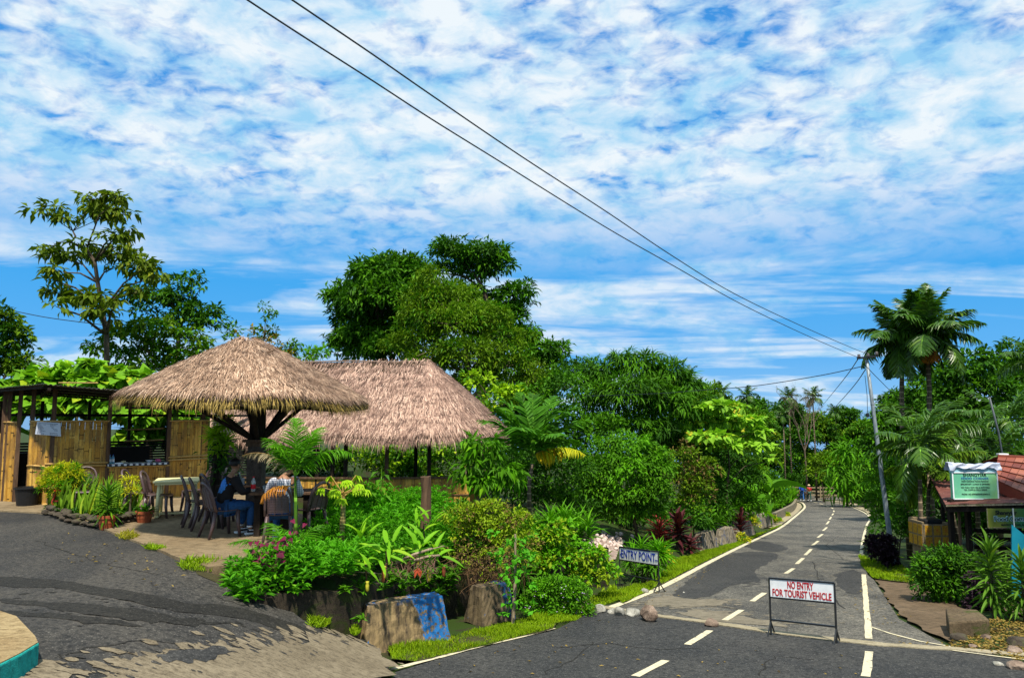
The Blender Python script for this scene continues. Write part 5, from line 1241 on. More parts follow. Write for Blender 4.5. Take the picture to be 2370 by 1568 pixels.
def in_poly(poly, n):
    xs = [p[0] for p in poly]; ys = [p[1] for p in poly]; out = []; m = len(poly)
    while len(out) < n:
        x = R.uniform(min(xs), max(xs)); y = R.uniform(min(ys), max(ys)); c = False; j = m - 1
        for i in range(m):
            if (ys[i] > y) != (ys[j] > y) and x < (xs[j] - xs[i]) * (y - ys[i]) / (ys[j] - ys[i]) + xs[i]: c = not c
            j = i
        if c: out.append((x, y))
    return out
def grass(name, label, poly, n, mat, h=0.09, w=0.010, zf=None, kind='stuff', cat='grass', group=None, lean=0.6):
    zf = zf or (lambda x, y: max(zground(x, y), zr(y)) + 0.03); nz = lambda x, y: math.sin(x * 2.9 + y * 1.7) * math.sin(y * 2.3 - x * 1.1) + .6 * math.sin(x * 7.1 + 2) * math.sin(y * 6.3); pts = [p for p in in_poly(poly, n) if kind is None or nz(*p) + R.uniform(-.9, .9) > -.45]; n = len(pts); P = np.array([(x, y, zf(x, y) - 0.005) for x, y in pts])
    D = unit(np.concatenate([NR.normal(0, lean, (n, 2)), np.ones((n, 1))], 1)); U = NR.normal(0, 1, (n, 3)); S = h * NR.uniform(0.5, 1.4, n) * (1 + .35 * np.array([nz(*p) for p in pts]))
    lv = Leaves(); lv.add('dia', P, D, U, w * (0.7 + 0.6 * NR.rand(n)), S); o = lv.build(name, mat); return tag(o, label, cat, group, kind)
def banana(name, label, base, leaves, mat, group=None, stem_h=None):
    """leaves: list of (start height, azimuth, elevation, length, width)"""
    root = empty(name, base, label, 'plant', group); b = Vector(base); lv = Leaves(); mb = MB(); H = max(l[0] for l in leaves); mb.tube([b, b + Vector((0, 0, H * .6)), b + Vector((0, 0, H))], [0.11, 0.09, 0.04], 9)
    for h, az, el, ln, w in leaves:
        d = (math.cos(az) * math.cos(el), math.sin(az) * math.cos(el), math.sin(el)); lv.add('banana', [(b.x, b.y, b.z + h)], [d], [(-d[0] * .5 + 0.1, -d[1] * .5, 1)], w, ln)
    local(root, lv.build('leaves', mat)); local(root, mb.build('stem', M_green_stem, smooth=True)); return root
# ------------------------------------------------------------------ trees and plants
def gb(px, Y, dz=0.0):
    x = ray(px, 1000).x * Y; return Vector((x, Y, zground(x, Y) + dz))
def zz(lst, k=0.3703, oy=387.0, ox=0): return [(ox + a * k, oy + b * k, c * k, d * k) + tuple(e) for a, b, c, d, *e in lst]
# the tall tree on the left
bl = pxblobs(zz([(225, 268, 55, 22), (350, 270, 60, 36), (430, 330, 60, 50), (570, 205, 80, 36), (740, 205, 85, 36), (650, 285, 110, 55), (770, 300, 75, 55), (815, 400, 40, 40), (700, 440, 75, 50), (740, 500, 36, 30), (290, 520, 60, 45), (390, 570, 90, 60), (505, 480, 60, 36), (560, 570, 60, 50),
    (375, 655, 70, 42), (335, 705, 35, 28), (650, 570, 60, 50), (800, 560, 90, 50), (715, 630, 40, 50), (880, 640, 105, 75), (960, 690, 65, 55), (865, 780, 60, 45), (365, 790, 95, 34), (350, 870, 40, 34), (470, 815, 50, 26), (600, 820, 100, 50), (725, 840, 42, 26), (640, 915, 75, 55), (680, 965, 45, 28)]), 26)
def jitY(bl, lo, hi):
    out = []
    for c, r in bl: k = 1 + R.uniform(lo, hi) / c[1]; out.append(((c[0] * k, c[1] * k, EYE + (c[2] - EYE) * k), r))
    return out
bl = jitY(bl, -1.2, 1.2)
tr = [at(255 + 0 * 1, 860, 26)] + [at(x * .3703, 387 + y * .3703, 26) for x, y in ((665, 1050), (640, 900), (610, 720), (592, 590), (540, 512), (445, 470), (472, 432), (455, 398))]
tr[0] = gb(255, 26)
tree('tall_tree', 'tallest tree on the left, with big drooping leaves and open gaps, behind the shed', 'tree', tr[0], bl, 0.10, leaf_mat('tall_tree_leaf', (0.025, 0.045, 0.004), (0.065, 0.115, 0.008), (0.17, 0.20, 0.02)), 'leaf', 0.34, 8, 4.6, 0.24, 0.42, 0.85, 0.5, trunk_pts=tr, twigs=140)
bl = pxblobs(zz([(850, 800, 70, 45), (900, 770, 60, 45), (1000, 840, 120, 55), (1140, 725, 60, 45), (1200, 690, 45, 25), (1250, 760, 55, 36), (1110, 820, 100, 55), (1250, 900, 105, 45), (1330, 955, 55, 36), (1150, 950, 120, 45), (900, 900, 70, 40), (1250, 990, 100, 40)]), 36)
tree('bushy_tree', 'dark bushy tree behind and right of the tallest tree', 'tree', gb(430, 36), bl, 0.25, G_dark, 'leaf', 0.30, 16, 2.6, 0.42, mix=(G_mid, .35), twigs=60, droop=.4)
bl = pxblobs(zz([(980, 1010, 150, 50), (1150, 1080, 120, 55), (800, 1060, 110, 55), (900, 1140, 120, 60), (1100, 1180, 100, 50), (740, 1190, 90, 60), (1230, 1090, 60, 40), (640, 1130, 80, 60), (700, 1040, 60, 40), (1000, 1260, 160, 60), (700, 1290, 120, 50), (1270, 1200, 90, 70)]), 28)
tree('broadleaf_tree', 'mid green broadleaf tree under the tallest tree, above the shed roof', 'tree', gb(350, 28), bl, 0.15, G_mid, 'leaf', 0.26, 15, 3.4, 0.36, mix=(G_olive, .45), twigs=50, droop=.5)
bl = pxblobs([(8, 740, 30, 28), (30, 775, 30, 28), (5, 800, 40, 35), (45, 800, 20, 25), (55, 850, 28, 28), (20, 850, 40, 35), (-40, 760, 50, 50), (-50, 840, 60, 50)], 30)
tree('bushy_tree', 'dark tree cut by the left edge of the picture', 'tree', gb(-20, 30), bl, 0.2, G_dark, 'leaf', 0.26, 16, 3.4, 0.36, mix=(G_olive, .35), twigs=30)
# heart leaved climber behind the shed
G_heart2 = leaf_mat('climber_leaf', (0.035, 0.12, 0.008), (0.09, 0.23, 0.015), (0.34, 0.38, 0.03), trans=.25)
bl = pxblobs(zz([(60, 1370, 90, 30), (200, 1320, 70, 40), (330, 1280, 80, 40), (450, 1270, 90, 40), (590, 1255, 80, 45), (740, 1300, 100, 45), (890, 1330, 100, 45), (650, 1350, 150, 45), (400, 1350, 150, 40), (1000, 1380, 90, 36), (200, 1400, 160, 30), (600, 1430, 200, 40), (950, 1450, 150, 40)]) + [(80, 945, 80, 16), (230, 945, 90, 18), (370, 960, 80, 26), (440, 985, 50, 30), (20, 940, 50, 16), (-40, 920, 60, 40), (340, 1010, 60, 20)], 23.2)
tree('climber_thicket', 'light green thicket of large heart shaped leaves behind the shed roof', 'plant', gb(230, 23.2), bl, 0.06, G_heart2, 'heart', 0.36, 7, 6.0, 0.22, 0.85, 0.9, 0.5, twigs=60, outw=0.9)
banana('banana_plant', 'banana leaves standing up behind the left slope of the round thatched roof', gb(478, 21.5), [(2.9, 1.9, 1.25, 1.5, 0.34), (2.8, 1.4, 1.45, 1.6, .36), (2.7, 2.7, 1.0, 1.3, .34), (2.6, 3.1, .65, 1.3, .33), (2.8, .7, 1.2, 1.4, .35)], G_bright)
banana('banana_plant', 'wide banana leaf leaning to the left just above the round thatched roof', gb(405, 20.5), [(2.75, 3.0, .38, 1.1, .26), (2.5, 2.9, .1, .9, .22), (2.5, 3.6, .0, .8, .22)], G_mid)
banana('banana_plant', 'banana leaves at the left edge beside the shed roof', gb(-30, 19.5), [(2.3, .5, .95, 1.2, .24), (2.2, .2, .5, .9, .26), (2.2, 1.2, 1.1, 1.2, .26), (1.6, .3, .4, 1.1, .26)], G_mid)
for px, Y, lab, azs, ny in ((125, 24, 'palm fronds arching up left of the tallest tree', (2.6, 2.1, 1.7, 1.0), 4), (175, 25, 'dark palm fronds beside the trunk of the tallest tree', (.3, .8, 1.3, .1), 4)):
    b = gb(px, Y); palm('young_palm', lab, 'palm', [b, b + Vector((0, 0, 2.4))], 0.06, 1.7, ny, G_palm, ll=.5, lw=.05, n=26, elev=(.9, 1.3), droop=(.9, 1.2), azs=azs, hang=.4)
# thin tree and shrubs right of the round roof
bl = pxblobs(zz([(1640, 880, 32, 26), (1690, 915, 40, 20), (1660, 960, 26, 20), (1700, 1010, 22, 16)]), 27)
tree('thin_tree', 'thin sparse sapling sticking up behind the round roof', 'tree', gb(600, 27), bl, 0.03, G_mid, 'leaf', 0.16, 8, 9, .14, twigs=20)
bl = pxblobs(zz([(1430, 1030, 50, 34), (1450, 1080, 60, 40), (1590, 1060, 60, 30), (1680, 1090, 80, 36), (1820, 1130, 70, 36), (1870, 1180, 70, 40), (1750, 1190, 90, 50)]), 27.5)
mound('leafy_shrub', 'mixed green and orange leaved shrubs behind the peak of the round roof', 'shrub', gb(610, 27.5), bl, G_mid, size=.2, per=4, rs=.28, mix=(leaf_mat('rusty_leaf', (.12, .09, .01), (.28, .20, .02), (.4, .2, .02)), .25), twigs=15)
bl = pxblobs(zz([(1940, 1170, 50, 26), (2010, 1160, 22, 14), (1930, 1210, 60, 26)]), 26.5)
mound('leafy_shrub', 'bright leafy branch tips between the two thatched roofs', 'shrub', gb(715, 26.5), bl, G_bright, size=.2, per=5, rs=.22, twigs=12)
# big trees in the middle
bl = pxblobs([(900, 670, 70, 50, 1), (840, 720, 60, 50, 1.5), (960, 650, 40, 36), (808, 685, 44, 30), (775, 690, 26, 16), (860, 640, 52, 40, -1), (905, 618, 36, 28), (945, 625, 36, 32), (875, 700, 75, 50, -1.5), (820, 740, 40, 26, 1), (820, 790, 52, 30), (785, 800, 24, 22), (870, 775, 60, 40), (950, 690, 50, 50), (905, 815, 60, 28, -1), (840, 815, 40, 20), (960, 760, 60, 60)], 41)
tree('rain_tree', 'broad dark green tree on the left of the big clump behind the thatched hut', 'tree', gb(920, 41), bl, 0.4, G_dark, 'leaf', 0.36, 20, 3.0, 0.52, mix=(G_mid, .6), twigs=110, aspect=.36, droop=.45)
bl = pxblobs([(1032, 580, 32, 28), (1058, 600, 34, 26), (1120, 590, 48, 28), (1150, 620, 34, 32), (1095, 630, 45, 26, 1), (1015, 630, 22, 16), (1085, 680, 34, 20), (1195, 690, 34, 36), (1175, 745, 42, 40), (1205, 790, 44, 36), (1240, 830, 44, 30), (1283, 812, 26, 22), (1285, 850, 22, 26), (1060, 740, 60, 50, 1), (1130, 720, 30, 40, 2)], 43)
tt = [gb(1110, 43), at(1115, 860, 43), at(1122, 760, 43), at(1124, 700, 43), at(1120, 672, 43), at(1104, 645, 43)]
tree('rain_tree', 'tallest tree of the middle clump with a separate high crown and sky between its limbs', 'tree', tt[0], bl, 0.38, G_dark, 'leaf', 0.36, 20, 3.0, 0.50, mix=(G_mid, .6), twigs=110, aspect=.36, droop=.45, trunk_pts=tt)
bl = pxblobs([(985, 690, 50, 40, 1), (1060, 690, 50, 36, 1), (1090, 760, 80, 50, 2), (1000, 650, 30, 30), (1015, 700, 60, 36), (965, 740, 50, 45), (1040, 750, 80, 50, -1), (1120, 745, 60, 45), (1150, 800, 70, 45), (960, 800, 70, 40), (1080, 830, 90, 45, -1.5), (1010, 850, 70, 34), (1170, 850, 66, 40), (1240, 880, 50, 36), (1120, 890, 80, 34), (1215, 920, 60, 30)], 36)
tree('olive_tree', 'olive green finely leaved tree in front of the two dark ones above the hut ridge', 'tree', gb(1080, 36), bl, 0.3, G_olive, 'leaf', 0.24, 22, 3.0, 0.44, mix=(G_mid, .25), twigs=120, aspect=.32, bark=M_bark_pale, droop=.3)
# shrubs between hut and bamboo
bl = pxblobs([(1110, 890, 26, 22), (1085, 870, 20, 18), (1150, 930, 36, 34), (1190, 920, 34, 28), (1130, 965, 30, 30)], 27)
mound('yellow_green_shrub', 'tall yellow green shrub at the right shoulder of the hut roof', 'shrub', gb(1140, 27), bl, G_lime, size=.24, per=4, rs=.26, mix=(G_mid, .5), twigs=20, aspect=.5)
bl = pxblobs([(1250, 950, 50, 50), (1310, 975, 40, 40), (1215, 960, 30, 40), (1290, 1030, 50, 40), (1215, 1010, 40, 40), (1340, 1000, 34, 40), (1300, 900, 50, 40), (1180, 990, 30, 50), (1370, 1010, 44, 40), (1410, 1000, 40, 36), (1340, 1060, 40, 40)], 27.5)
mound('leafy_shrub', 'green shrubs filling the gap between the hut and the bamboo clump', 'shrub', gb(1260, 27.5), bl, G_mid, size=.2, per=4, rs=.28, mix=(G_dark, .4), twigs=15)
bl = pxblobs([(1200, 1080, 50, 40), (1270, 1100, 60, 50), (1330, 1110, 40, 60), (1250, 1160, 60, 40), (1170, 1120, 40, 40), (1330, 1190, 50, 40)], 21.5)
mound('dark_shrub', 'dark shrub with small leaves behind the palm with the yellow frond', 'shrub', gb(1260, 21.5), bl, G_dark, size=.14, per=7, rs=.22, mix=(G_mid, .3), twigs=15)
bl = pxblobs([(900, 1060, 60, 40), (980, 1050, 60, 40), (1060, 1060, 60, 40), (960, 1100, 90, 30), (1120, 1060, 40, 40), (820, 1070, 60, 30), (740, 1080, 60, 30)], 29)
mound('leafy_shrub', 'sunlit shrubs seen through the open side of the thatched hut', 'shrub', gb(980, 29), bl, G_mid, size=.2, per=4, rs=.28, mix=(G_lime, .25), twigs=12)
bl = pxblobs([(520, 1080, 40, 40), (560, 1050, 50, 40), (640, 1080, 60, 40), (700, 1090, 50, 30), (500, 1040, 40, 30)], 25.5)
mound('dark_shrub', 'dark shrubs behind the post of the round shelter', 'shrub', gb(600, 25.5), bl, G_dark, size=.2, per=4, rs=.3, mix=(G_mid, .3), twigs=10)
# bamboo
def bamboo(label, base, blobs, mat, mix=None, size=.36, per=4.4, rs=.4, nleaf=30, name='bamboo_clump', aspect=.17):
    root = empty(name, base, label, 'bamboo'); C, Rr, O = clump_points(blobs, per, rs); lv = Leaves(); l2 = Leaves(); sel = NR.rand(len(C)) > (mix[1] if mix else 0)
    fill_clumps(lv, C[sel], Rr[sel], O[sel], 'blade', nleaf, size, aspect, .55, .6, .8); local(root, lv.build('foliage', mat))
    if mix: fill_clumps(l2, C[~sel], Rr[~sel], O[~sel], 'blade', nleaf, size, aspect, .55, .6, .8); local(root, l2.build('foliage', mix[0]))
    mb = MB(); b = Vector(base)
    for c, r in blobs:
        for k in range(2):
            s = b + Vector((R.uniform(-.8, .8), R.uniform(-.5, .5), 0)); e = Vector(c) + Vector((R.uniform(-.5, .5) * r[0], 0, R.uniform(.2, .9) * r[2])); m = s.lerp(e, .55) + Vector((0, 0, (e.z - s.z) * .15)); mb.tube([s, m, e], [.04, .03, .01], 6)
    local(root, mb.build('culms', M_green_stem)); return root
bl = pxblobs([(1345, 880, 40, 30), (1390, 870, 45, 36), (1450, 845, 40, 34), (1490, 850, 45, 34), (1550, 870, 45, 34), (1595, 905, 34, 34), (1380, 930, 60, 45, -1), (1460, 915, 70, 50, -1.5), (1540, 940, 60, 45, -1), (1600, 965, 36, 34), (1420, 985, 70, 36, -1), (1510, 990, 60, 30, -1), (1640, 940, 26, 26)], 32)
bamboo('large dense bamboo clump in the middle of the picture behind the round bush', gb(1470, 32), bl, G_mid, (G_dark, .42))
bl = pxblobs([(1325, 860, 26, 20), (1350, 845, 18, 16), (1305, 880, 20, 16)], 40)
mound('bushy_tree', 'small dark treetop between the olive tree and the bamboo', 'tree', gb(1330, 40), bl, G_dark, size=.26, per=4, rs=.3, twigs=8, r0=.1)
# round bush
bl = pxblobs([(1400, 1045, 40, 34), (1450, 1040, 50, 34), (1500, 1060, 40, 36), (1530, 1090, 32, 40), (1385, 1095, 46, 44), (1440, 1090, 60, 50, -.5), (1495, 1110, 50, 46, -.4), (1400, 1150, 52, 44, -.2), (1460, 1155, 60, 42, -.5), (1520, 1150, 40, 40), (1370, 1130, 36, 50), (1350, 1070, 24, 26), (1430, 1190, 50, 22, -.2), (1500, 1190, 40, 20)], 23.5)
mound('round_bush', 'big round glossy green bush behind the pebble heap and the entry point sign', 'bush', gb(1475, 23.7), bl, G_mid, size=.135, nleaf=22, per=7.5, rs=.24, mix=(G_bright, .40), twigs=60, r0=.07, droop=.6, aspect=.42)
bl = pxblobs([(1580, 1060, 36, 30), (1600, 1100, 36, 36), (1570, 1130, 30, 40), (1620, 1140, 34, 40), (1590, 1170, 40, 30), (1640, 1090, 26, 30)], 27)
mound('leafy_shrub', 'brownish olive shrub with dry flower heads right of the round bush', 'shrub', gb(1600, 27), bl, G_olive, size=.15, per=6, rs=.22, mix=(G_brownleaf, .35), twigs=20)
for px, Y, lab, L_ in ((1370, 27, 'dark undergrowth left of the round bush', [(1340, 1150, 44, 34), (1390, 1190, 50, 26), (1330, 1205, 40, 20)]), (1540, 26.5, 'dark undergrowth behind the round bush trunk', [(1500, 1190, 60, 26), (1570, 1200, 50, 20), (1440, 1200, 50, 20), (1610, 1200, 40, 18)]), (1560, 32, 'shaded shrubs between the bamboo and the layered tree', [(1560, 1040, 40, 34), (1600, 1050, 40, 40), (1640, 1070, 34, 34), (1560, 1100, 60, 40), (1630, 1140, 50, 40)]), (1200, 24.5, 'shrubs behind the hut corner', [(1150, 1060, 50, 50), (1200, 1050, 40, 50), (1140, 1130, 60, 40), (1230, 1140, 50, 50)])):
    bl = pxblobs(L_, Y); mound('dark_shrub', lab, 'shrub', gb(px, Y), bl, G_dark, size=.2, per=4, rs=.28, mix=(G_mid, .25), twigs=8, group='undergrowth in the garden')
# layered heart leaved tree
G_layer = leaf_mat('layered_tree_leaf', (0.06, 0.17, 0.02), (0.14, 0.31, 0.035), (0.50, 0.36, 0.04), trans=.3)
bl = pxblobs([(1640, 948, 30, 8), (1680, 942, 40, 9), (1610, 975, 40, 9), (1670, 978, 50, 9), (1725, 972, 40, 9), (1590, 1003, 30, 8), (1640, 1010, 44, 8), (1700, 1004, 44, 9), (1755, 1000, 28, 9), (1620, 1030, 30, 8), (1730, 1032, 38, 9), (1775, 1040, 20, 14), (1680, 1030, 30, 8), (1785, 1065, 12, 14)], 32)
bl = [(c, (r[0], r[0] * .8, r[2])) for c, r in jitY(bl, -1.2, .8)]
rt = tree('layered_tree', 'small tree with flat layers of pale heart shaped leaves and reddish tips beside the road', 'tree', gb(1672, 31.5), bl, 0.07, G_layer, 'heart', 0.30, 6, 5.2, 0.16, 0.8, 0.75, 0.5, twigs=90, outw=.9)
bl = pxblobs([(1640, 1090, 30, 30), (1700, 1100, 40, 30), (1690, 1060, 50, 20), (1650, 1140, 40, 30), (1740, 1120, 30, 30)], 36)
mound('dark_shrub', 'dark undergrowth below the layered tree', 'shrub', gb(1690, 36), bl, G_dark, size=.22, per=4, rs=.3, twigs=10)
banana('banana_plant', 'broad banana leaves under the layered tree', gb(1730, 37), [(1.0, 1.8, 1.3, 2.1, .5), (1.0, 1.0, 1.1, 2.0, .5), (.9, 0.1, .25, 1.3, .40), (.8, 3.0, .6, 1.3, .42), (.9, 4.6, 1.0, 1.4, .45)], G_bright)
banana('banana_plant', 'banana plant leaning over the road at the bend', gb(1775, 42), [(2.0, .1, .55, 2.3, .45), (1.9, 3.2, .9, 1.6, .45), (1.8, 1.5, 1.2, 1.8, .45), (1.2, 4.4, .3, 1.2, .4), (1.5, 3.9, .5, 1.4, .4)], G_mid)
# greenery along the left verge
for Y, lab, mat, mx, L_ in ((31.5, 'glossy broad leaved plants behind the first grey kerb block', G_mid, (G_dark, .4), [(1620, 1170, 40, 26), (1660, 1185, 36, 24), (1640, 1205, 36, 18)]),
        (36.5, 'leafy green plants around the foot of the layered tree', G_bright, (G_mid, .5), [(1720, 1160, 30, 26), (1690, 1180, 34, 24), (1745, 1180, 30, 22), (1700, 1210, 24, 14)]),
        (45, 'bright green bushes before the planter wall', G_mid, (G_bright, .4), [(1760, 1150, 34, 24), (1740, 1172, 28, 20), (1790, 1160, 26, 20), (1775, 1130, 26, 16), (1800, 1130, 20, 20)])):
    bl = pxblobs(L_, Y); mound('leafy_shrub', lab, 'shrub', gb(L_[0][0], Y), bl, mat, size=.20, per=6, rs=.22, mix=mx, twigs=10, aspect=.35)
# planter grass and yellow shrubs
pp_ = [W2(*p) for p in ((1790, 1190), (1815, 1178), (1834, 1168), (1836, 1158), (1800, 1165), (1775, 1180))]
grass('tall_grass', 'tall bright grass spilling over the curved planter wall', pp_, 5200, G_bright, h=.95, w=.05, zf=lambda x, y: zr(y) + .35, cat='grass', lean=.35)
for i, (px, py, s, Y, lab) in enumerate(((1796, 1208, 13, 47, 'yellow shrub in the planter nearest the kerb block'), (1815, 1196, 13, 53, 'yellow shrub in the middle of the planter'), (1742, 1206, 11, 36, 'yellow flowered plant between two grey kerb blocks'), (1718, 1244, 11, 30.2, 'low yellow shrub on the verge before the third grey block'),
        (1575, 1284, 12, 25, 'small yellow leaved shrub by the low stone kerb'), (1536, 1284, 15, 21.5, 'yellow green shrub just right of the entry point sign'), (1788, 1202, 10, 44, 'yellow edged shrub beside the farthest kerb block'))):
    q = at(px, py, Y); bl = [((q.x, q.y, q.z), (s * Y / FPX, s * Y / FPX, s * Y / FPX * .9)), ((q.x + s * .6 * Y / FPX, q.y, q.z - .1), (s * .7 * Y / FPX,) * 3)]
    mound('yellow_shrub', lab, 'shrub', (q.x, q.y, zground(q.x, q.y)), bl, G_gold, size=.10, nleaf=14, per=26, rs=.10, twigs=8, r0=.015, mix=(G_bright, .35), group='yellow leaved shrubs along the road')
# red plants
dracaena('tall maroon plant standing left of the grey kerb blocks', gb(1560, 24.5), 1.05, .66, .15, G_maroon, 56, group='maroon garden plants', name='maroon_plant', elev=(-.2, 1.45), stems=3, spread=.22)
dracaena('maroon plant growing over the third grey kerb block', gb(1707, 31.6), 1.05, .6, .14, G_maroon, 34, group='maroon garden plants', name='maroon_plant', elev=(.1, 1.45), stems=2, spread=.15)
dracaena('pink and red spiky plant left of the tall maroon plant', gb(1522, 25), .5, .72, .06, G_redspike, 46, group='maroon garden plants', name='maroon_plant', elev=(.0, 1.3), kind='blade')
dracaena('low maroon plant with arching leaves by the fallen log', gb(1588, 25), .3, .5, .1, G_maroon, 26, group='maroon garden plants', name='maroon_plant', elev=(-.1, 1.0))
dracaena('broad leaved dark red plant next to the tree stump', gb(952, 14.4, -.15), .45, .42, .12, G_maroon, 12, group='maroon garden plants', name='maroon_plant', elev=(.5, 1.5), stems=2, spread=.1)
# strappy clumps near the entry sign
def clump(label, base, n, ln, w, mat, elev=(.2, 1.4), kind='blade', spread=.2, name='strap_leaf_plant', heads=5, hh=(.05, .5), cat='plant', group=None):
    root = empty(name, base, label, cat, group); lv = Leaves(); mb = MB(); b = Vector(base)
    for k in range(heads):
        o = Vector((R.uniform(-1, 1) * spread, R.uniform(-1, 1) * spread, 0)); h = R.uniform(*hh); mb.tube([b + o * .6, b + o + Vector((0, 0, h))], [.018, .012], 6); rosette(lv, tuple(b + o + Vector((0, 0, h))), n // heads, ln, w, elev, kind, rise=.08)
    local(root, lv.build('leaves', mat)); local(root, mb.build('stem', M_bark)); return root
clump('large light green strap leaved plant right behind the entry point sign', gb(1492, 18.9, -.05), 260, .50, .045, G_bright, (-.3, 1.35), spread=.42, heads=9, hh=(.25, .75))
clump('dark strap leaved plant hanging below the entry point sign board', gb(1482, 18.2, -.05), 110, .34, .05, G_mid, (-.5, .9), spread=.3, heads=6, hh=(.15, .6))
clump('fresh green grassy plant above the pebbles and left of the round bush', gb(1312, 17.5, .0), 260, .50, .05, G_bright, (.2, 1.4), spread=.5, heads=14, hh=(.05, .55))
clump('grassy green plant between the maroon plants and the kerb blocks', gb(1650, 31, .0), 120, .7, .05, G_mid, (.1, 1.3), spread=.5, heads=7, hh=(.2, .6))
dracaena('dark green spiky plant standing in the middle of the garden bed', gb(1208, 14.8, -.05), .85, .42, .06, leaf_mat('dracaena_leaf', (.02, .08, .01), (.05, .17, .02), (.16, .33, .04)), 90, elev=(-.7, 1.35))
# the palm with a yellow frond
b = gb(1224, 19.6); tp = [b, at(1224, 1120, 19.6), at(1232, 1072, 19.6)]
pr_ = palm('areca_palm', 'young palm with upright fan of fronds and one yellow hanging frond', 'palm', tp, .06, 1.75, 15, leaf_mat('fan_palm_leaf', (.012, .05, .005), (.035, .13, .012), (.10, .26, .025)), ll=.80, lw=.10, n=18, azs=[1.6, 2.4, .9, 2.9, .3, 3.6, 5.9, 2.0, 1.2, 3.2, 0.0, 4.4, 5.2, 2.7, .6, 1.4], elev=(.6, 1.45), droop=(.3, 1.2), hang=.2, shaft=.2, seed=3)
lv = Leaves(); st = MB(); frond(lv, st, tuple(tp[-1] + Vector((0, 0, .2))), -.25, .55, .95, 22, .55, .06, 1.3, 1.5, .02); local(pr_, lv.build('yellow_frond', G_yellow)); local(pr_, st.build('yellow_frond_stem', M_cane))
lv = Leaves(); st = MB(); frond(lv, st, tuple(tp[-1] + Vector((0, 0, .2))), -.35, .45, 1.5, 26, .5, .06, 1.1, .9, .02); local(pr_, lv.build('olive_frond', G_gold)); 
# ---- palms on the right
palm('areca_palm', 'left one of the two tall palms behind the utility pole', 'palm', [gb(2092, 24), at(2090, 1100, 24), at(2086, 900, 24), at(2088, 815, 24)], .085, 1.65, 22, G_palm, ll=.70, lw=.08, n=42, elev=(-.5, 1.4), droop=(.5, 1.5), shaft=.45, dead=1, seed=1, group='tall palms right of the road', hang=.6)
palm('areca_palm', 'right one of the two tall palms, leaning out with wide fronds and orange dead ones', 'palm', [gb(2148, 23.4), at(2150, 1100, 23.4), at(2150, 900, 23.4), at(2145, 808, 23.4)], .085, 1.85, 24, G_palm, ll=.72, lw=.08, n=42, elev=(-.6, 1.4), droop=(.5, 1.4), shaft=.45, dead=2, seed=8, az0=1.0, group='tall palms right of the road', hang=.6)
palm('areca_palm', 'middle height palm with a bright green crown shaft in the yellow tiled planter', 'palm', [gb(2132, 19.0, .3), at(2130, 1190, 19.2), at(2128, 1108, 19.3)], .065, 1.5, 13, G_palm, ll=.60, lw=.065, n=30, elev=(-.3, 1.3), droop=(.8, 1.7), shaft=.75, seed=5, group='tall palms right of the road', hang=.7)
palm('areca_palm', 'lower palm with drooping yellowish green fronds above the stall roof', 'palm', [gb(2150, 20.6), at(2146, 1200, 20.6), at(2150, 1090, 20.6)], .06, 1.6, 12, leaf_mat('olive_palm_leaf', (.03, .06, .006), (.07, .15, .015), (.20, .28, .03)), ll=.6, lw=.06, n=30, elev=(-.4, 1.0), droop=(.8, 1.6), seed=6, az0=.5, group='tall palms right of the road', hang=.8)
palm('areca_palm', 'palm leaning behind the food corner sign', 'palm', [gb(2210, 22.5), at(2195, 1150, 22.5), at(2170, 1060, 22.5), at(2160, 990, 22.5)], .06, 1.6, 12, G_palm, ll=.6, lw=.06, n=28, elev=(-.4, 1.1), droop=(.8, 1.6), seed=7, group='tall palms right of the road', hang=.8)
for i, (px, py, Y, sd, lab) in enumerate(((2330, 955, 27, 11, 'palm crown behind the leaning metal pole at the right edge'), (2250, 1010, 26, 12, 'palm crown above the food corner sign'), (2400, 820, 30, 13, 'palm frond reaching in at the right edge'), (2300, 1040, 25, 14, 'palm crown low behind the tiled roof'))):
    palm('areca_palm', lab, 'palm', [gb(px, Y), at(px + 4, (py + 1150) / 2, Y), at(px, py + 20, Y)], .07, 1.9, 12, G_palm, ll=.65, lw=.07, n=26, elev=(-.3, 1.2), droop=(.8, 1.6), seed=sd, group='palms behind the food stall', hang=.7)
# trees right
for Y, lab, mat, mx, L_ in ((38, 'dark green hillside tree right of the tall palms', G_dark, (G_mid, .45), [(2250, 838, 40, 26), (2215, 860, 40, 30), (2180, 870, 34, 26), (2290, 850, 34, 30), (2240, 900, 66, 44), (2300, 920, 60, 44), (2190, 930, 50, 44), (2260, 970, 70, 40), (2200, 1000, 60, 40)]),
        (42, 'dark tree at the right edge with its top above the others', G_dark, (G_mid, .3), [(2345, 815, 30, 22), (2320, 840, 34, 26), (2375, 840, 40, 30), (2350, 890, 60, 44), (2400, 900, 60, 60), (2360, 960, 60, 50), (2440, 860, 50, 50)]),
        (46, 'tree left of the two tall palms beyond the utility pole', G_mid, (G_dark, .4), [(2150, 900, 40, 34), (2110, 940, 40, 34), (2180, 930, 40, 34), (2140, 980, 50, 40), (2190, 1000, 50, 50), (2060, 955, 30, 26), (2040, 990, 30, 30), (2085, 975, 30, 30), (2060, 1030, 45, 36), (2025, 1040, 30, 34), (2100, 1040, 40, 40)]),
        (30, 'thick dark foliage behind the food stall', G_dark, (G_mid, .3), [(2200, 1060, 60, 40), (2280, 1080, 60, 40), (2350, 1060, 60, 50), (2240, 1140, 70, 50), (2320, 1160, 70, 50), (2400, 1100, 60, 60), (2180, 1130, 40, 60), (2230, 1210, 70, 30), (2330, 1220, 70, 30)])):
    bl = pxblobs(L_, Y); tree('bushy_tree', lab, 'tree', gb(L_[2][0], Y), bl, .2, mat, 'leaf', .30, 15, 2.4, .46, mix=mx, twigs=40, group='trees right of the road')
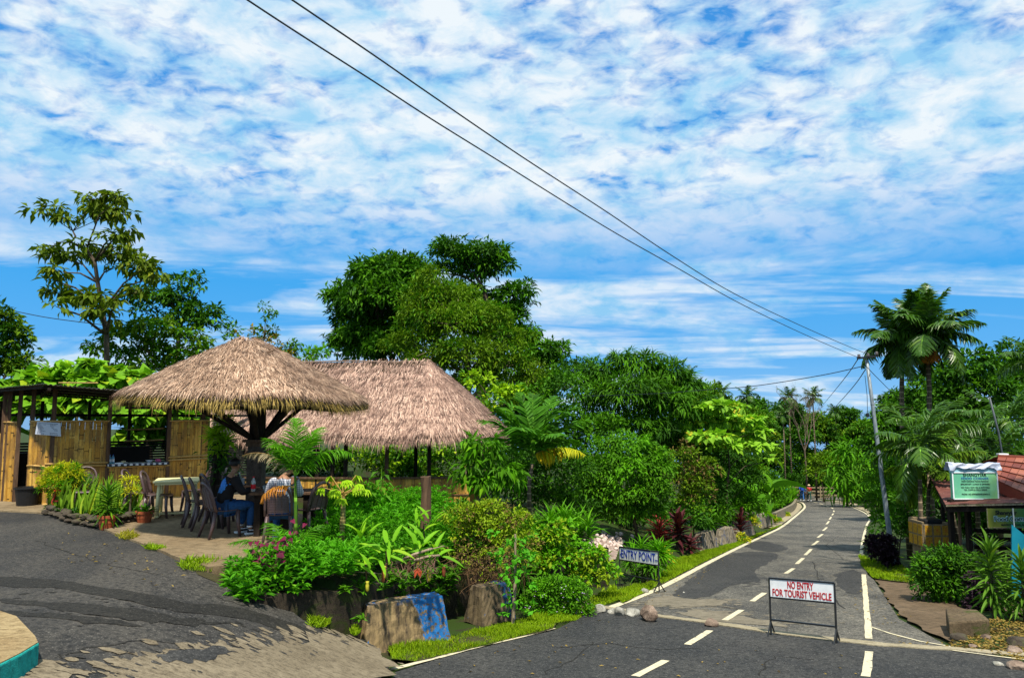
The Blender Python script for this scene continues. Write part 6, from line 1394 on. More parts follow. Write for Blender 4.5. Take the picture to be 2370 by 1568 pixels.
for Y, lab, mat, mx, L_ in ((27, 'tall green bush just left of the utility pole', G_mid, (G_bright, .35), [(2050, 1080, 24, 30), (2036, 1120, 26, 34), (2070, 1130, 30, 40), (2035, 1170, 26, 34), (2080, 1190, 34, 36), (2045, 1210, 26, 28), (2100, 1150, 24, 50)]),
        (22.5, 'dark leafy bush right behind the utility pole', G_dark, (G_mid, .4), [(2095, 1170, 24, 30), (2080, 1215, 28, 30), (2110, 1230, 20, 28), (2060, 1240, 24, 22), (2110, 1180, 20, 40)])):
    bl = pxblobs(L_, Y); mound('leafy_shrub', lab, 'shrub', gb(L_[3][0], Y), bl, mat, size=.17, per=6.5, rs=.22, mix=mx, twigs=20, aspect=.4)
bl = pxblobs([(1945, 1060, 26, 22), (1975, 1050, 26, 26), (1990, 1090, 26, 34), (1950, 1100, 34, 26), (1925, 1105, 20, 16), (1975, 1135, 34, 22), (1950, 1140, 26, 16), (2005, 1130, 14, 34)], 68)
bamboo('bright bamboo thicket outside the far bend of the road', gb(1960, 69), bl, G_bright, (G_mid, .45), size=.9, per=.8, rs=1.0, name='bamboo_thicket', nleaf=18, aspect=.16)
bl = pxblobs([(1900, 1075, 26, 22), (1880, 1095, 20, 16), (1915, 1060, 20, 14)], 80); mound('bushy_tree', 'round olive bush left of the far bamboo thicket', 'bush', gb(1900, 80), bl, G_olive, size=.4, per=1.6, rs=.6, twigs=6, r0=.1)
# far trees: built once, then copied
def proto_tree(name, label, seed, mat, mx, H, W):
    rr = random.Random(seed); bl = []
    for i in range(12): a = rr.uniform(0, 6.28); k = rr.uniform(0, 1); z = H * rr.uniform(.25, .92); rad = W * (1 - abs(z / H - .55) * .9) * .6 * k; s = W * rr.uniform(.28, .42); bl.append(((rad * math.cos(a), rad * math.sin(a), z), (s, s, s * .6)))
    return tree(name, label, 'tree', (0, 0, 0), bl, .25, mat, 'leaf', .52, 13, .85, .8, mix=mx, twigs=20, group='far trees closing the road view')
P_ = [proto_tree('far_tree', '', 21, G_dark, (G_mid, .35), 13, 5.2), proto_tree('far_tree', '', 22, G_mid, (G_olive, .4), 12, 5.5), proto_tree('far_tree', '', 23, G_dark, (G_olive, .25), 14, 4.6)]
FAR = [(1650, 62, .62, 0), (1715, 70, .72, 1), (1770, 82, .80, 2), (1820, 95, .92, 0), (1868, 104, .92, 1), (1910, 98, .86, 2), (1955, 104, .86, 0), (2000, 96, .80, 1), (2040, 84, .80, 2), (1690, 90, .98, 2), (1745, 105, 1.0, 0), (1930, 120, .85, 1), (1980, 118, .80, 2), (1590, 75, .85, 1), (1850, 120, .95, 2), (2090, 75, .9, 0), (2150, 80, 1.0, 1), (1520, 85, .9, 0), (1240, 70, .8, 1), (700, 70, .55, 0), (560, 66, .5, 1), (2230, 85, 1.0, 2)]
used = [False] * 3; FL = ['far tree behind the layered tree', 'leafy far tree right of the layered tree', 'far tree left of the leftmost thin palms', 'far dark tree where the road turns left', 'far olive tree directly behind the walkers', 'far tree just left of the bamboo thicket', 'far dark tree above the bamboo thicket', 'far tree right of the road bend', 'far dark tree behind the utility pole foot', 'dark far treetop left of the small palms', 'large far tree under the small palm silhouettes', 'most distant tree in the gap left of the pole', 'distant tree behind the far bamboo thicket', 'far tree behind the right end of the big bamboo clump', 'distant tree behind the bare tree', 'far dark tree behind the two tall palms', 'far tree right of the two tall palms', 'far dark tree hidden behind the big bamboo clump', 'far tree low behind the olive tree', 'low far tree between the thatched roofs', 'low far tree behind the round roof', 'far tree at the right behind the hillside tree']
def whole(o, parent=None):
    c = o.copy(); COL.objects.link(c); c.parent = parent
    for ch in [k for k in ALL if k.parent == o]: whole(ch, c)
    return c
ALL = list(COL.objects)
for (px, Y, s, k), lab in zip(FAR, FL):
    o = P_[k] if not used[k] else whole(P_[k]); used[k] = True; g0_ = gb(px, Y); o.location = (g0_.x, g0_.y, g0_.z - .6); o.scale = (s, s, s); o.rotation_euler = (0, 0, px * .37); o['label'] = lab
for i, (px, Y) in enumerate(((1640, 52), (1700, 58), (1760, 66), (1815, 90), (1840, 96), (1890, 104), (1935, 96), (1985, 80), (2030, 70), (2060, 60))):
    c = gb(px, Y); s = Y / FPX; bl = [((c.x + R.uniform(-1, 1), c.y, c.z + .6), (28 * s, 1.5, 22 * s)), ((c.x + 20 * s, c.y + 1, c.z + 1.2), (24 * s, 1.4, 26 * s)), ((c.x - 20 * s, c.y, c.z + .9), (24 * s, 1.4, 22 * s))]
    mound('undergrowth', 'dark roadside undergrowth, number of the row from the layered tree to the far bend' if 0 else ['dark undergrowth left of the layered tree', 'dark undergrowth behind the banana plant', 'undergrowth inside the bend', 'undergrowth behind the green shirted walker', 'dark undergrowth behind the rail fence', 'dark undergrowth behind the red shirted walker', 'undergrowth left of the stone block', 'undergrowth under the far bamboo', 'undergrowth right of the far bend', 'undergrowth beyond the utility pole'][i], 'shrub', c, bl, G_dark, size=.35, per=2.2, rs=.5, twigs=5, mix=(G_mid, .3), group='undergrowth at the far bend')
pp0 = palm('slender_palm', 'slender palm silhouette at the far bend', 'palm', [(0, 0, 0), (.1, 0, 5), (.05, 0, 9.2)], .09, 1.7, 12, G_palm, ll=.7, lw=.12, n=16, elev=(-.3, 1.2), droop=(.6, 1.3), shaft=.5, seed=31, group='slender far palms', hang=.5)
ALL = list(COL.objects); first = True
for px, py, Y, lab in ((1672, 902, 78, 'leftmost slender palm against the sky'), (1730, 912, 88, 'second slender palm from the left'), (1828, 915, 92, 'slender palm left of the bare tree'), (1883, 915, 84, 'slender palm right of the bare tree'), (1812, 955, 76, 'lower slender palm below the bare tree'), (1590, 865, 66, 'slender palm tip above the bamboo clump'), (1935, 950, 100, 'small slender palm left of the utility pole')):
    o = pp0 if first else whole(pp0); first = False; t = at(px, py, Y); g0_ = gb(px, Y); s = (t.z - g0_.z) / 9.9; o.location = (g0_.x, g0_.y, g0_.z); k = .8 * s; o.scale = (k, k, s); o.rotation_euler = (0, 0, px * .7); o['label'] = lab
# bare tree
rb = empty('bare_tree', gb(1868, 82), 'leafless pale tree with fine branches at the end of the road', 'tree'); mb = MB()
def branch(p, d, ln, r, dep):
    e = p + d * ln; m = p.lerp(e, .5) + Vector((R.uniform(-1, 1), 0, R.uniform(-1, 1))) * ln * .06; mb.tube([p, m, e], [r, r * .85, r * .7], 5 if dep > 2 else 4, cap=False)
    if dep <= 0: return
    for k in range(3 if dep > 1 else 4): branch(e if k < 2 else m, (d + Vector((R.uniform(-.7, .7), R.uniform(-.4, .4), R.uniform(-.1, .5)))).normalized(), ln * R.uniform(.6, .8), r * .6, dep - 1)
b = gb(1862, 82); branch(b, Vector((-.02, 0, 1)), 5.6, .11, 0); c = b + Vector((-.1, 0, 5.5))
for d in ((-.28, 0, 1), (.05, 0, 1), (.3, 0, 1)): branch(c, Vector(d).normalized(), 2.6, .055, 4)
local(rb, mb.build('trunk', m_bark('grey_twig', (.08, .06, .045), (.20, .15, .11))))

# unseen tree added outside the right edge to shade bush, path and stall
bl = [((11.0, 8.6, 4.6), (1.9, 1.7, 1.2)), ((13.4, 10.2, 5.2), (2.0, 1.8, 1.3)), ((12.2, 12.6, 5.6), (1.7, 1.6, 1.2)), ((14.6, 13.2, 5.4), (1.8, 1.6, 1.2)), ((15.6, 8.4, 4.6), (1.9, 1.8, 1.3))]
tree('shade_tree', 'unseen broad tree added outside the right edge to shade the earth path', 'tree', (13.6, 9.6, zground(13.6, 9.6)), bl, .2, G_dark, 'leaf', .3, 16, 2.4, .45, mix=(G_mid, .3), twigs=30)
# ------------------------------------------------------------------ garden bed in front
BED = [(-3.3, 9.85), (-2.45, 10.45), (-2.05, 11.8), (-1.5, 13.0), (-1.0, 14.0), (-0.9, 15.6), (-1.6, 17.2), (-2.9, 18.3), (-4.4, 18.4), (-4.1, 15.6), (-3.5, 13.4), (-3.2, 11.4)]
def cover(name, label, poly, dens, mat, h, ln, w, tiers=4, per=6, kind='dia', zf=None, stuff=True, hv=0.25, cat='ground cover'):
    area = abs(sum(poly[i][0] * poly[(i + 1) % len(poly)][1] - poly[(i + 1) % len(poly)][0] * poly[i][1] for i in range(len(poly)))) / 2
    pts = in_poly(poly, int(area * dens)); lv = Leaves(); zf = zf or zground; n = len(pts); P = np.array([(x, y, zf(x, y)) for x, y in pts])
    hh = h * (1 + hv * np.sin(P[:, 0] * 3.1 + 1) * np.sin(P[:, 1] * 2.3) + hv * NR.normal(0, .5, n)); lean = NR.normal(0, .10, (n, 2))
    for t in range(tiers):
        f = 1 - t * 0.20; c = P.copy(); c[:, 2] += hh * f; c[:, :2] += lean * f
        for k in range(per):
            a = NR.uniform(0, 6.283, n); e = NR.uniform(-.25, .75, n) + (0.35 if t == 0 else 0); D = np.stack([np.cos(a) * np.cos(e), np.sin(a) * np.cos(e), np.sin(e)], 1)
            U = np.array([0, 0, 1.0]) - D * .3 + NR.normal(0, .2, (n, 3)); s = NR.uniform(.7, 1.25, n) * (1 + .12 * t); lv.add(kind, c, D, U, w * s, ln * s)
    o = lv.build(name, mat); return tag(o, label, cat, None, 'stuff' if stuff else None)
G_star = leaf_mat('star_plant_leaf', (0.020, 0.10, 0.005), (0.052, 0.22, 0.009), (0.14, 0.36, 0.018), trans=.35)
cover('ground_cover', 'dense bright green ground cover of narrow starry leaves filling the raised garden bed', BED, 80, G_star, .48, .095, .028, tiers=4, per=6)
edge_bed = [(-3.8, 9.75), (-3.4, 9.42), (-2.45, 10.1), (-2.15, 10.45), (-2.0, 11.2), (-2.3, 11.3), (-2.6, 10.9), (-3.4, 10.5), (-3.7, 10.6)]
cover('ground_cover', 'star leaved plants hanging over the near edge of the retaining wall', edge_bed, 95, G_star, .30, .10, .03, tiers=5, per=6, zf=lambda x, y: -0.16 if y > 9.9 else -.3)
cover('ground_cover', 'dark leaves trailing over the retaining wall behind the blue painted block', [(-2.35, 10.3), (-1.85, 11.9), (-1.2, 13.2), (-.9, 13.1), (-1.65, 11.9), (-2.15, 10.3)], 120, G_mid, .10, .11, .045, tiers=3, per=5, kind='leaf', zf=lambda x, y: zr(y) + .80 - R.random() ** 2 * .45)
bed2 = [(-1.0, 14.0), (0.2, 15.4), (1.6, 17.2), (1.4, 19), (-.2, 20), (-1.6, 18.4), (-1.0, 15.8)]
cover('ground_cover', 'mixed green and yellowish undergrowth in the middle of the bed', bed2, 60, G_mid, .35, .11, .05, tiers=4, per=6, kind='leaf')
bed3 = [(1.5, 18.2), (2.4, 18.2), (5.6, 25), (4.5, 26), (2.6, 22.5)]
def yblob(px, py, rx, ry, Y): return pxblobs([(px, py, rx, ry)], Y)[0]
# tangled bush over the wall
bl = pxblobs([(1075, 1195, 46, 24), (1130, 1190, 46, 26), (1180, 1215, 50, 30), (1100, 1235, 50, 30), (1160, 1260, 50, 34), (1215, 1270, 36, 36), (1060, 1235, 26, 30)], 13.9)
mound('tangled_bush', 'yellow green tangled bush trailing over the retaining wall', 'bush', gb(1140, 14.2), bl, G_gold if 0 else leaf_mat('tangle_leaf', (.05, .10, .005), (.13, .22, .012), (.33, .34, .02)), size=.075, nleaf=16, per=22, rs=.13, mix=(G_brownleaf, .22), twigs=90, r0=.02)
bl = pxblobs([(1075, 1290, 40, 28), (1130, 1305, 50, 34), (1185, 1310, 40, 40), (1090, 1320, 34, 20), (1150, 1335, 36, 20)], 13.3)
rt = mound('twiggy_bush', 'brown twiggy bush with few leaves hanging in front of the retaining wall', 'bush', gb(1120, 14.1), bl, G_brownleaf, size=.05, nleaf=9, per=16, rs=.14, mix=(leaf_mat('tangle_leaf', (.1,) * 3, (.1,) * 3), .5), twigs=0, r0=.02)
mb = MB()
for i in range(330):
    c, r = bl[R.randrange(len(bl))]; p = Vector([c[k] + R.gauss(0, .5) * r[k] for k in range(3)]); pts = [p]; d = Vector((R.uniform(-1, 1), R.uniform(-.6, .6), R.uniform(-.9, .4))).normalized()
    for k in range(4): d = (d + Vector((R.uniform(-.6, .6), R.uniform(-.4, .4), R.uniform(-.6, .2)))).normalized(); p = p + d * .09; pts.append(p)
    mb.tube(pts, [.004, .0035, .003, .0025, .002], 3, cap=False)
local(rt, mb.build('twigs', plain('twig_brown', (.12, .065, .03), .9)))
bl = pxblobs([(1290, 1240, 40, 34), (1250, 1260, 40, 34), (1340, 1290, 40, 30), (1290, 1300, 50, 34), (1240, 1310, 30, 34), (1380, 1300, 26, 26), (1400, 1330, 30, 24), (1340, 1340, 44, 24)], 15.3)
mound('vine_bush', 'bright green vines hiding the end of the retaining wall left of the entry point sign', 'bush', gb(1300, 15.6), bl, G_bright, size=.10, nleaf=14, per=16, rs=.14, mix=(leaf_mat('tangle_leaf', (.1,) * 3, (.1,) * 3), .45), twigs=30, aspect=.6)
bl = pxblobs([(1290, 1360, 40, 26), (1330, 1375, 34, 26), (1260, 1375, 34, 30), (1300, 1410, 46, 28), (1345, 1410, 26, 20), (1255, 1415, 28, 22), (1225, 1390, 20, 26)], 13.4)
rt = mound('lantana_bush', 'dark green bush dotted with tiny lilac flowers at the road edge', 'bush', gb(1300, 13.5), bl, G_mid, size=.055, nleaf=20, per=36, rs=.10, mix=(G_bright, .4), twigs=30, aspect=.6)
mb = MB()
for i in range(34):
    c, r = bl[R.randrange(len(bl))]; d = Vector((R.uniform(-1, 1), -1, R.uniform(-.6, 1))).normalized(); p = Vector(c) + Vector((d.x * r[0], d.y * r[1], d.z * r[2])) * 1.02; mb.lathe(p, [(.006, -.006), (.014, 0), (.006, .007)], 6)
local(rt, mb.build('flowers', plain('lilac_petal', (.42, .32, .55), .7)))
# climbing vine on a stake in front of the second block
b = onroad(1186, 1440); b = Vector((b.x, b.y - .35, zr(b.y - .35))); tp = at(1192, 1235, b.y); rt = empty('climbing_vine', b, 'climbing vine with round leaves on a pale stake in front of the second block', 'plant')
mb = MB(); mb.tube([b, b.lerp(tp, .5) + Vector((.02, 0, 0)), tp], [.03, .026, .018], 8); local(rt, mb.build('stake', M_bark_pale)); lv = Leaves()
vb = pxblobs([(1190, 1262, 30, 22), (1160, 1290, 30, 22), (1215, 1300, 34, 26), (1190, 1330, 30, 24), (1160, 1350, 16, 20), (1215, 1365, 20, 22), (1180, 1395, 22, 24), (1225, 1410, 14, 16), (1170, 1425, 14, 8), (1130, 1245, 20, 14), (1230, 1250, 18, 16)], b.y - .03); C, Rr, O = clump_points(vb, 26, .07); fill_clumps(lv, C, Rr, O, 'heart', 4, .082, .95, .7, .7); local(rt, lv.build('leaves', leaf_mat('vine_leaf', (.02, .11, .008), (.05, .23, .015), (.12, .38, .03), trans=.35)))
mb = MB()
for c in C[::4]: mb.tube([b.lerp(tp, R.uniform(.2, 1)), Vector(c)], .003, 3, cap=False)
local(rt, mb.build('tendrils', M_green_stem))
# cassava like bush right of the hut
bl = pxblobs([(1120, 1040, 34, 26), (1100, 1085, 30, 26), (1150, 1080, 30, 34), (1175, 1120, 26, 34), (1130, 1130, 34, 30), (1085, 1120, 22, 20), (1095, 1030, 20, 18)], 16.5)
mound('broad_leaf_bush', 'bush with long drooping bright leaves in front of the hut corner', 'bush', gb(1130, 16.5), bl, G_bright, size=.27, nleaf=9, per=9, rs=.16, mix=(G_mid, .4), twigs=40, aspect=.26, droop=.9)
for px, py0, Y, h, lab in ((883, 1165, 15.2, .75, 'tall plant with dark glossy leaves against the half wall'), (842, 1170, 15.0, .5, 'shorter plant with broad glossy leaves left of the taller one')):
    b = gb(px, Y); rt = empty('glossy_plant', b, lab, 'plant'); lv = Leaves(); mb = MB(); top = at(px, py0 - h * 110, Y); mb.tube([b, top], [.014, .008], 6)
    for k in range(22):
        t = .35 + .65 * k / 22; c = b.lerp(top, t); a = k * 2.4; d = (math.cos(a), math.sin(a), .1); lv.add('leaf', [tuple(c + Vector(d) * .08)], [(d[0], d[1], -.45)], [(0, 0, 1)], .10, .24)
    local(rt, lv.build('leaves', G_mid)); local(rt, mb.build('stem', M_green_stem))
# tree stump
b = at(985, 1172, 14.2); t0 = at(985, 1102, 14.2); mb = MB(); mb.tube([b - Vector((0, 0, .4)), b, b.lerp(t0, .5) + Vector((.01, 0, 0)), t0], [.11, .10, .095, .10], 14); V = mb.V[0]; V += NR.normal(0, .004, V.shape)
tag(mb.build('tree_stump', M_brown), 'upright sawn tree stump in the garden next to the dark red plant', 'stump')
# papaya
b = Vector((at(790, 1224, 12.4).x, 12.4, -.1)); tp = at(794, 1150, 12.4); rt = empty('papaya_plant', b, 'young papaya plant with a thick scarred yellow stem and lobed leaves', 'plant'); mb = MB(); mb.tube([b, b.lerp(tp, .5) + Vector((.01, 0, 0)), tp], [.05, .045, .035], 10); local(rt, mb.build('stem', M_papaya)); lv = Leaves(); st = MB()
for k in range(17):
    a = k * 2.4; e = R.uniform(-.1, .9); ln = R.uniform(.18, .42); d = Vector((math.cos(a) * math.cos(e), math.sin(a) * math.cos(e), math.sin(e))); s = tp + Vector((0, 0, .1 * k / 17)); q = s + d * ln; st.tube([s, q], .006, 4, cap=False)
    for j in range(7): aa = a + (j - 3) * .5; dd = (math.cos(aa), math.sin(aa), -.6 - R.uniform(0, .6)); lv.add('leaf', [tuple(q)], [dd], [(d.x * .3, d.y * .3, 1)], .07, .17)
local(rt, lv.build('leaves', G_lime)); local(rt, st.build('leaf_stalks', M_cane))
# young areca with green, yellow and orange fronds
b = Vector((at(688, 1200, 11.5).x, 11.5, -.1)); q1 = at(683, 1102, 11.5); rt = empty('young_areca_palm', b, 'young feather palm before the tables with green fronds and one orange dying frond', 'palm')
mb = MB(); mb.tube([b, b.lerp(q1, .6), q1], [.035, .026, .018], 8); local(rt, mb.build('trunk', M_green_stem, smooth=True)); tp_ = tuple(q1)
lv = Leaves(); st = MB()
for az, el, ln, n, ll, dr, hg in ((1.9, 1.45, .95, 44, .36, .55, .1), (.15, .95, 1.05, 40, .32, 1.6, .9), (2.9, 1.25, .85, 36, .36, 1.2, .35), (1.0, 1.3, .95, 36, .36, .9, .2), (4.2, 1.2, .75, 30, .34, 1.2, .4), (5.6, 1.2, .85, 34, .36, .9, .2)): frond(lv, st, tp_, az, el, ln, n, ll, .022, dr, hg, .012)
local(rt, lv.build('crown', G_areca)); local(rt, st.build('frond_stems', M_green_stem))
lv = Leaves(); st = MB(); frond(lv, st, tuple(q1 - Vector((0, 0, .16))), 3.7, .25, .62, 30, .20, .018, 1.7, .9, .01); o = lv.build('orange_frond', G_orange); local(rt, o); local(rt, st.build('orange_frond_stem', M_cane))
lv = Leaves(); st = MB(); frond(lv, st, tuple(q1 + Vector((0, 0, .02))), 3.15, .85, .95, 40, .20, .02, 1.35, 1.3, .01); o = lv.build('dry_frond', leaf_mat('dry_leaf', (.14, .11, .06), (.30, .25, .15), (.4, .34, .22), trans=.1)); local(rt, o); local(rt, st.build('dry_frond_stem', M_cane))
b = Vector((at(672, 1290, 10.6).x, 10.6, -.12)); rt = empty('low_areca_palm', b, 'low feather palm whose fronds arch over the patio edge', 'palm'); lv = Leaves(); st = MB()
for az, el, ln in ((3.3, .95, 1.0), (2.4, 1.2, 1.0), (1.0, 1.25, .9), (4.2, .8, .7), (.5, .9, .6), (3.9, 1.0, .8)): frond(lv, st, tuple(b), az, el, ln, 40, .30, .016, 1.4, .35, .008)
local(rt, lv.build('crown', G_areca)); local(rt, st.build('frond_stems', M_green_stem))
# magenta caladium
G_pk = G_purple
for i, (px, py, Y, n, lab) in enumerate(((628, 1298, 9.95, 20, 'cluster of magenta leaves at the near left corner of the bed'), (655, 1262, 10.3, 12, 'magenta leaves under the low feather palm'), (697, 1238, 10.9, 8, 'small magenta leaves beside the feather palm trunk'), (605, 1275, 10.1, 14, 'magenta leaves leaning over the patio edge'))):
    c = at(px, py, Y); rt = empty('magenta_plant', (c.x, c.y, -.2), lab, 'plant', 'magenta leaved plants in the garden bed'); lv = Leaves(); mb = MB()
    for k in range(n):
        q = c + Vector((R.gauss(0, .10), R.gauss(0, .05), R.gauss(0, .09))); a = R.uniform(0, 6.28); lv.add('heart', [tuple(q)], [(math.cos(a), -abs(math.sin(a)) * .8, -.35)], [(0, -.8, 1)], .07, .105); mb.tube([Vector((c.x, c.y, -.2)), q], .003, 3, cap=False)
    local(rt, lv.build('leaves', G_pk)); local(rt, mb.build('stalks', plain('purple_stalk', (.1, .02, .04), .6)))
# pitcher plants hanging on the wall edge
G_pit = leaf_mat('pitcher_leaf', (.05, .16, .01), (.11, .29, .02), (.32, .42, .03), trans=.35)
for i, (px, py, Y, n, lab) in enumerate(((893, 1275, 10.6, 16, 'pitcher plant with broad green straps at the wall edge left of the sticks'), (960, 1262, 10.9, 12, 'pitcher plant behind the dry sticks'), (1005, 1285, 10.9, 18, 'pitcher plant with hanging leaves above the blue end of the block'), (835, 1240, 11.6, 7, 'tall strap leaved plant standing in the star leaved ground cover'), (846, 1305, 10.45, 7, 'leftmost pitcher plant with one long yellow pitcher'), (980, 1215, 11.8, 8, 'upright strap leaves behind the dry sticks'))):
    c = at(px, py, Y); rt = empty('pitcher_plant', c, lab, 'plant', 'pitcher plants along the bed edge'); lv = Leaves(); mb = MB(); up_ = i in (3, 5)
    for k in range(n):
        o_ = Vector((R.gauss(0, .08), R.gauss(0, .04), R.gauss(0, .05))); a = R.uniform(0, 6.28); e = R.uniform(.7, 1.4) if up_ else R.uniform(-.5, 1.2); lv.add('strap', [tuple(c + o_)], [(math.cos(a) * math.cos(e), math.sin(a) * math.cos(e), math.sin(e))], [(0, -.4, 1)], R.uniform(.05, .075), R.uniform(.26, .40))
    local(rt, lv.build('leaves', G_pit)); mb.tube([c - Vector((0, -.1, .25)), c], .012, 5); local(rt, mb.build('stem', M_brown))
    if not up_:
        for k in range(2 if n > 10 else 1):
            q = c + Vector((R.uniform(-.12, .16), -.1 - R.uniform(0, .05), -.12 - R.uniform(0, .12))); mb = MB(); h = R.uniform(.13, .18); mb.lathe(q, [(.008, -h), (.024, -h * .85), (.027, -h * .4), (.020, -.02), (.026, 0), (.020, .003)], 10); o = local(rt, mb.build('pitcher', plain('yellow_pitcher', (.42, .38, .03), .5, var=.4, scale=25) if k != 1 else plain('red_pitcher', (.22, .06, .02), .5, var=.4), smooth=True))
    if i == 2:
        lv = Leaves(); lv.add('leaf', [tuple(at(968, 1312, 10.6))] * 2, [(.25, -.2, -1), (-.4, -.3, -1)], [(.3, -1, .2), (-.5, -1, 0)], .07, .15); local(rt, lv.build('red_leaf', plain('red_leaf_tissue', (.36, .06, .02), .6)))
rt = empty('dry_sticks', at(960, 1285, 10.6), 'pale broken sticks and dry roots lying over the wall above the blue block', 'sticks')
for a, b, r in (((915, 1302), (1000, 1268), .022), ((958, 1296), (1018, 1284), .020), ((760, 1322), (900, 1328), .007), ((940, 1290), (1028, 1262), .009)):
    mb = MB(); mb.tube([at(*a, 10.65), at((a[0] + b[0]) / 2, (a[1] + b[1]) / 2 - 3, 10.7), at(*b, 10.7)], [r, r * .9, r * .8], 8); local(rt, mb.build('stick', M_bark_pale, smooth=True))
mb = MB()
for i in range(60):
    p = at(R.uniform(900, 1010), R.uniform(1280, 1310), 10.65); pts = [p]
    for k in range(5): p = p + Vector((R.uniform(-.06, .06), R.uniform(-.04, .02), R.uniform(-.07, .01))); pts.append(p)
    mb.tube(pts, .004, 3, cap=False)
local(rt, mb.build('dry_roots', plain('root_brown', (.16, .09, .06), .9)))
# grass
grass('grass', VERGE[0][1], VERGE[0][0], 11000, G_grass, .055, .010)
grass('grass', VERGE[1][1], VERGE[1][0], 42000, G_grass, .075, .018)
grass('grass', VERGE[2][1], VERGE[2][0], 6000, G_grass, .08, .016)
mv = [W2(*p) for p in ((1230, 1450), (1330, 1440), (1400, 1402), (1440, 1388), (1420, 1360), (1340, 1400), (1230, 1430))]
grass('grass', 'patchy grass and weeds beside the row of stones', mv, 7000, G_grass, .07, .012)
dfn = lambda x, y: max(min(0, zdrive(x, y)), -2) + .02
for i, (px, py, rx, ry, lab) in enumerate(((296, 1243, 24, 9, 'small dark grass tuft at the patio edge near the pots'), (358, 1270, 24, 5, 'low grass tuft further along the patio edge'), (470, 1312, 56, 14, 'larger bright grass tuft where the patio meets the moss'), (545, 1340, 16, 7, 'tiny weed tuft on the mossy strip'), (738, 1442, 26, 14, 'bright weeds growing at the foot of the retaining wall'), (690, 1405, 12, 8, 'small fern at the foot of the retaining wall'), (822, 1462, 10, 12, 'weed tuft between the wall and the blue painted block'))):
    poly = [W2(px + rx * math.cos(a), py + ry * math.sin(a), lambda x, y: min(0, zdrive(x, y))) for a in np.linspace(0, 6.28, 11)[:-1]]; grass('grass_tuft', lab, poly, 650 if i == 2 else 330, G_grass if i != 0 else G_drygrass, .085, .010, zf=dfn, kind=None, cat='grass tuft', group='grass tufts along the patio edge', lean=.9)
# ------------------------------------------------------------------ stones
def stone(label, px, py, wpx, hpx, mat, Y=None, seed=1, name='stone', group=None, fn=None, depth=.8):
    b = onf(px, py, fn or (lambda x, y: zr(y))) if Y is None else at(px, py, Y); s = b.y / FPX; rw = wpx * s / 2; rh = hpx * s / 2; mb = MB(); rock_bm(mb, (0, 0, rh * .8), 1.18, seed, (rw, rw * depth, rh)); o = mb.build(name, mat, loc=b); return tag(o, label, 'stone', group)
GR = 'loose stones along the edge of the old asphalt'
stone('largest brown boulder in the row of stones by the road edge', 1503, 1437, 44, 36, M_rock, seed=3, group=GR)
stone('flat pale grey stone left of the largest boulder', 1463, 1425, 36, 20, M_rockg, seed=5, group=GR); stone('upright pointed grey stone in the middle of the row', 1434, 1425, 20, 26, M_rockg, seed=8, group=GR)
stone('small grey stone left of the pointed one', 1416, 1420, 20, 14, M_rockg, seed=9, group=GR); stone('square grey stone at the left end of the row', 1387, 1418, 30, 20, M_rockg, seed=11, group=GR)
stone('rounded brown stone alone on the concrete strip', 1645, 1450, 30, 20, M_rock, seed=13, group=GR); stone('yellowish mossy stone under the weeds at the left end of the row', 1352, 1404, 34, 14, M_rock, seed=15, group=GR)
stone('grey stone on the grass at the right foot of the entry point sign', 1492, 1372, 20, 12, M_rockg, seed=17, group=GR); stone('tiny stone on the asphalt right of the entry point sign', 1582, 1372, 6, 4, M_rockg, seed=18, group=GR)
gd = lambda x, y: min(0, zdrive(x, y)) - .02
stone('mossy boulder at the left end of the retaining wall', 640, 1372, 46, 40, M_rockd, seed=21, fn=gd); stone('reddish rock wedged between the boulder and the wall', 672, 1380, 38, 28, M_rock, seed=22, fn=gd); stone('flat reddish shard on the moss left of the boulder', 598, 1366, 34, 12, M_rock, seed=23, fn=gd)
stone('pale mossy rock in front of the concrete slab', 2218, 1482, 40, 20, M_rockd, seed=31); stone('brown wedge shaped rock right of the slab', 2345, 1512, 36, 18, M_rock, seed=32); stone('dark rock at the right edge', 2362, 1496, 50, 22, M_rockd, seed=33); stone('pale rock at the lower right corner', 2352, 1548, 40, 20, M_rock, seed=34)
stone('small flat stone below the slab', 2252, 1500, 20, 10, M_rock, seed=35); stone('small brown rock near the dracaenas', 2282, 1480, 26, 12, M_rock, seed=36); stone('small pale stone among fallen leaves', 2308, 1540, 24, 10, M_rockg, seed=37)
# low rock edging round the snake plant bed
RK = []
for i in range(4): mb = MB(); rock_bm(mb, (0, 0, .5), 1.0, 40 + i, (1, .8, .6)); RK.append(mb.build('edging_stone', M_rockd))
k = 0
EDG = [(112, 1190), (150, 1206), (200, 1218), (232, 1222), (270, 1216), (312, 1207), (335, 1200)]
ep = smoothline([(*W2(*p, zp), 0) for p in EDG], 6)
for i, p in enumerate(ep):
    for lvl in range(2):
        src = RK[k % 4]; o = src if k < 4 else src.copy()
        if k >= 4: COL.objects.link(o)
        s = R.uniform(.07, .11); o.location = (p.x + R.uniform(-.05, .05), p.y + R.uniform(-.02, .06) + .05 * lvl, .03 + lvl * .085 - .01); o.scale = (s * 1.3, s, s); o.rotation_euler = (0, 0, R.uniform(0, 6.28)); tag(o, 'dark mossy stone in the low edging of the snake plant bed', 'stone', 'stones edging the snake plant bed'); k += 1
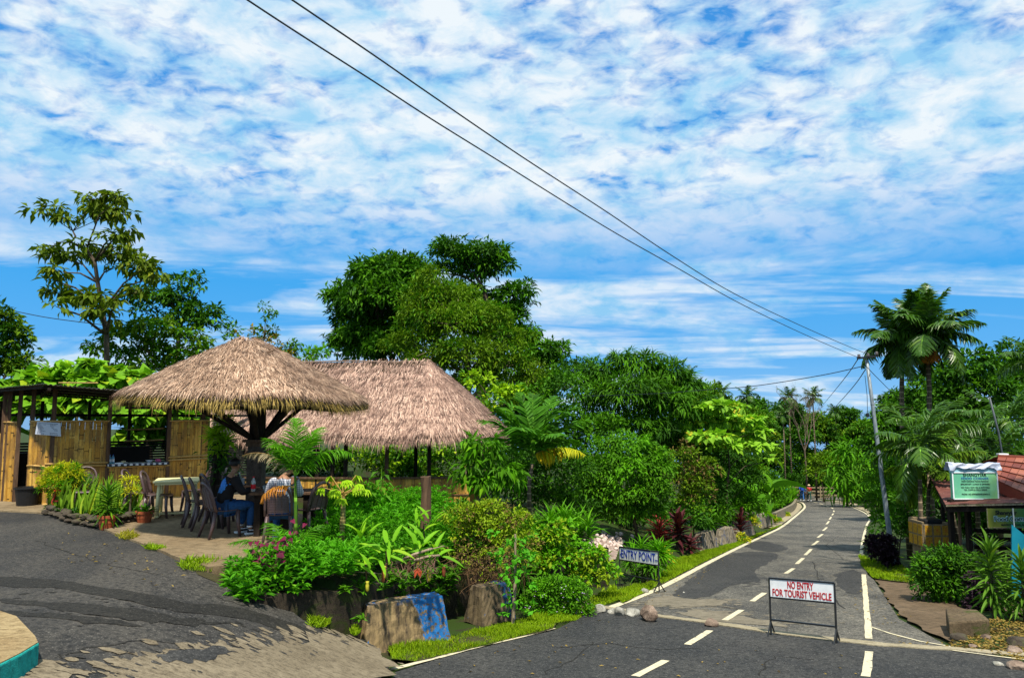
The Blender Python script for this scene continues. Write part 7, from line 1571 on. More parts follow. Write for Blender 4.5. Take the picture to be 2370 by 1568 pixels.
# pebble heap
PB = []
for i in range(3): mb = MB(); rock_bm(mb, (0, 0, 0), 1.0, 60 + i, (1, .8, .7), cuts=3); PB.append(mb.build('pebble', M_pebble, smooth=True))
k = 0
for cx_, cy_, sx, sy, n, s0 in ((1412, 1246, 30, 14, 34, .085), (1395, 1268, 40, 10, 34, .06), (1350, 1262, 14, 8, 12, .08), (1430, 1262, 12, 16, 16, .09), (1345, 1298, 26, 9, 14, .07), (1378, 1306, 12, 5, 6, .07)):
    for i in range(n):
        px = R.gauss(cx_, sx * .55); py = R.gauss(cy_, sy * .5); q = ongr(px, min(1330, py)); q.z += .03 + R.uniform(0, .06); s = s0 * R.uniform(.6, 1.2); o = PB[k % 3] if k < 3 else PB[k % 3].copy()
        if k >= 3: COL.objects.link(o)
        o.location = q; o.scale = (s, s, s); o.rotation_euler = (R.uniform(0, 6), R.uniform(0, 6), R.uniform(0, 6)); tag(o, 'pale pink or white pebble in the heap behind the entry point sign', 'pebble', 'pebbles heaped in the garden bed'); k += 1
mb = MB(); mm = [ongr(x, y) for x, y in ((1300, 1325), (1310, 1285), (1370, 1250), (1410, 1240), (1440, 1250), (1425, 1295), (1380, 1318))]
o = drape('gravel', [(p.x, p.y) for p in mm], lambda x, y: zground(x, y) + .03 + R.uniform(0, .03), .12, m_concrete('gravel_heap', (.20, .13, .11), (.42, .33, .28), (.06, .04, .03), 6), kind=None, smooth=False); tag(o, 'pinkish gravel slope under the pebbles', 'gravel', kind='stuff')
# litter of dry leaves and chips at the lower right
lp = [W2(*p) for p in ((2195, 1500), (2240, 1440), (2330, 1435), (2480, 1450), (2480, 1560), (2330, 1525), (2250, 1505))]
pts = in_poly(lp, 2600); lv = Leaves(); P = np.array([(x, y, zr(y) + .02 + R.uniform(0, .02)) for x, y in pts]); lv.add('dia', P, unit(NR.normal(0, 1, (len(P), 3)) * [1, 1, .2]), unit(NR.normal(0, .4, (len(P), 3)) + [0, 0, 1]), .035, NR.uniform(.03, .09, len(P)))
tag(lv.build('leaf_litter', leaf_mat('litter_leaf', (.05, .03, .01), (.20, .14, .03), (.42, .30, .10), trans=.05)), 'yellowish brown leaf litter around the stones at the lower right', 'leaf litter', kind='stuff')
pts = in_poly(lp, 500); drape('litter_soil', lp, zroad, .4, M_soil, off=.022, jag=.03)
fl = []
for poly, n in (([W2(*p) for p in ((1300, 1460), (1420, 1412), (1700, 1275), (1720, 1285), (1560, 1390), (1340, 1480))], 60), ([W2(*p) for p in ((1995, 1340), (2200, 1500), (2100, 1510), (1960, 1400))], 50), ([W2(*p) for p in ((900, 1568), (1300, 1470), (2000, 1520), (2000, 1568))], 40)): fl += [(x, y, zr(y) + .032) for x, y in in_poly(poly, n)]
fl += [(x, y, zdrive(x, y) + .022) for x, y in in_poly([W2(*p, zp) for p in ((150, 1230), (430, 1310), (400, 1370), (100, 1300))], 50)]
lv = Leaves(); P = np.array(fl); lv.add('dia', P, unit(NR.normal(0, 1, (len(P), 3)) * [1, 1, .1]), unit(NR.normal(0, .25, (len(P), 3)) + [0, 0, 1]), .025, NR.uniform(.03, .075, len(P))); tag(lv.build('fallen_leaves', MATS['litter_leaf']), 'scattered fallen leaves and grit on the asphalt and driveway', 'leaf litter', kind='stuff')
# ------------------------------------------------------------------ plants at the right front
bl = pxblobs([(2190, 1290, 34, 26), (2155, 1315, 34, 28), (2215, 1320, 40, 30), (2140, 1345, 26, 26), (2180, 1350, 46, 34), (2230, 1355, 30, 34), (2165, 1380, 26, 18), (2200, 1395, 34, 18), (2245, 1310, 26, 24)], 15.0)
mound('glossy_bush', 'dense dark green bush beside the earth path at the right', 'bush', gb(2190, 15.2), bl, G_mid, size=.105, nleaf=16, per=20, rs=.14, mix=(G_dark, .45), twigs=40, aspect=.42)
bl = pxblobs([(2262, 1360, 20, 22), (2275, 1390, 24, 20), (2255, 1400, 20, 14), (2290, 1405, 18, 12)], 14.2)
mound('black_leaved_plant', 'black purple coleus in front of the dark green bush', 'plant', gb(2265, 14.2), bl, G_blackleaf, size=.08, nleaf=16, per=40, rs=.08, twigs=14, aspect=.6)
bl = pxblobs([(2040, 1258, 26, 16), (2045, 1285, 24, 18), (2030, 1272, 16, 20), (2060, 1300, 16, 14)], 21.0)
mound('black_leaved_plant', 'black purple leaved shrub left of the foot of the utility pole', 'plant', gb(2040, 21.2), bl, G_blackleaf, size=.12, nleaf=18, per=22, rs=.13, twigs=14, aspect=.6)
clump('croton with yellow and green leaves at the white edge line', gb(2022, 22.6), 40, .42, .08, G_gold, (.0, 1.3), 'strap', .15, 'croton', 3, (.1, .5)); clump('dark croton below the yellow one at the white edge line', gb(2030, 21.9), 46, .45, .08, G_olive, (-.1, 1.1), 'strap', .2, 'croton', 3, (.1, .5))
G_dr2 = leaf_mat('shaded_dracaena', (.025, .07, .012), (.06, .15, .025), (.20, .30, .05))
dracaena('tall dracaena with long arching leaves in front of the blue panel', onroad(2300, 1432), 1.15, .44, .055, G_dr2, 110, elev=(-.6, 1.35), group='dracaenas at the right front')
dracaena('shorter dracaena behind the tallest one at the right front', onroad(2336, 1425), .8, .38, .05, G_dr2, 60, elev=(-.5, 1.3), group='dracaenas at the right front'); dracaena('dracaena cut by the right edge of the picture', onroad(2372, 1440), .95, .42, .055, G_dr2, 80, elev=(-.5, 1.3), group='dracaenas at the right front')
# ------------------------------------------------------------------ plants at the left
sp = empty('snake_plants', W2(215, 1200, zp) + (0,), 'bed of upright snake plants with yellow edged blades inside the stone edging', 'plants')
lv = Leaves(); n = 0; poly = [W2(*p, zp) for p in ((112, 1185), (200, 1208), (310, 1198), (318, 1182), (230, 1176), (130, 1168))]
for x, y in in_poly(poly, 230): lv.add('strap', [(x, y, .02)], [(R.gauss(0, .18), R.gauss(0, .15), 1)], [(R.uniform(-1, 1), -1, .3)], R.uniform(.045, .065), R.uniform(.40, .85))
local(sp, lv.build('blades', G_snake)); cover('ground_cover', 'small dark leaves at the foot of the snake plants', poly, 110, G_dark, .12, .09, .04, tiers=2, per=5, kind='leaf', zf=lambda x, y: .02)
b = W2(150, 1180, zp); bl = pxblobs([(130, 1100, 28, 18), (160, 1090, 28, 16), (145, 1115, 38, 18), (116, 1124, 20, 16), (180, 1108, 24, 16), (150, 1136, 34, 14)], b[1] - .4); bl = [(c, (r[0], r[1] * .7, r[2])) for c, r in bl]
mound('feathery_shrub', 'round feathery shrub with yellow tips above the snake plants', 'shrub', (b[0], b[1], 0), bl, G_gold, 'dia', size=.085, nleaf=26, per=34, rs=.10, mix=(G_bright, .45), twigs=20, aspect=.18)
b = W2(300, 1200, zp); bl = pxblobs([(300, 1118, 12, 14), (306, 1140, 12, 12)], b[1]); mound('feathery_shrub', 'small golden shrub at the right end of the snake plant bed', 'shrub', (b[0], b[1], 0), bl, G_gold, 'dia', size=.07, nleaf=22, per=44, rs=.08, twigs=8, aspect=.25)
def pot(label, px, py, wpx, hpx, plant):
    b = onz(px, py, .0); s = b.y / FPX; r = wpx * s / 2; h = hpx * s; rt = empty('flower_pot', b, label, 'flower pot', 'terracotta pots on the patio edge')
    mb = MB(); mb.lathe((0, 0, 0), [(r * .66, .0), (r * .70, .02), (r * .84, h * .45), (r * .86, h * .46), (r * .90, h * .78), (r * 1.0, h * .79), (r * 1.02, h), (r * .9, h), (r * .88, h * .86)], 24); o = mb.build('pot', M_pot, smooth=False); o.parent = rt; mb = MB(); mb.lathe((0, 0, h * .84), [(r * .88, 0), (0.01, .01)], 20); o = mb.build('potting_soil', M_soil); o.parent = rt
    lv = Leaves(); plant(lv, h, r); o = lv.build('potted_leaves', G_bright if wpx < 36 else G_mid); o.parent = rt
    return rt
def pl1(lv, h, r):
    for k in range(70): t = k / 70; a = k * 2.4; e = -.5 + 1.7 * t; lv.add('strap', [(0, 0, h * .85 + .42 * t)], [(math.cos(a) * math.cos(e), math.sin(a) * math.cos(e), math.sin(e))], [(0, 0, 1)], .035, R.uniform(.28, .36))
def pl2(lv, h, r):
    for k in range(26): a = k * 2.4; e = R.uniform(.2, 1.3); lv.add('strap', [(R.uniform(-.05, .05), R.uniform(-.05, .05), h * .85)], [(math.cos(a) * math.cos(e), math.sin(a) * math.cos(e), math.sin(e))], [(0, 0, 1)], .06, R.uniform(.16, .26))
pot('large terracotta pot with a spiky green plant at the front of the snake plants', 246, 1224, 40, 32, pl1); pot('smaller terracotta pot with a low leafy plant near the chairs', 333, 1211, 38, 29, pl2)
# fern on a pedestal
b = onz(503, 1170, 0); b = Vector((at(503, 1150, 15.0).x, 15.0, 0)); rt = empty('epiphyte_on_pedestal', b, 'bright yellow green strap fern growing on a dark tree pedestal beside the shed wall', 'plant'); mb = MB(); mb.tube([b, at(500, 1100, 15), at(505, 1050, 15), at(512, 1000, 15)], [.12, .10, .08, .04], 10); V = mb.V[0]; V += NR.normal(0, .01, V.shape); local(rt, mb.build('pedestal', M_dwood)); lv = Leaves(); l2 = Leaves()
for px, py, n, L_ in ((520, 985, 60, .34), (497, 1010, 60, .36), (520, 1022, 50, .34), (505, 1045, 40, .3)): rosette(lv, tuple(at(px, py, 14.95)), n, L_, .05, (-.4, 1.35), 'strap')
for k in range(160): q = at(R.gauss(515, 18), R.gauss(1070, 26), 15 + R.uniform(-.15, .15)); lv2 = l2.add('leaf', [tuple(q)], [(R.uniform(-1, 1), R.uniform(-1, .2), R.uniform(-.8, .2))], [(0, -.4, 1)], .06, .14)
local(rt, lv.build('leaves', G_lime)); local(rt, l2.build('lower_leaves', G_dark))
# ------------------------------------------------------------------ signs in the road
def board_sign(name, label, bl, br, tl, tr, blw, crl, lines, mat, cat='road sign', extra=None):
    """frame sign: bases on the road, board between two posts; heights read along the posts"""
    A = onroad(*bl); B = onroad(*br); root = empty(name, A, label, cat)
    def hz(base, px, py): return at(px, py, base.y).z
    zt = (hz(A, *tl) - A.z + hz(B, *tr) - B.z) / 2; a0 = (hz(A, tl[0], blw[0]) - A.z + hz(B, tr[0], blw[1]) - B.z) / 2; cr = (hz(A, tl[0], crl[0]) - A.z + hz(B, tr[0], crl[1]) - B.z) / 2
    d = (B - A); L_ = d.length; dh = d.normalized(); nrm = Vector((dh.y, -dh.x, 0)).normalized(); lz = Vector((0, 0, 1))
    V0 = A * 0
    fr = 0.024
    def part(nm, a, b, w=fr, h=fr, m=M_blackmetal): mb = MB(); mb.beam(A + a, A + b, w, h); return local(root, mb.build(nm, m))
    for e in (V0, d):
        part('post', e, e + lz * zt)
        for s in (-1, 1): part('foot_strut', e + nrm * s * 0.16 + lz * 0.01, e + lz * cr * 0.9, 0.018, 0.018)
        part('foot_bar', e + nrm * -0.18 + lz * 0.012, e + nrm * 0.18 + lz * 0.012, 0.02, 0.02)
    part('crossbar', lz * cr, d + lz * cr); part('top_bar', lz * zt, d + lz * zt); part('lower_bar', lz * a0, d + lz * a0)
    ang = math.atan2(d.y, d.x); slope = math.atan2(d.z, math.hypot(d.x, d.y))
    mb = MB(); q = [lz * (a0 + .01), d + lz * (a0 + .01), d + lz * (zt - .01), lz * (zt - .01)]; F = [(0, 1, 2, 3), (7, 6, 5, 4), (0, 4, 5, 1), (1, 5, 6, 2), (2, 6, 7, 3), (3, 7, 4, 0)]
    mb.add([A + v + nrm * 0.004 for v in q] + [A + v - nrm * 0.004 for v in q], F); bo = local(root, mb.build('board', M_board)); H = zt - a0
    for s, size, yy, xs in lines:
        me = text_mesh(s, size * H, weight=0.010 * H, extrude=0.0015); me.materials.clear(); me.materials.append(mat)
        x0 = min(v.co.x for v in me.vertices); x1 = max(v.co.x for v in me.vertices); k_ = (xs[1] - xs[0]) * L_ / (x1 - x0)
        for v in me.vertices: v.co.x = (v.co.x - x0) * k_ + (xs[0] - .5) * L_
        o = bpy.data.objects.new('lettering', me); COL.objects.link(o); o.parent = root
        R3 = Matrix(((dh.x, 0, nrm.x), (dh.y, 0, nrm.y), (dh.z, 1, 0))).to_4x4(); me.transform(Matrix.Translation(d * .5 + lz * (a0 + H * yy) + nrm * 0.008) @ R3)
    if extra: extra(root, A, d, lz, a0, H, nrm, mat)
    return root
board_sign('no_entry_sign', 'white board in a black frame reading NO ENTRY FOR TOURIST VEHICLE, standing on the road', (1784, 1471), (1936, 1490), (1783.5, 1335), (1929, 1349), (1380, 1395), (1432, 1449), [('NO ENTRY', .50, .71, (.29, .69)), ('FOR TOURIST VEHICLE', .50, .27, (.05, .955))], M_red)
def arrow(root, A, d, lz, a0, H, nrm, mat):
    dh = d.normalized(); L_ = d.length; f = lambda u, v: A + dh * (u * L_) + lz * (a0 + v * H) + nrm * .0095
    mb = MB(); mb.add([f(.02, .42), f(.055, .28), f(.055, .56)], [(0, 1, 2)]); mb.add([f(.92, .30), f(.985, .30), f(.985, .38), f(.92, .38)], [(0, 1, 2, 3)]); local(root, mb.build('arrow_mark', mat))
    mb = MB(); mb.add([f(.30, .93), f(.80, .90), f(.80, .96), f(.30, .985)], [(0, 1, 2, 3)]); local(root, mb.build('blue_stroke', mat))
board_sign('entry_point_sign', 'small white ENTRY POINT sign with blue letters in a black frame at the grass verge', (1434, 1352), (1525, 1371), (1436, 1264.5), (1528, 1275), (1295.5, 1305.5), (1329, 1340), [('ENTRY POINT', .88, .47, (.055, .93))], M_blue, extra=arrow)
# ------------------------------------------------------------------ pole and wires
b = onroad(2068, 1313); tp = at(2005, 832, b.y + .2); pr = empty('utility_pole', b, 'grey metal utility pole leaning left with a crossarm and insulators', 'utility pole')
mb = MB(); k = 5; pts = [b.lerp(tp, i / k) for i in range(k + 1)]; rad = [.072, .068, .062, .055, .050, .045]; mb.tube([b - Vector((0, 0, .2))] + pts[0:], [.072] + rad, 12); local(pr, mb.build('shaft', M_galv, smooth=True))
for t in (.33, .56, .78): c = b.lerp(tp, t); dd = (tp - b).normalized(); mb = MB(); mb.tube([c - dd * .015, c + dd * .015], .072 - .028 * t + .006, 12); local(pr, mb.build('collar', M_galv))
ca = at(1983, 829, tp.y - .1); cb_ = at(2032, 823, tp.y - .1); mb = MB(); mb.beam(ca, cb_, .05, .06); local(pr, mb.build('crossarm', M_blackmetal))
INS = []
for px, py in ((1987, 824), (2008, 822), (2028, 818)):
    q = at(px, py, tp.y - .1); mb = MB(); mb.lathe(q, [(.02, -.04), (.045, -.03), (.05, .0), (.03, .02), (.045, .04), (.03, .06)], 10); local(pr, mb.build('insulator', plain('brown_porcelain', (.10, .08, .08), .3, .6), smooth=True)); INS.append(q)
mb = MB(); c = at(2001, 868, tp.y); e = at(2007, 960, tp.y); mb.tube([c, at(2006, 915, tp.y), e], .008, 5); local(pr, mb.build('hanging_cable', M_wire)); mb = MB(); mb.box(e, (.035, .03, .055)); local(pr, mb.build('junction_box', M_blackmetal))
def wire(label, pts, r=.008, Y0=None, Y1=None, group='overhead wires'):
    """pts in the photograph; the wire hangs in the upright plane between its ends"""
    a = at(pts[0][0], pts[0][1], Y0); z = at(pts[-1][0], pts[-1][1], Y1); out = []
    for px, py in pts:
        r0 = ray(px, py); dx_, dy_ = z.x - a.x, z.y - a.y; t = (a.x - r0.x * a.y) / (r0.x * dy_ - dx_) if abs(r0.x * dy_ - dx_) > 1e-9 else 0; Y = a.y + dy_ * t; out.append(at(px, py, Y))
    mb = MB(); mb.tube(smoothline(out, 6), r, 5, cap=False); return tag(mb.build('overhead_wire', M_wire), label, 'wire', group)
wire('lower of the two long wires crossing the sky from the pole', [(1984, 826), (1880, 782), (1720, 706), (1560, 616), (1400, 525), (1150, 370), (1000, 277), (860, 186), (700, 84), (570, -1), (430, -95)], .007, 20.2, 4.5)
wire('upper of the two long wires crossing the sky from the pole', [(2010, 820), (1960, 800), (1850, 752), (1700, 680), (1560, 595), (1400, 488), (1200, 358), (1000, 222), (860, 125), (675, 0), (540, -92)], .007, 20.2, 4.5)
wire('thin wire running left from the pole above the bamboo', [(2000, 846), (1900, 868), (1750, 892), (1640, 901), (1500, 911), (1320, 915), (1180, 905)], .012, 20.3, 34)
wire('wire falling from the crossarm to the far trees', [(1984, 832), (1950, 880), (1905, 935)], .014, 20.2, 60)
wire('wire falling from the pole shaft to the far trees', [(2002, 855), (1965, 905), (1915, 960)], .014, 20.3, 60)
wire('short wire right of the pole going into the palms', [(2003, 846), (2022, 866), (2040, 884), (2080, 925)], .010, 20.3, 30)
wire('wire at the left edge going behind the tallest tree', [(-30, 705), (100, 733), (240, 752), (300, 764)], .02, 34, 34)
b = onf(2345, 1180, lambda x, y: zr(y) + 1.2) if 0 else gb(2338, 23); t0 = at(2289, 918, 23); mb = MB(); mb.tube([b, at(2310, 1000, 23), t0], [.034, .03, .028], 8); tag(mb.build('metal_pole', plain('dark_galvanised', (.07, .085, .10), .5), smooth=True), 'thin leaning metal pole behind the red tiled roof', 'pole')
# ------------------------------------------------------------------ chairs and tables
def make_chair():
    rt = empty('plastic_chair', (0, 0, 0)); P = lambda nm, mb, **k: (setattr(o := mb.build(nm, M_chair, **k), 'parent', rt), o)[1]
    # seat: dished slab, front edge rolled down
    mb = MB(); V = []; F = []; n = 8
    for j in range(n + 1):
        for i in range(n + 1):
            u = i / n; v = j / n; x = -.20 + .41 * u; y = (-.20 + .40 * v) * (.93 + .07 * u); z = .43 + .012 * (2 * v - 1) ** 2 + .015 * (2 * u - 1) ** 2 - (.03 if i == n else 0); V.append((x, y, z))
    k = len(V); V += [(x, y, z - .014) for x, y, z in V]
    for j in range(n):
        for i in range(n): a = j * (n + 1) + i; F.append((a, a + 1, a + n + 2, a + n + 1)); F.append((k + a, k + a + n + 1, k + a + n + 2, k + a + 1))
    for i in range(n): F += [(i, k + i, k + i + 1, i + 1), (n * (n + 1) + i, n * (n + 1) + i + 1, k + n * (n + 1) + i + 1, k + n * (n + 1) + i)]; F += [(i * (n + 1), (i + 1) * (n + 1), k + (i + 1) * (n + 1), k + i * (n + 1)), (i * (n + 1) + n, k + i * (n + 1) + n, k + (i + 1) * (n + 1) + n, (i + 1) * (n + 1) + n)]
    mb.add(V, F); P('seat', mb, smooth=True)
    def backpt(y, z): return Vector((-.19 - (z - .43) * .28 - .03 * (1 - (y / .21) ** 2), y, z))
    arch = [(-.205, .43), (-.205, .55), (-.20, .68), (-.185, .77), (-.15, .84), (-.08, .885), (0, .895), (.08, .885), (.15, .84), (.185, .77), (.20, .68), (.205, .55), (.205, .43)]
    mb = MB(); mb.tube([backpt(y, z) for y, z in arch], .027, 8, flat=.75); P('back_frame', mb, smooth=True)
    mb = MB()
    for i in range(13):
        z = .49 + i * .0265; hw = .165 if z < .72 else .165 - (z - .72) * .9; p = [backpt(-hw + 2 * hw * q / 6, z) for q in range(7)]
        for a, b in zip(p, p[1:]): mb.beam(a, b, .008, .0245)
    for y in (-.165, -.055, .055, .165): mb.beam(backpt(y, .44), backpt(y * .8, .82 if abs(y) < .1 else .72), .010, .018, up=(1, 0, 0))
    P('backrest', mb)
    for sx, sy in ((1, 1), (1, -1), (-1, 1), (-1, -1)):
        mb = MB(); t = Vector((.18 * sx if sx > 0 else -.19, .175 * sy, .425)); e = Vector((.215 if sx > 0 else -.30, .215 * sy, 0)); m = t.lerp(e, .5) + Vector((.012 * sx * -1, 0, 0)); mb.tube([t + Vector((0, 0, .0)), m, e], [.036, .031, .024], 8, flat=.8); P('leg', mb, smooth=True)
    return rt
ch0 = make_chair(); ALL = list(COL.objects); usedc = False
GC = 'brown plastic chairs on the patio'
def chair(px, py, ang, label, Y=None, z=0.03):
    global usedc
    b = onz(px, py, z) if Y is None else Vector((at(px, 1200, Y).x, Y, z)); o = whole(ch0) if usedc else ch0; usedc = True; o.location = b; o.rotation_euler = (0, 0, math.radians(ang)); tag(o, label, 'chair', GC); return b
CM = chair(513, 1240, 44, 'brown plastic chair the man in the black jacket sits on')
chair(482, 1222, 28, 'brown plastic chair standing left of the seated man, middle of three')
chair(462, 1214, 26, 'brown plastic chair nearest the beige table, first of the row of three')
chair(505, 1205, 40, 'dark brown chair back standing behind the row of three chairs')
chair(366, 1196, 10, 'brown plastic chair on the left side of the beige table')
chair(322, 1190, 8, 'brown plastic chair half hidden by the snake plants')
chair(448, 1183, 215, 'brown chair with an arched back behind the beige table')
chair(478, 1187, 205, 'brown chair with an arched back right of the one behind the beige table')
c2_ = chair(648, 1238, 100, 'dark chair under the seated man in the plaid shirt', Y=12.0)
chair(712, 1238, 150, 'dark brown chair behind the feather palm, right of the wooden table', Y=12.6)
chair(193, 1180, -60, 'brown chair back against the bamboo wall behind the feathery shrub', Y=15.6)
# red chair at the left
rc = empty('red_stool', onz(130, 1186, .03) + Vector((0, .35, 0)), 'bright red plastic stool half hidden by the feathery shrub', 'stool'); RX_ = rc.location.copy()
for sx, sy in ((1, 1), (1, -1), (-1, 1), (-1, -1)): mb = MB(); mb.tube([(sx * .16, sy * .16, .42), (sx * .21, sy * .21, 0)], [.03, .022], 8); o = mb.build('leg', M_redplastic); o.parent = rc
mb = MB(); mb.box((0, 0, .43), (.20, .20, .014)); o = mb.build('seat', M_redplastic, bevel=.01); o.parent = rc
mb = MB(); mb.box((0, 0, .22), (.19, .19, .012)); o = mb.build('lower_shelf', M_redplastic); o.parent = rc
# beige table
tb = onz(408, 1192, .03); rt = empty('plastic_table', tb, 'beige plastic table in front of the bamboo shed', 'table', rz=.35)
mb = MB(); mb.box((0, 0, .70), (.42, .42, .022)); o = mb.build('tabletop', M_beige, bevel=.02); o.parent = rt; mb = MB(); mb.box((0, 0, .664), (.385, .385, .018)); o = mb.build('apron', M_beige); o.parent = rt
for sx in (-1, 1):
    for sy in (-1, 1): mb = MB(); mb.tube([(.31 * sx, .31 * sy, .65), (.33 * sx, .33 * sy, .04)], [.034, .042], 12); o = mb.build('leg', M_beige, smooth=True); o.parent = rt
    mb = MB(); mb.beam((.33 * sx, -.38, .03), (.33 * sx, .38, .03), .075, .04); o = mb.build('foot_rail', M_beige, bevel=.01); o.parent = rt
mb = MB(); mb.beam((-.33, 0, .05), (.33, 0, .05), .05, .03); o = mb.build('stretcher', M_beige); o.parent = rt
# dark wooden table by the post
wt = Vector((at(662, 1150, 12.85).x, 12.85, .03)); rt = empty('wooden_table', wt, 'dark wooden table beside the concrete post with drinks on it', 'table', rz=.08); mb = MB()
for k in range(5): mb.box((0, -.30 + .15 * k, .70), (.52, .072, .018), jit=.002)
o = mb.build('tabletop', M_brown); o.parent = rt; mb = MB(); mb.box((0, 0, .655), (.46, .32, .028)); o = mb.build('apron', M_dwood); o.parent = rt
for sx in (-1, 1):
    for sy in (-1, 1): mb = MB(); mb.box((.40 * sx, .27 * sy, .32), (.05, .05, .32)); o = mb.build('leg', M_dwood); o.parent = rt
mb = MB(); mb.box((-.1, .1, .34), (.22, .15, .30)); o = mb.build('centre_block', M_dwood); o.parent = rt
bench = Vector((at(560, 1150, 13.4).x, 13.55, .03)); rt = empty('rear_table', bench, 'dark plank table behind the seated man holding small bottles', 'table'); mb = MB(); mb.box((0, 0, .74), (.45, .25, .02)); o = mb.build('tabletop', M_dwood); o.parent = rt
for sx in (-1, 1): mb = MB(); mb.box((.38 * sx, 0, .36), (.03, .2, .36)); o = mb.build('leg', M_dwood); o.parent = rt
def m_glass(name, col): 
    t = NT(name); b = t.pbr(col, 0.08, 0.5); b.inputs['Transmission Weight'].default_value = .7; b.inputs['IOR'].default_value = 1.3; return t.m
M_clear = m_glass('clear_plastic', (.85, .9, .9)); M_bluepl = m_glass('blue_water_plastic', (.25, .65, .95)); M_cola = plain('red_label', (.55, .01, .02), .4); M_label = plain('white_label', (.7, .72, .75), .5)
def bottle(name, label, p, h, mats, lab=True, cat='bottle', group=None):
    rt = empty(name, p, label, cat, group); r = h * .155; mb = MB(); mb.lathe((0, 0, 0), [(r * .8, 0), (r, .02 * h), (r, .30 * h), (r * .9, .36 * h), (r, .42 * h), (r, .6 * h), (r * .75, .74 * h), (r * .38, .86 * h), (r * .36, .93 * h)], 14); o = mb.build('bottle_body', mats[0], smooth=True); o.parent = rt
    mb = MB(); mb.lathe((0, 0, .93 * h), [(r * .45, 0), (r * .45, .07 * h), (r * .1, .075 * h)], 12); o = mb.build('cap', mats[1]); o.parent = rt
    mb = MB(); mb.lathe((0, 0, 0), [(r * 1.03, .2 * h), (r * 1.03, .5 * h)], 14, cap=False); o = mb.build('bottle_label', mats[2]); o.parent = rt; return rt
wz = .03 + .722
bottle('soda_bottle', 'clear soda bottle with a red cap and red label on the wooden table', Vector((at(586, 1120, 12.62).x, 12.62, wz)), .25, (M_clear, M_cola, M_cola))
for px, Y, lab in ((612, 12.65, 'drinking glass nearest the soda bottle'), (622, 12.6, 'drinking glass at the right of the soda bottle'), (642, 12.7, 'drinking glass beside the dry palm frond')):
    mb = MB(); mb.lathe((at(px, 1130, Y).x, Y, wz), [(.024, 0), (.03, .10), (.028, .10), (.022, .005)], 12); tag(mb.build('drinking_glass', M_clear, smooth=True), lab, 'glass', 'glasses on the wooden table')
bottle('sauce_bottle', 'pale green sauce bottle on the table behind the seated man', Vector((at(554, 1110, 13.4).x, 13.4, .79)), .22, (plain('pale_green_plastic', (.35, .5, .4), .4), M_label, M_label)); 
mb = MB(); mb.lathe((at(562, 1110, 13.45).x, 13.45, .79), [(.035, 0), (.035, .10), (.037, .10), (.037, .115)], 12); tag(mb.build('napkin_tin', M_label), 'white tin beside the sauce bottle behind the seated man', 'tin')
# things on the serving hatch
cz = zsill + .027
def onc(px, off=0.0): q = SW(px) - nn * (.12 + off); return Vector((q.x, q.y, cz))
bottle('water_bottle', 'left of the two blue water bottles on the serving hatch', onc(259), .215, (M_bluepl, M_blue, M_label), group='blue water bottles'); bottle('water_bottle', 'right of the two blue water bottles on the serving hatch', onc(266, -.02), .215, (M_bluepl, M_blue, M_label), group='blue water bottles')
p = onc(289); rt = empty('plate', p, 'white plate heaped with pale food on the hatch counter', 'plate'); mb = MB(); mb.lathe((0, 0, 0), [(.05, 0), (.10, .012), (.115, .02), (.10, .016), (.05, .006)], 20); o = mb.build('plate_disc', M_white); o.parent = rt; mb = MB()
for k in range(9): rock_bm(mb, (R.uniform(-.05, .05), R.uniform(-.04, .04), .03 + .008 * (k % 3)), .026, 80 + k, (1.3, .8, .6))
o = mb.build('food', plain('pale_food', (.62, .52, .28), .7)); o.parent = rt
p = onc(351); mb = MB(); mb.lathe((0, 0, 0), [(.03, 0), (.07, .035), (.095, .055), (.09, .055), (.03, .008)], 20); tag(mb.build('bowl', M_white, loc=p), 'shallow white bowl at the right half of the hatch counter', 'bowl')
p = onc(371); mb = MB(); rock_bm(mb, (0, 0, .04), .10, 91, (1.1, .7, .5)); rt = mb.build('food_packet', plain('pink_packet', (.55, .10, .22), .4, var=.5, scale=30), loc=p); tag(rt, 'pink and white packet beside the bowl on the hatch counter', 'packet')
mb = MB(); mb.box((0, 0, .012), (.09, .04, .012)); o = mb.build('white_box', M_label, loc=onc(279, -.12), bevel=.003); o.rotation_euler = (0, 0, ang); tag(o, 'flat white packet between the bottles and the plate', 'packet')
# black tub
p = onz(62, 1168, .03); mb = MB(); mb.lathe((0, 0, 0), [(.20, 0), (.25, .36), (.275, .37), (.275, .40), (.245, .40), (.19, .03)], 24); tag(mb.build('plastic_tub', M_tub, loc=(p.x, p.y, .03)), 'black plastic tub at the corner of the bamboo wall', 'tub')
# ------------------------------------------------------------------ people
def skin_mesh(J, E, mat, name, parent, sub=2, root='pelvis'):
    names = list(J); me = bpy.data.meshes.new(name); me.from_pydata([J[k][0] for k in names], [(names.index(a), names.index(b)) for a, b in E], []); o = bpy.data.objects.new(name, me); COL.objects.link(o)
    sk = o.modifiers.new('skin', 'SKIN'); sk.use_smooth_shade = True; sk.branch_smoothing = .6
    for i, k in enumerate(names): r = J[k][1]; me.skin_vertices[0].data[i].radius = (r, r) if isinstance(r, float) else r; me.skin_vertices[0].data[i].use_root = (k == root)
    ss = o.modifiers.new('sub', 'SUBSURF'); ss.levels = ss.render_levels = sub; dg = bpy.context.evaluated_depsgraph_get(); dg.update(); nm = bpy.data.meshes.new_from_object(o.evaluated_get(dg)); bpy.data.objects.remove(o); nm.materials.clear(); nm.materials.append(mat)
    nm.polygons.foreach_set('use_smooth', [True] * len(nm.polygons)); o = bpy.data.objects.new(name, nm); COL.objects.link(o); o.parent = parent; return o
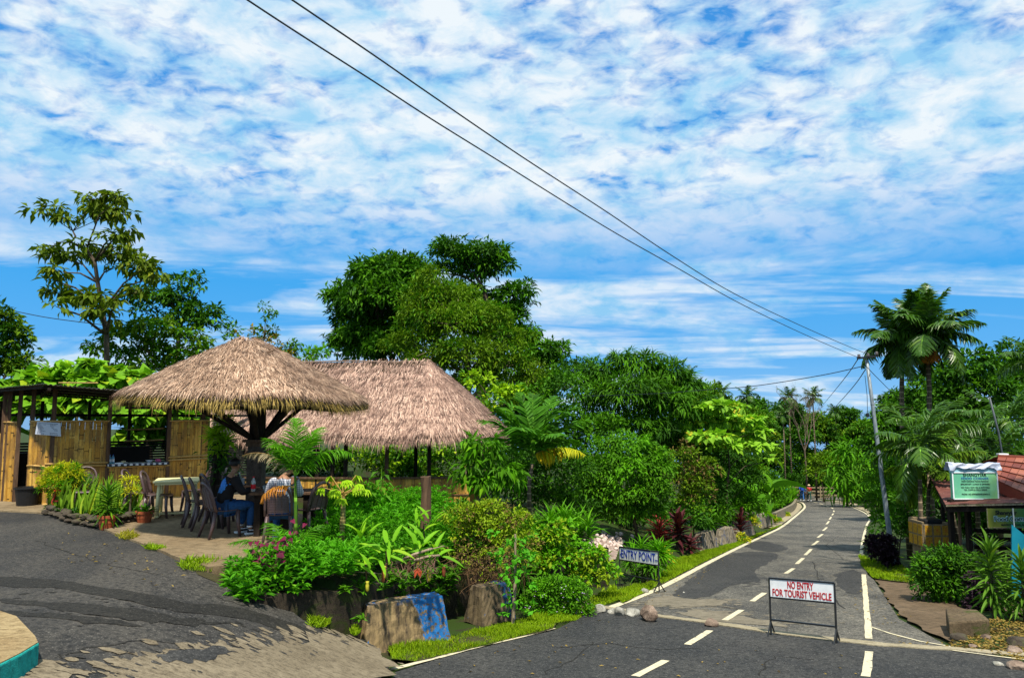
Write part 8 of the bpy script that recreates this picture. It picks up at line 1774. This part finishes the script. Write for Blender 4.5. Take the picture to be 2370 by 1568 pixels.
def hand(J, E, wrist, key, d, up, side):
    w = Vector(wrist); d = Vector(d).normalized(); s = d.cross(Vector(up)).normalized() * side; u = Vector(up).normalized(); J[key + 'palm'] = (tuple(w + d * .05), .027); E.append((key + 'wr', key + 'palm'))
    for i, (o, l) in enumerate(((-.026, .070), (-.009, .080), (.009, .075), (.026, .058))):
        a = w + d * .085 + s * o; b = a + d * l * .55 - u * .012; c = b + d * l * .35 - u * .028; J[key + 'f%da' % i] = (tuple(a), .011); J[key + 'f%db' % i] = (tuple(b), .009); J[key + 'f%dc' % i] = (tuple(c), .0075); E += [(key + 'palm', key + 'f%da' % i), (key + 'f%da' % i, key + 'f%db' % i), (key + 'f%db' % i, key + 'f%dc' % i)]
    a = w + d * .035 - s * .038; b = a + d * .035 - s * .022 - u * .01; J[key + 'ta'] = (tuple(a), .012); J[key + 'tb'] = (tuple(b), .009); E += [(key + 'palm', key + 'ta'), (key + 'ta', key + 'tb')]
def seated(name, label, loc, rz, coat, trousers, shoe='sneaker', graphic=False, headturn=(0, 0), lean=0.0, elbows=.10):
    rt = empty(name, loc, label, 'person', rz=rz); rt.scale = (.95, .95, .95); hx, hy = headturn; L = lean
    J = {'pelvis': ((0, 0, .52), .125), 'waist': ((.0 + L * .3, 0, .68), .115), 'chest': ((.03 + L * .7, 0, .86), .135), 'neckb': ((.06 + L, 0, 1.03), .075), 'neck': ((.09 + L, 0, 1.09), .052),
         'jaw': ((.125 + L + hx * .3, hy * .3, 1.15), .066), 'head': ((.115 + L + hx * .2, hy * .2, 1.22), .088), 'crown': ((.10 + L, 0, 1.285), .062)}
    E = [('pelvis', 'waist'), ('waist', 'chest'), ('chest', 'neckb'), ('neckb', 'neck'), ('neck', 'jaw'), ('jaw', 'head'), ('head', 'crown')]
    for s, k in ((1, 'l'), (-1, 'r')):
        J[k + 'sh'] = ((.05 + L, .19 * s, .985), .060); J[k + 'el'] = ((.16 + L, .27 * s, .75), .046); J[k + 'wr'] = ((.40 + L, .16 * s, .79 + elbows * .3), .030); E += [('neckb', k + 'sh'), (k + 'sh', k + 'el'), (k + 'el', k + 'wr')]; hand(J, E, J[k + 'wr'][0], k, (1, -.25 * s, .02), (0, 0, 1), s)
        J[k + 'hip'] = ((.05, .10 * s, .50), .092); J[k + 'kn'] = ((.46, .14 * s, .53), .064); J[k + 'ca'] = ((.44, .14 * s, .33), .055); J[k + 'an'] = ((.40 - .03 * s, .14 * s, .10), .038); J[k + 'toe'] = ((.53 - .03 * s, .15 * s, .045), .034); E += [('pelvis', k + 'hip'), (k + 'hip', k + 'kn'), (k + 'kn', k + 'ca'), (k + 'ca', k + 'an'), (k + 'an', k + 'toe')]
    body = skin_mesh(J, E, M_skin, 'body', rt)
    JC = {k: (v[0], v[1] + .028) for k, v in J.items() if k in ('waist', 'chest', 'neckb', 'lsh', 'rsh', 'lel', 'rel')}; JC['pelvis'] = ((-.01, 0, .55), .150); JC['neckb'] = (JC['neckb'][0], .088); JC['waist'] = (JC['waist'][0], .150); JC['chest'] = (JC['chest'][0], .163)
    for k in 'lr': w = Vector(J[k + 'wr'][0]); e = Vector(J[k + 'el'][0]); JC[k + 'cu'] = (tuple(e.lerp(w, .88)), .044)
    EC = [('pelvis', 'waist'), ('waist', 'chest'), ('chest', 'neckb')] + [x for k in 'lr' for x in (('neckb', k + 'sh'), (k + 'sh', k + 'el'), (k + 'el', k + 'cu'))]; jk = skin_mesh(JC, EC, coat, 'jacket' if graphic else 'shirt', rt)
    JT = {'pelvis': ((0, 0, .50), .145)}; ET = []
    for k in 'lr':
        for j, add in (('hip', .020), ('kn', .020), ('ca', .018)): JT[k + j] = (J[k + j][0], J[k + j][1] + add)
        a = Vector(J[k + 'an'][0]); c = Vector(J[k + 'ca'][0]); JT[k + 'cuff'] = (tuple(c.lerp(a, .82)), .056); ET += [('pelvis', k + 'hip'), (k + 'hip', k + 'kn'), (k + 'kn', k + 'ca'), (k + 'ca', k + 'cuff')]
    skin_mesh(JT, ET, trousers, 'trousers', rt)
    for s, k in ((1, 'l'), (-1, 'r')):
        a = Vector(J[k + 'an'][0]); t = Vector(J[k + 'toe'][0]); JS = {'heel': ((a.x - .045, a.y, .055), .044), 'mid': ((a.x + .05, a.y, .060), .046), 'toe': ((t.x + .03, t.y, .048), .038), 'top': ((a.x, a.y, .115), .046)}; sh = skin_mesh(JS, [('heel', 'mid'), ('mid', 'toe'), ('mid', 'top')], M_jacket, 'shoe', rt, root='mid')
        mb = MB(); mb.beam((a.x - .085, a.y, .018), (t.x + .07, t.y, .018), .094, .036); o = mb.build('sole', M_white, bevel=.012); o.parent = sh
        mb = MB(); mb.beam((a.x - .02, a.y, .082), (t.x - .0, t.y, .078), .104, .018); mb.tube([(a.x, a.y, .13), (a.x, a.y, .155)], .052, 12); o = mb.build('white_trim', M_white, bevel=.004); o.parent = sh
    hc = Vector(J['head'][0]); fwd = Vector((1, hy * 2, 0)).normalized(); sd = Vector((-fwd.y, fwd.x, 0))
    mb = MB(); V = []; F = []; nu, nv = 18, 9
    for j in range(nv + 1):
        for i in range(nu): a = 2 * math.pi * i / nu; t = j / nv * (1.95 if math.cos(a) < .3 else 1.15); r = Vector((math.sin(t) * math.cos(a) * .112, math.sin(t) * math.sin(a) * .098, math.cos(t) * .100)); q = hc + fwd * (r.x - .008) + sd * r.y + Vector((0, 0, r.z + .028)) ; V.append(q + Vector((R.uniform(-.004, .004),) * 3))
    for j in range(nv):
        for i in range(nu): F.append((j * nu + i, (j + 1) * nu + i, (j + 1) * nu + (i + 1) % nu, j * nu + (i + 1) % nu))
    mb.add(V, F); o = mb.build('hair', M_hair, smooth=True); o.parent = rt
    for s in (-1, 1): mb = MB(); q = hc + sd * s * .088 + Vector((0, 0, -.01)) - fwd * .005; mb.tube([q - Vector((0, 0, .03)), q + Vector((0, 0, .0)) + sd * s * .008, q + Vector((0, 0, .03))], [.008, .014, .010], 8, flat=1.4); o = mb.build('ear', M_skin, smooth=True); o.parent = rt
    f = hc + fwd * .092 + Vector((0, 0, -.015)); mb = MB(); mb.tube([f + Vector((0, 0, .02)), f + fwd * .022 + Vector((0, 0, -.012)), f + fwd * .004 + Vector((0, 0, -.02))], [.006, .013, .006], 8); o = mb.build('nose', M_skin, smooth=True); o.parent = rt
    for s in (-1, 1): mb = MB(); mb.lathe(hc + fwd * .084 + sd * s * .032 + Vector((0, 0, .006)), [(.002, -.006), (.009, 0), (.002, .006)], 8); o = mb.build('eye', M_dk); o.parent = rt
    mb = MB(); mb.beam(hc + fwd * .083 - sd * .022 + Vector((0, 0, -.058)), hc + fwd * .083 + sd * .022 + Vector((0, 0, -.058)), .008, .008); o = mb.build('mouth', plain('lips', (.22, .07, .05), .6)); o.parent = rt
    return rt, jk, J
def m_spark():
    t = NT('electric_blue_print'); o = t.coord(kind='Generated'); g = t.n('ShaderNodeMapping'); t.l(o, g.inputs[0]); g.inputs['Location'].default_value = (-.5, -.5, -.5)
    n = t.noise(g.outputs[0], 9, 6, .7, 1.5); l = t.n('ShaderNodeVectorMath', operation='LENGTH'); t.l(g.outputs[0], l.inputs[0]); ln = t.ramp(n, [(.46, 0.0), (.5, 1.0), (.54, 0.0)])
    c = t.mix(t.ramp(l.outputs['Value'], [(.2, 1.0), (.55, .35)]), (.0, .02, .12), (.0, .10, .55)); c = t.mix(ln, c, (.12, .50, .95)); c = t.mix(t.ramp(l.outputs['Value'], [(.02, 1.0), (.16, 0.0)]), c, (.75, .9, 1)); t.pbr(c, .7); return t.m
man, jk, J_ = seated('person', 'man seated in a black jacket with a blue print', CM + Vector((.01, .0, 0)), math.radians(44), M_jacket, M_jeans, graphic=True, headturn=(.1, .12), lean=.06)
man['label'] = 'seated man in a black jacket with a blue burst on its back'
from mathutils.bvhtree import BVHTree
bv = BVHTree.FromPolygons([v.co for v in jk.data.vertices], [tuple(p.vertices) for p in jk.data.polygons]); V = []; F = []; idx = {}
nr_, na_ = 7, 26
for j in range(nr_ + 1):
    for i in range(na_):
        a = 2 * math.pi * i / na_; r = j / nr_ * (.108 + .012 * math.sin(5 * a) + .010 * math.sin(9 * a + 1)); y = r * math.cos(a) - .01; z = .875 + r * math.sin(a) * 1.15; h = bv.ray_cast(Vector((-1, y, z)), Vector((1, 0, 0))); V.append((h[0].x - .004, y, z) if h[0] is not None else (-.12, y, z))
for j in range(nr_):
    for i in range(na_): F.append((j * na_ + i, j * na_ + (i + 1) % na_, (j + 1) * na_ + (i + 1) % na_, (j + 1) * na_ + i))
mb = MB(); mb.add(V, F); o = mb.build('back_print', m_spark(), smooth=True); o.parent = jk
mb = MB(); mb.box((-.145, -.07, .50), (.004, .032, .016)); o = mb.build('leather_patch', M_leather); o.parent = man; o.location = (0.02, -.06, 0.0)
def m_plaid():
    t = NT('white_plaid_cloth'); a = t.n('ShaderNodeTexWave', bands_direction='Z'); b = t.n('ShaderNodeTexWave', bands_direction='Y'); c = t.coord()
    for w in (a, b): t.l(c, w.inputs[0]); w.inputs['Scale'].default_value = 9
    f = t.math('MAXIMUM', t.ramp(a.outputs['Fac'], [(.85, 0.0), (.93, 1.0)]), t.ramp(b.outputs['Fac'], [(.85, 0.0), (.93, 1.0)])); t.pbr(t.mix(f, (.55, .55, .58), (.12, .14, .22)), .85); return t.m
seated('person', 'person seated behind the feather palm in a white plaid shirt', c2_ + Vector((0.02, .02, 0)), math.radians(100), m_plaid(), M_jeans, headturn=(.1, -.3), lean=.08)
def walker(label, px, py, hpx, shirt, pants, hat=None, step=.16, bag=None, Y=80.0, rz=1.45, hidden=False):
    f = at(px, py, Y); H = hpx * Y / FPX; s = H / 1.70; rt = empty('person', f, label, 'person', 'people walking at the far bend', rz=rz); rt.scale = (s, s, s)
    J = {'pelvis': ((0, 0, .93), .13), 'chest': ((.02, 0, 1.25), .145), 'neckb': ((.01, 0, 1.42), .08), 'neck': ((.02, 0, 1.49), .05), 'head': ((.035, 0, 1.585), .082), 'crown': ((.02, 0, 1.65), .055)}; E = [('pelvis', 'chest'), ('chest', 'neckb'), ('neckb', 'neck'), ('neck', 'head'), ('head', 'crown')]
    for sgn, k in ((1, 'l'), (-1, 'r')):
        J[k + 'sh'] = ((.0, .19 * sgn, 1.38), .055); J[k + 'el'] = ((-.02 - step * sgn * .4, .25 * sgn, 1.10), .043); J[k + 'wr'] = ((.08 - step * sgn * .7, .24 * sgn, .87), .030); E += [('neckb', k + 'sh'), (k + 'sh', k + 'el'), (k + 'el', k + 'wr')]; hand(J, E, J[k + 'wr'][0], k, (.15, 0, -1), (1, 0, 0), sgn)
        J[k + 'hip'] = ((0, .09 * sgn, .88), .095); J[k + 'kn'] = ((step * sgn * .6 + .03, .10 * sgn, .49), .062); J[k + 'an'] = ((step * sgn * 1.3, .10 * sgn, .09), .038); J[k + 'toe'] = ((step * sgn * 1.3 + .15, .11 * sgn, .035), .033); E += [('pelvis', k + 'hip'), (k + 'hip', k + 'kn'), (k + 'kn', k + 'an'), (k + 'an', k + 'toe')]
    skin_mesh(J, E, M_skin, 'body', rt, 1); JC = {k: (v[0], v[1] + .03) for k, v in J.items() if k in ('pelvis', 'chest', 'neckb', 'lsh', 'rsh', 'lel', 'rel')}; JC['neckb'] = (JC['neckb'][0], .09); skin_mesh(JC, [('pelvis', 'chest'), ('chest', 'neckb')] + [x for k in 'lr' for x in (('neckb', k + 'sh'), (k + 'sh', k + 'el'))], shirt, 'shirt', rt, 1)
    JT = {k: (v[0], v[1] + .022) for k, v in J.items() if k in ('pelvis', 'lhip', 'rhip', 'lkn', 'rkn', 'lan', 'ran')}; skin_mesh(JT, [x for k in 'lr' for x in (('pelvis', k + 'hip'), (k + 'hip', k + 'kn'), (k + 'kn', k + 'an'))], pants, 'trousers', rt, 1)
    for k in 'lr': a = J[k + 'an'][0]; mb = MB(); mb.beam((a[0] - .06, a[1], .05), (a[0] + .20, a[1], .04), .10, .08); o = mb.build('shoe', M_label, bevel=.02); o.parent = rt
    mb = MB()
    if hat: mb.lathe((.03, 0, 1.64), [(.17, -.02), (.165, 0), (.10, .01), (.095, .07), (.05, .10)], 16); o = mb.build('hat', hat, smooth=True)
    else: mb.lathe((.02, 0, 1.60), [(.098, -.06), (.102, 0), (.085, .06), (.04, .10)], 14); o = mb.build('hair', M_hair, smooth=True)
    o.parent = rt
    if bag: mb = MB(); mb.box((-.2, 0, 1.22), (.09, .15, .2), taper=.8); o = mb.build('backpack', bag, bevel=.05); o.parent = rt
M_royal = plain('royal_blue_cloth', (.01, .06, .36), .8); M_sky = plain('light_blue_cloth', (.10, .28, .50), .8); M_rcl = plain('red_cloth', (.50, .01, .03), .8); M_gcl = plain('green_cloth', (.02, .32, .14), .8); M_dkc = plain('dark_grey_cloth', (.03, .035, .04), .8); M_straw = plain('straw_hat', (.55, .45, .26), .8)
walker('walker in royal blue shirt with a dark backpack and jeans, tallest of the three', 1856, 1157.5, 38, M_royal, plain('walker_jeans', (.03, .12, .35), .8), None, bag=M_royal, Y=79)
walker('walker in a light blue shirt between the blue and the red one', 1865, 1156.5, 31, M_sky, M_dkc, None, Y=81); walker('walker in a red shirt and pale hat at the right', 1873, 1158, 36, M_rcl, plain('dark_green_cloth', (.02, .07, .05), .8), M_straw, Y=78.5)
walker('person in a green shirt and straw hat behind the tall grass of the planter', 1822, 1157, 34, M_gcl, M_dkc, M_straw, step=.05, Y=70, rz=1.2)
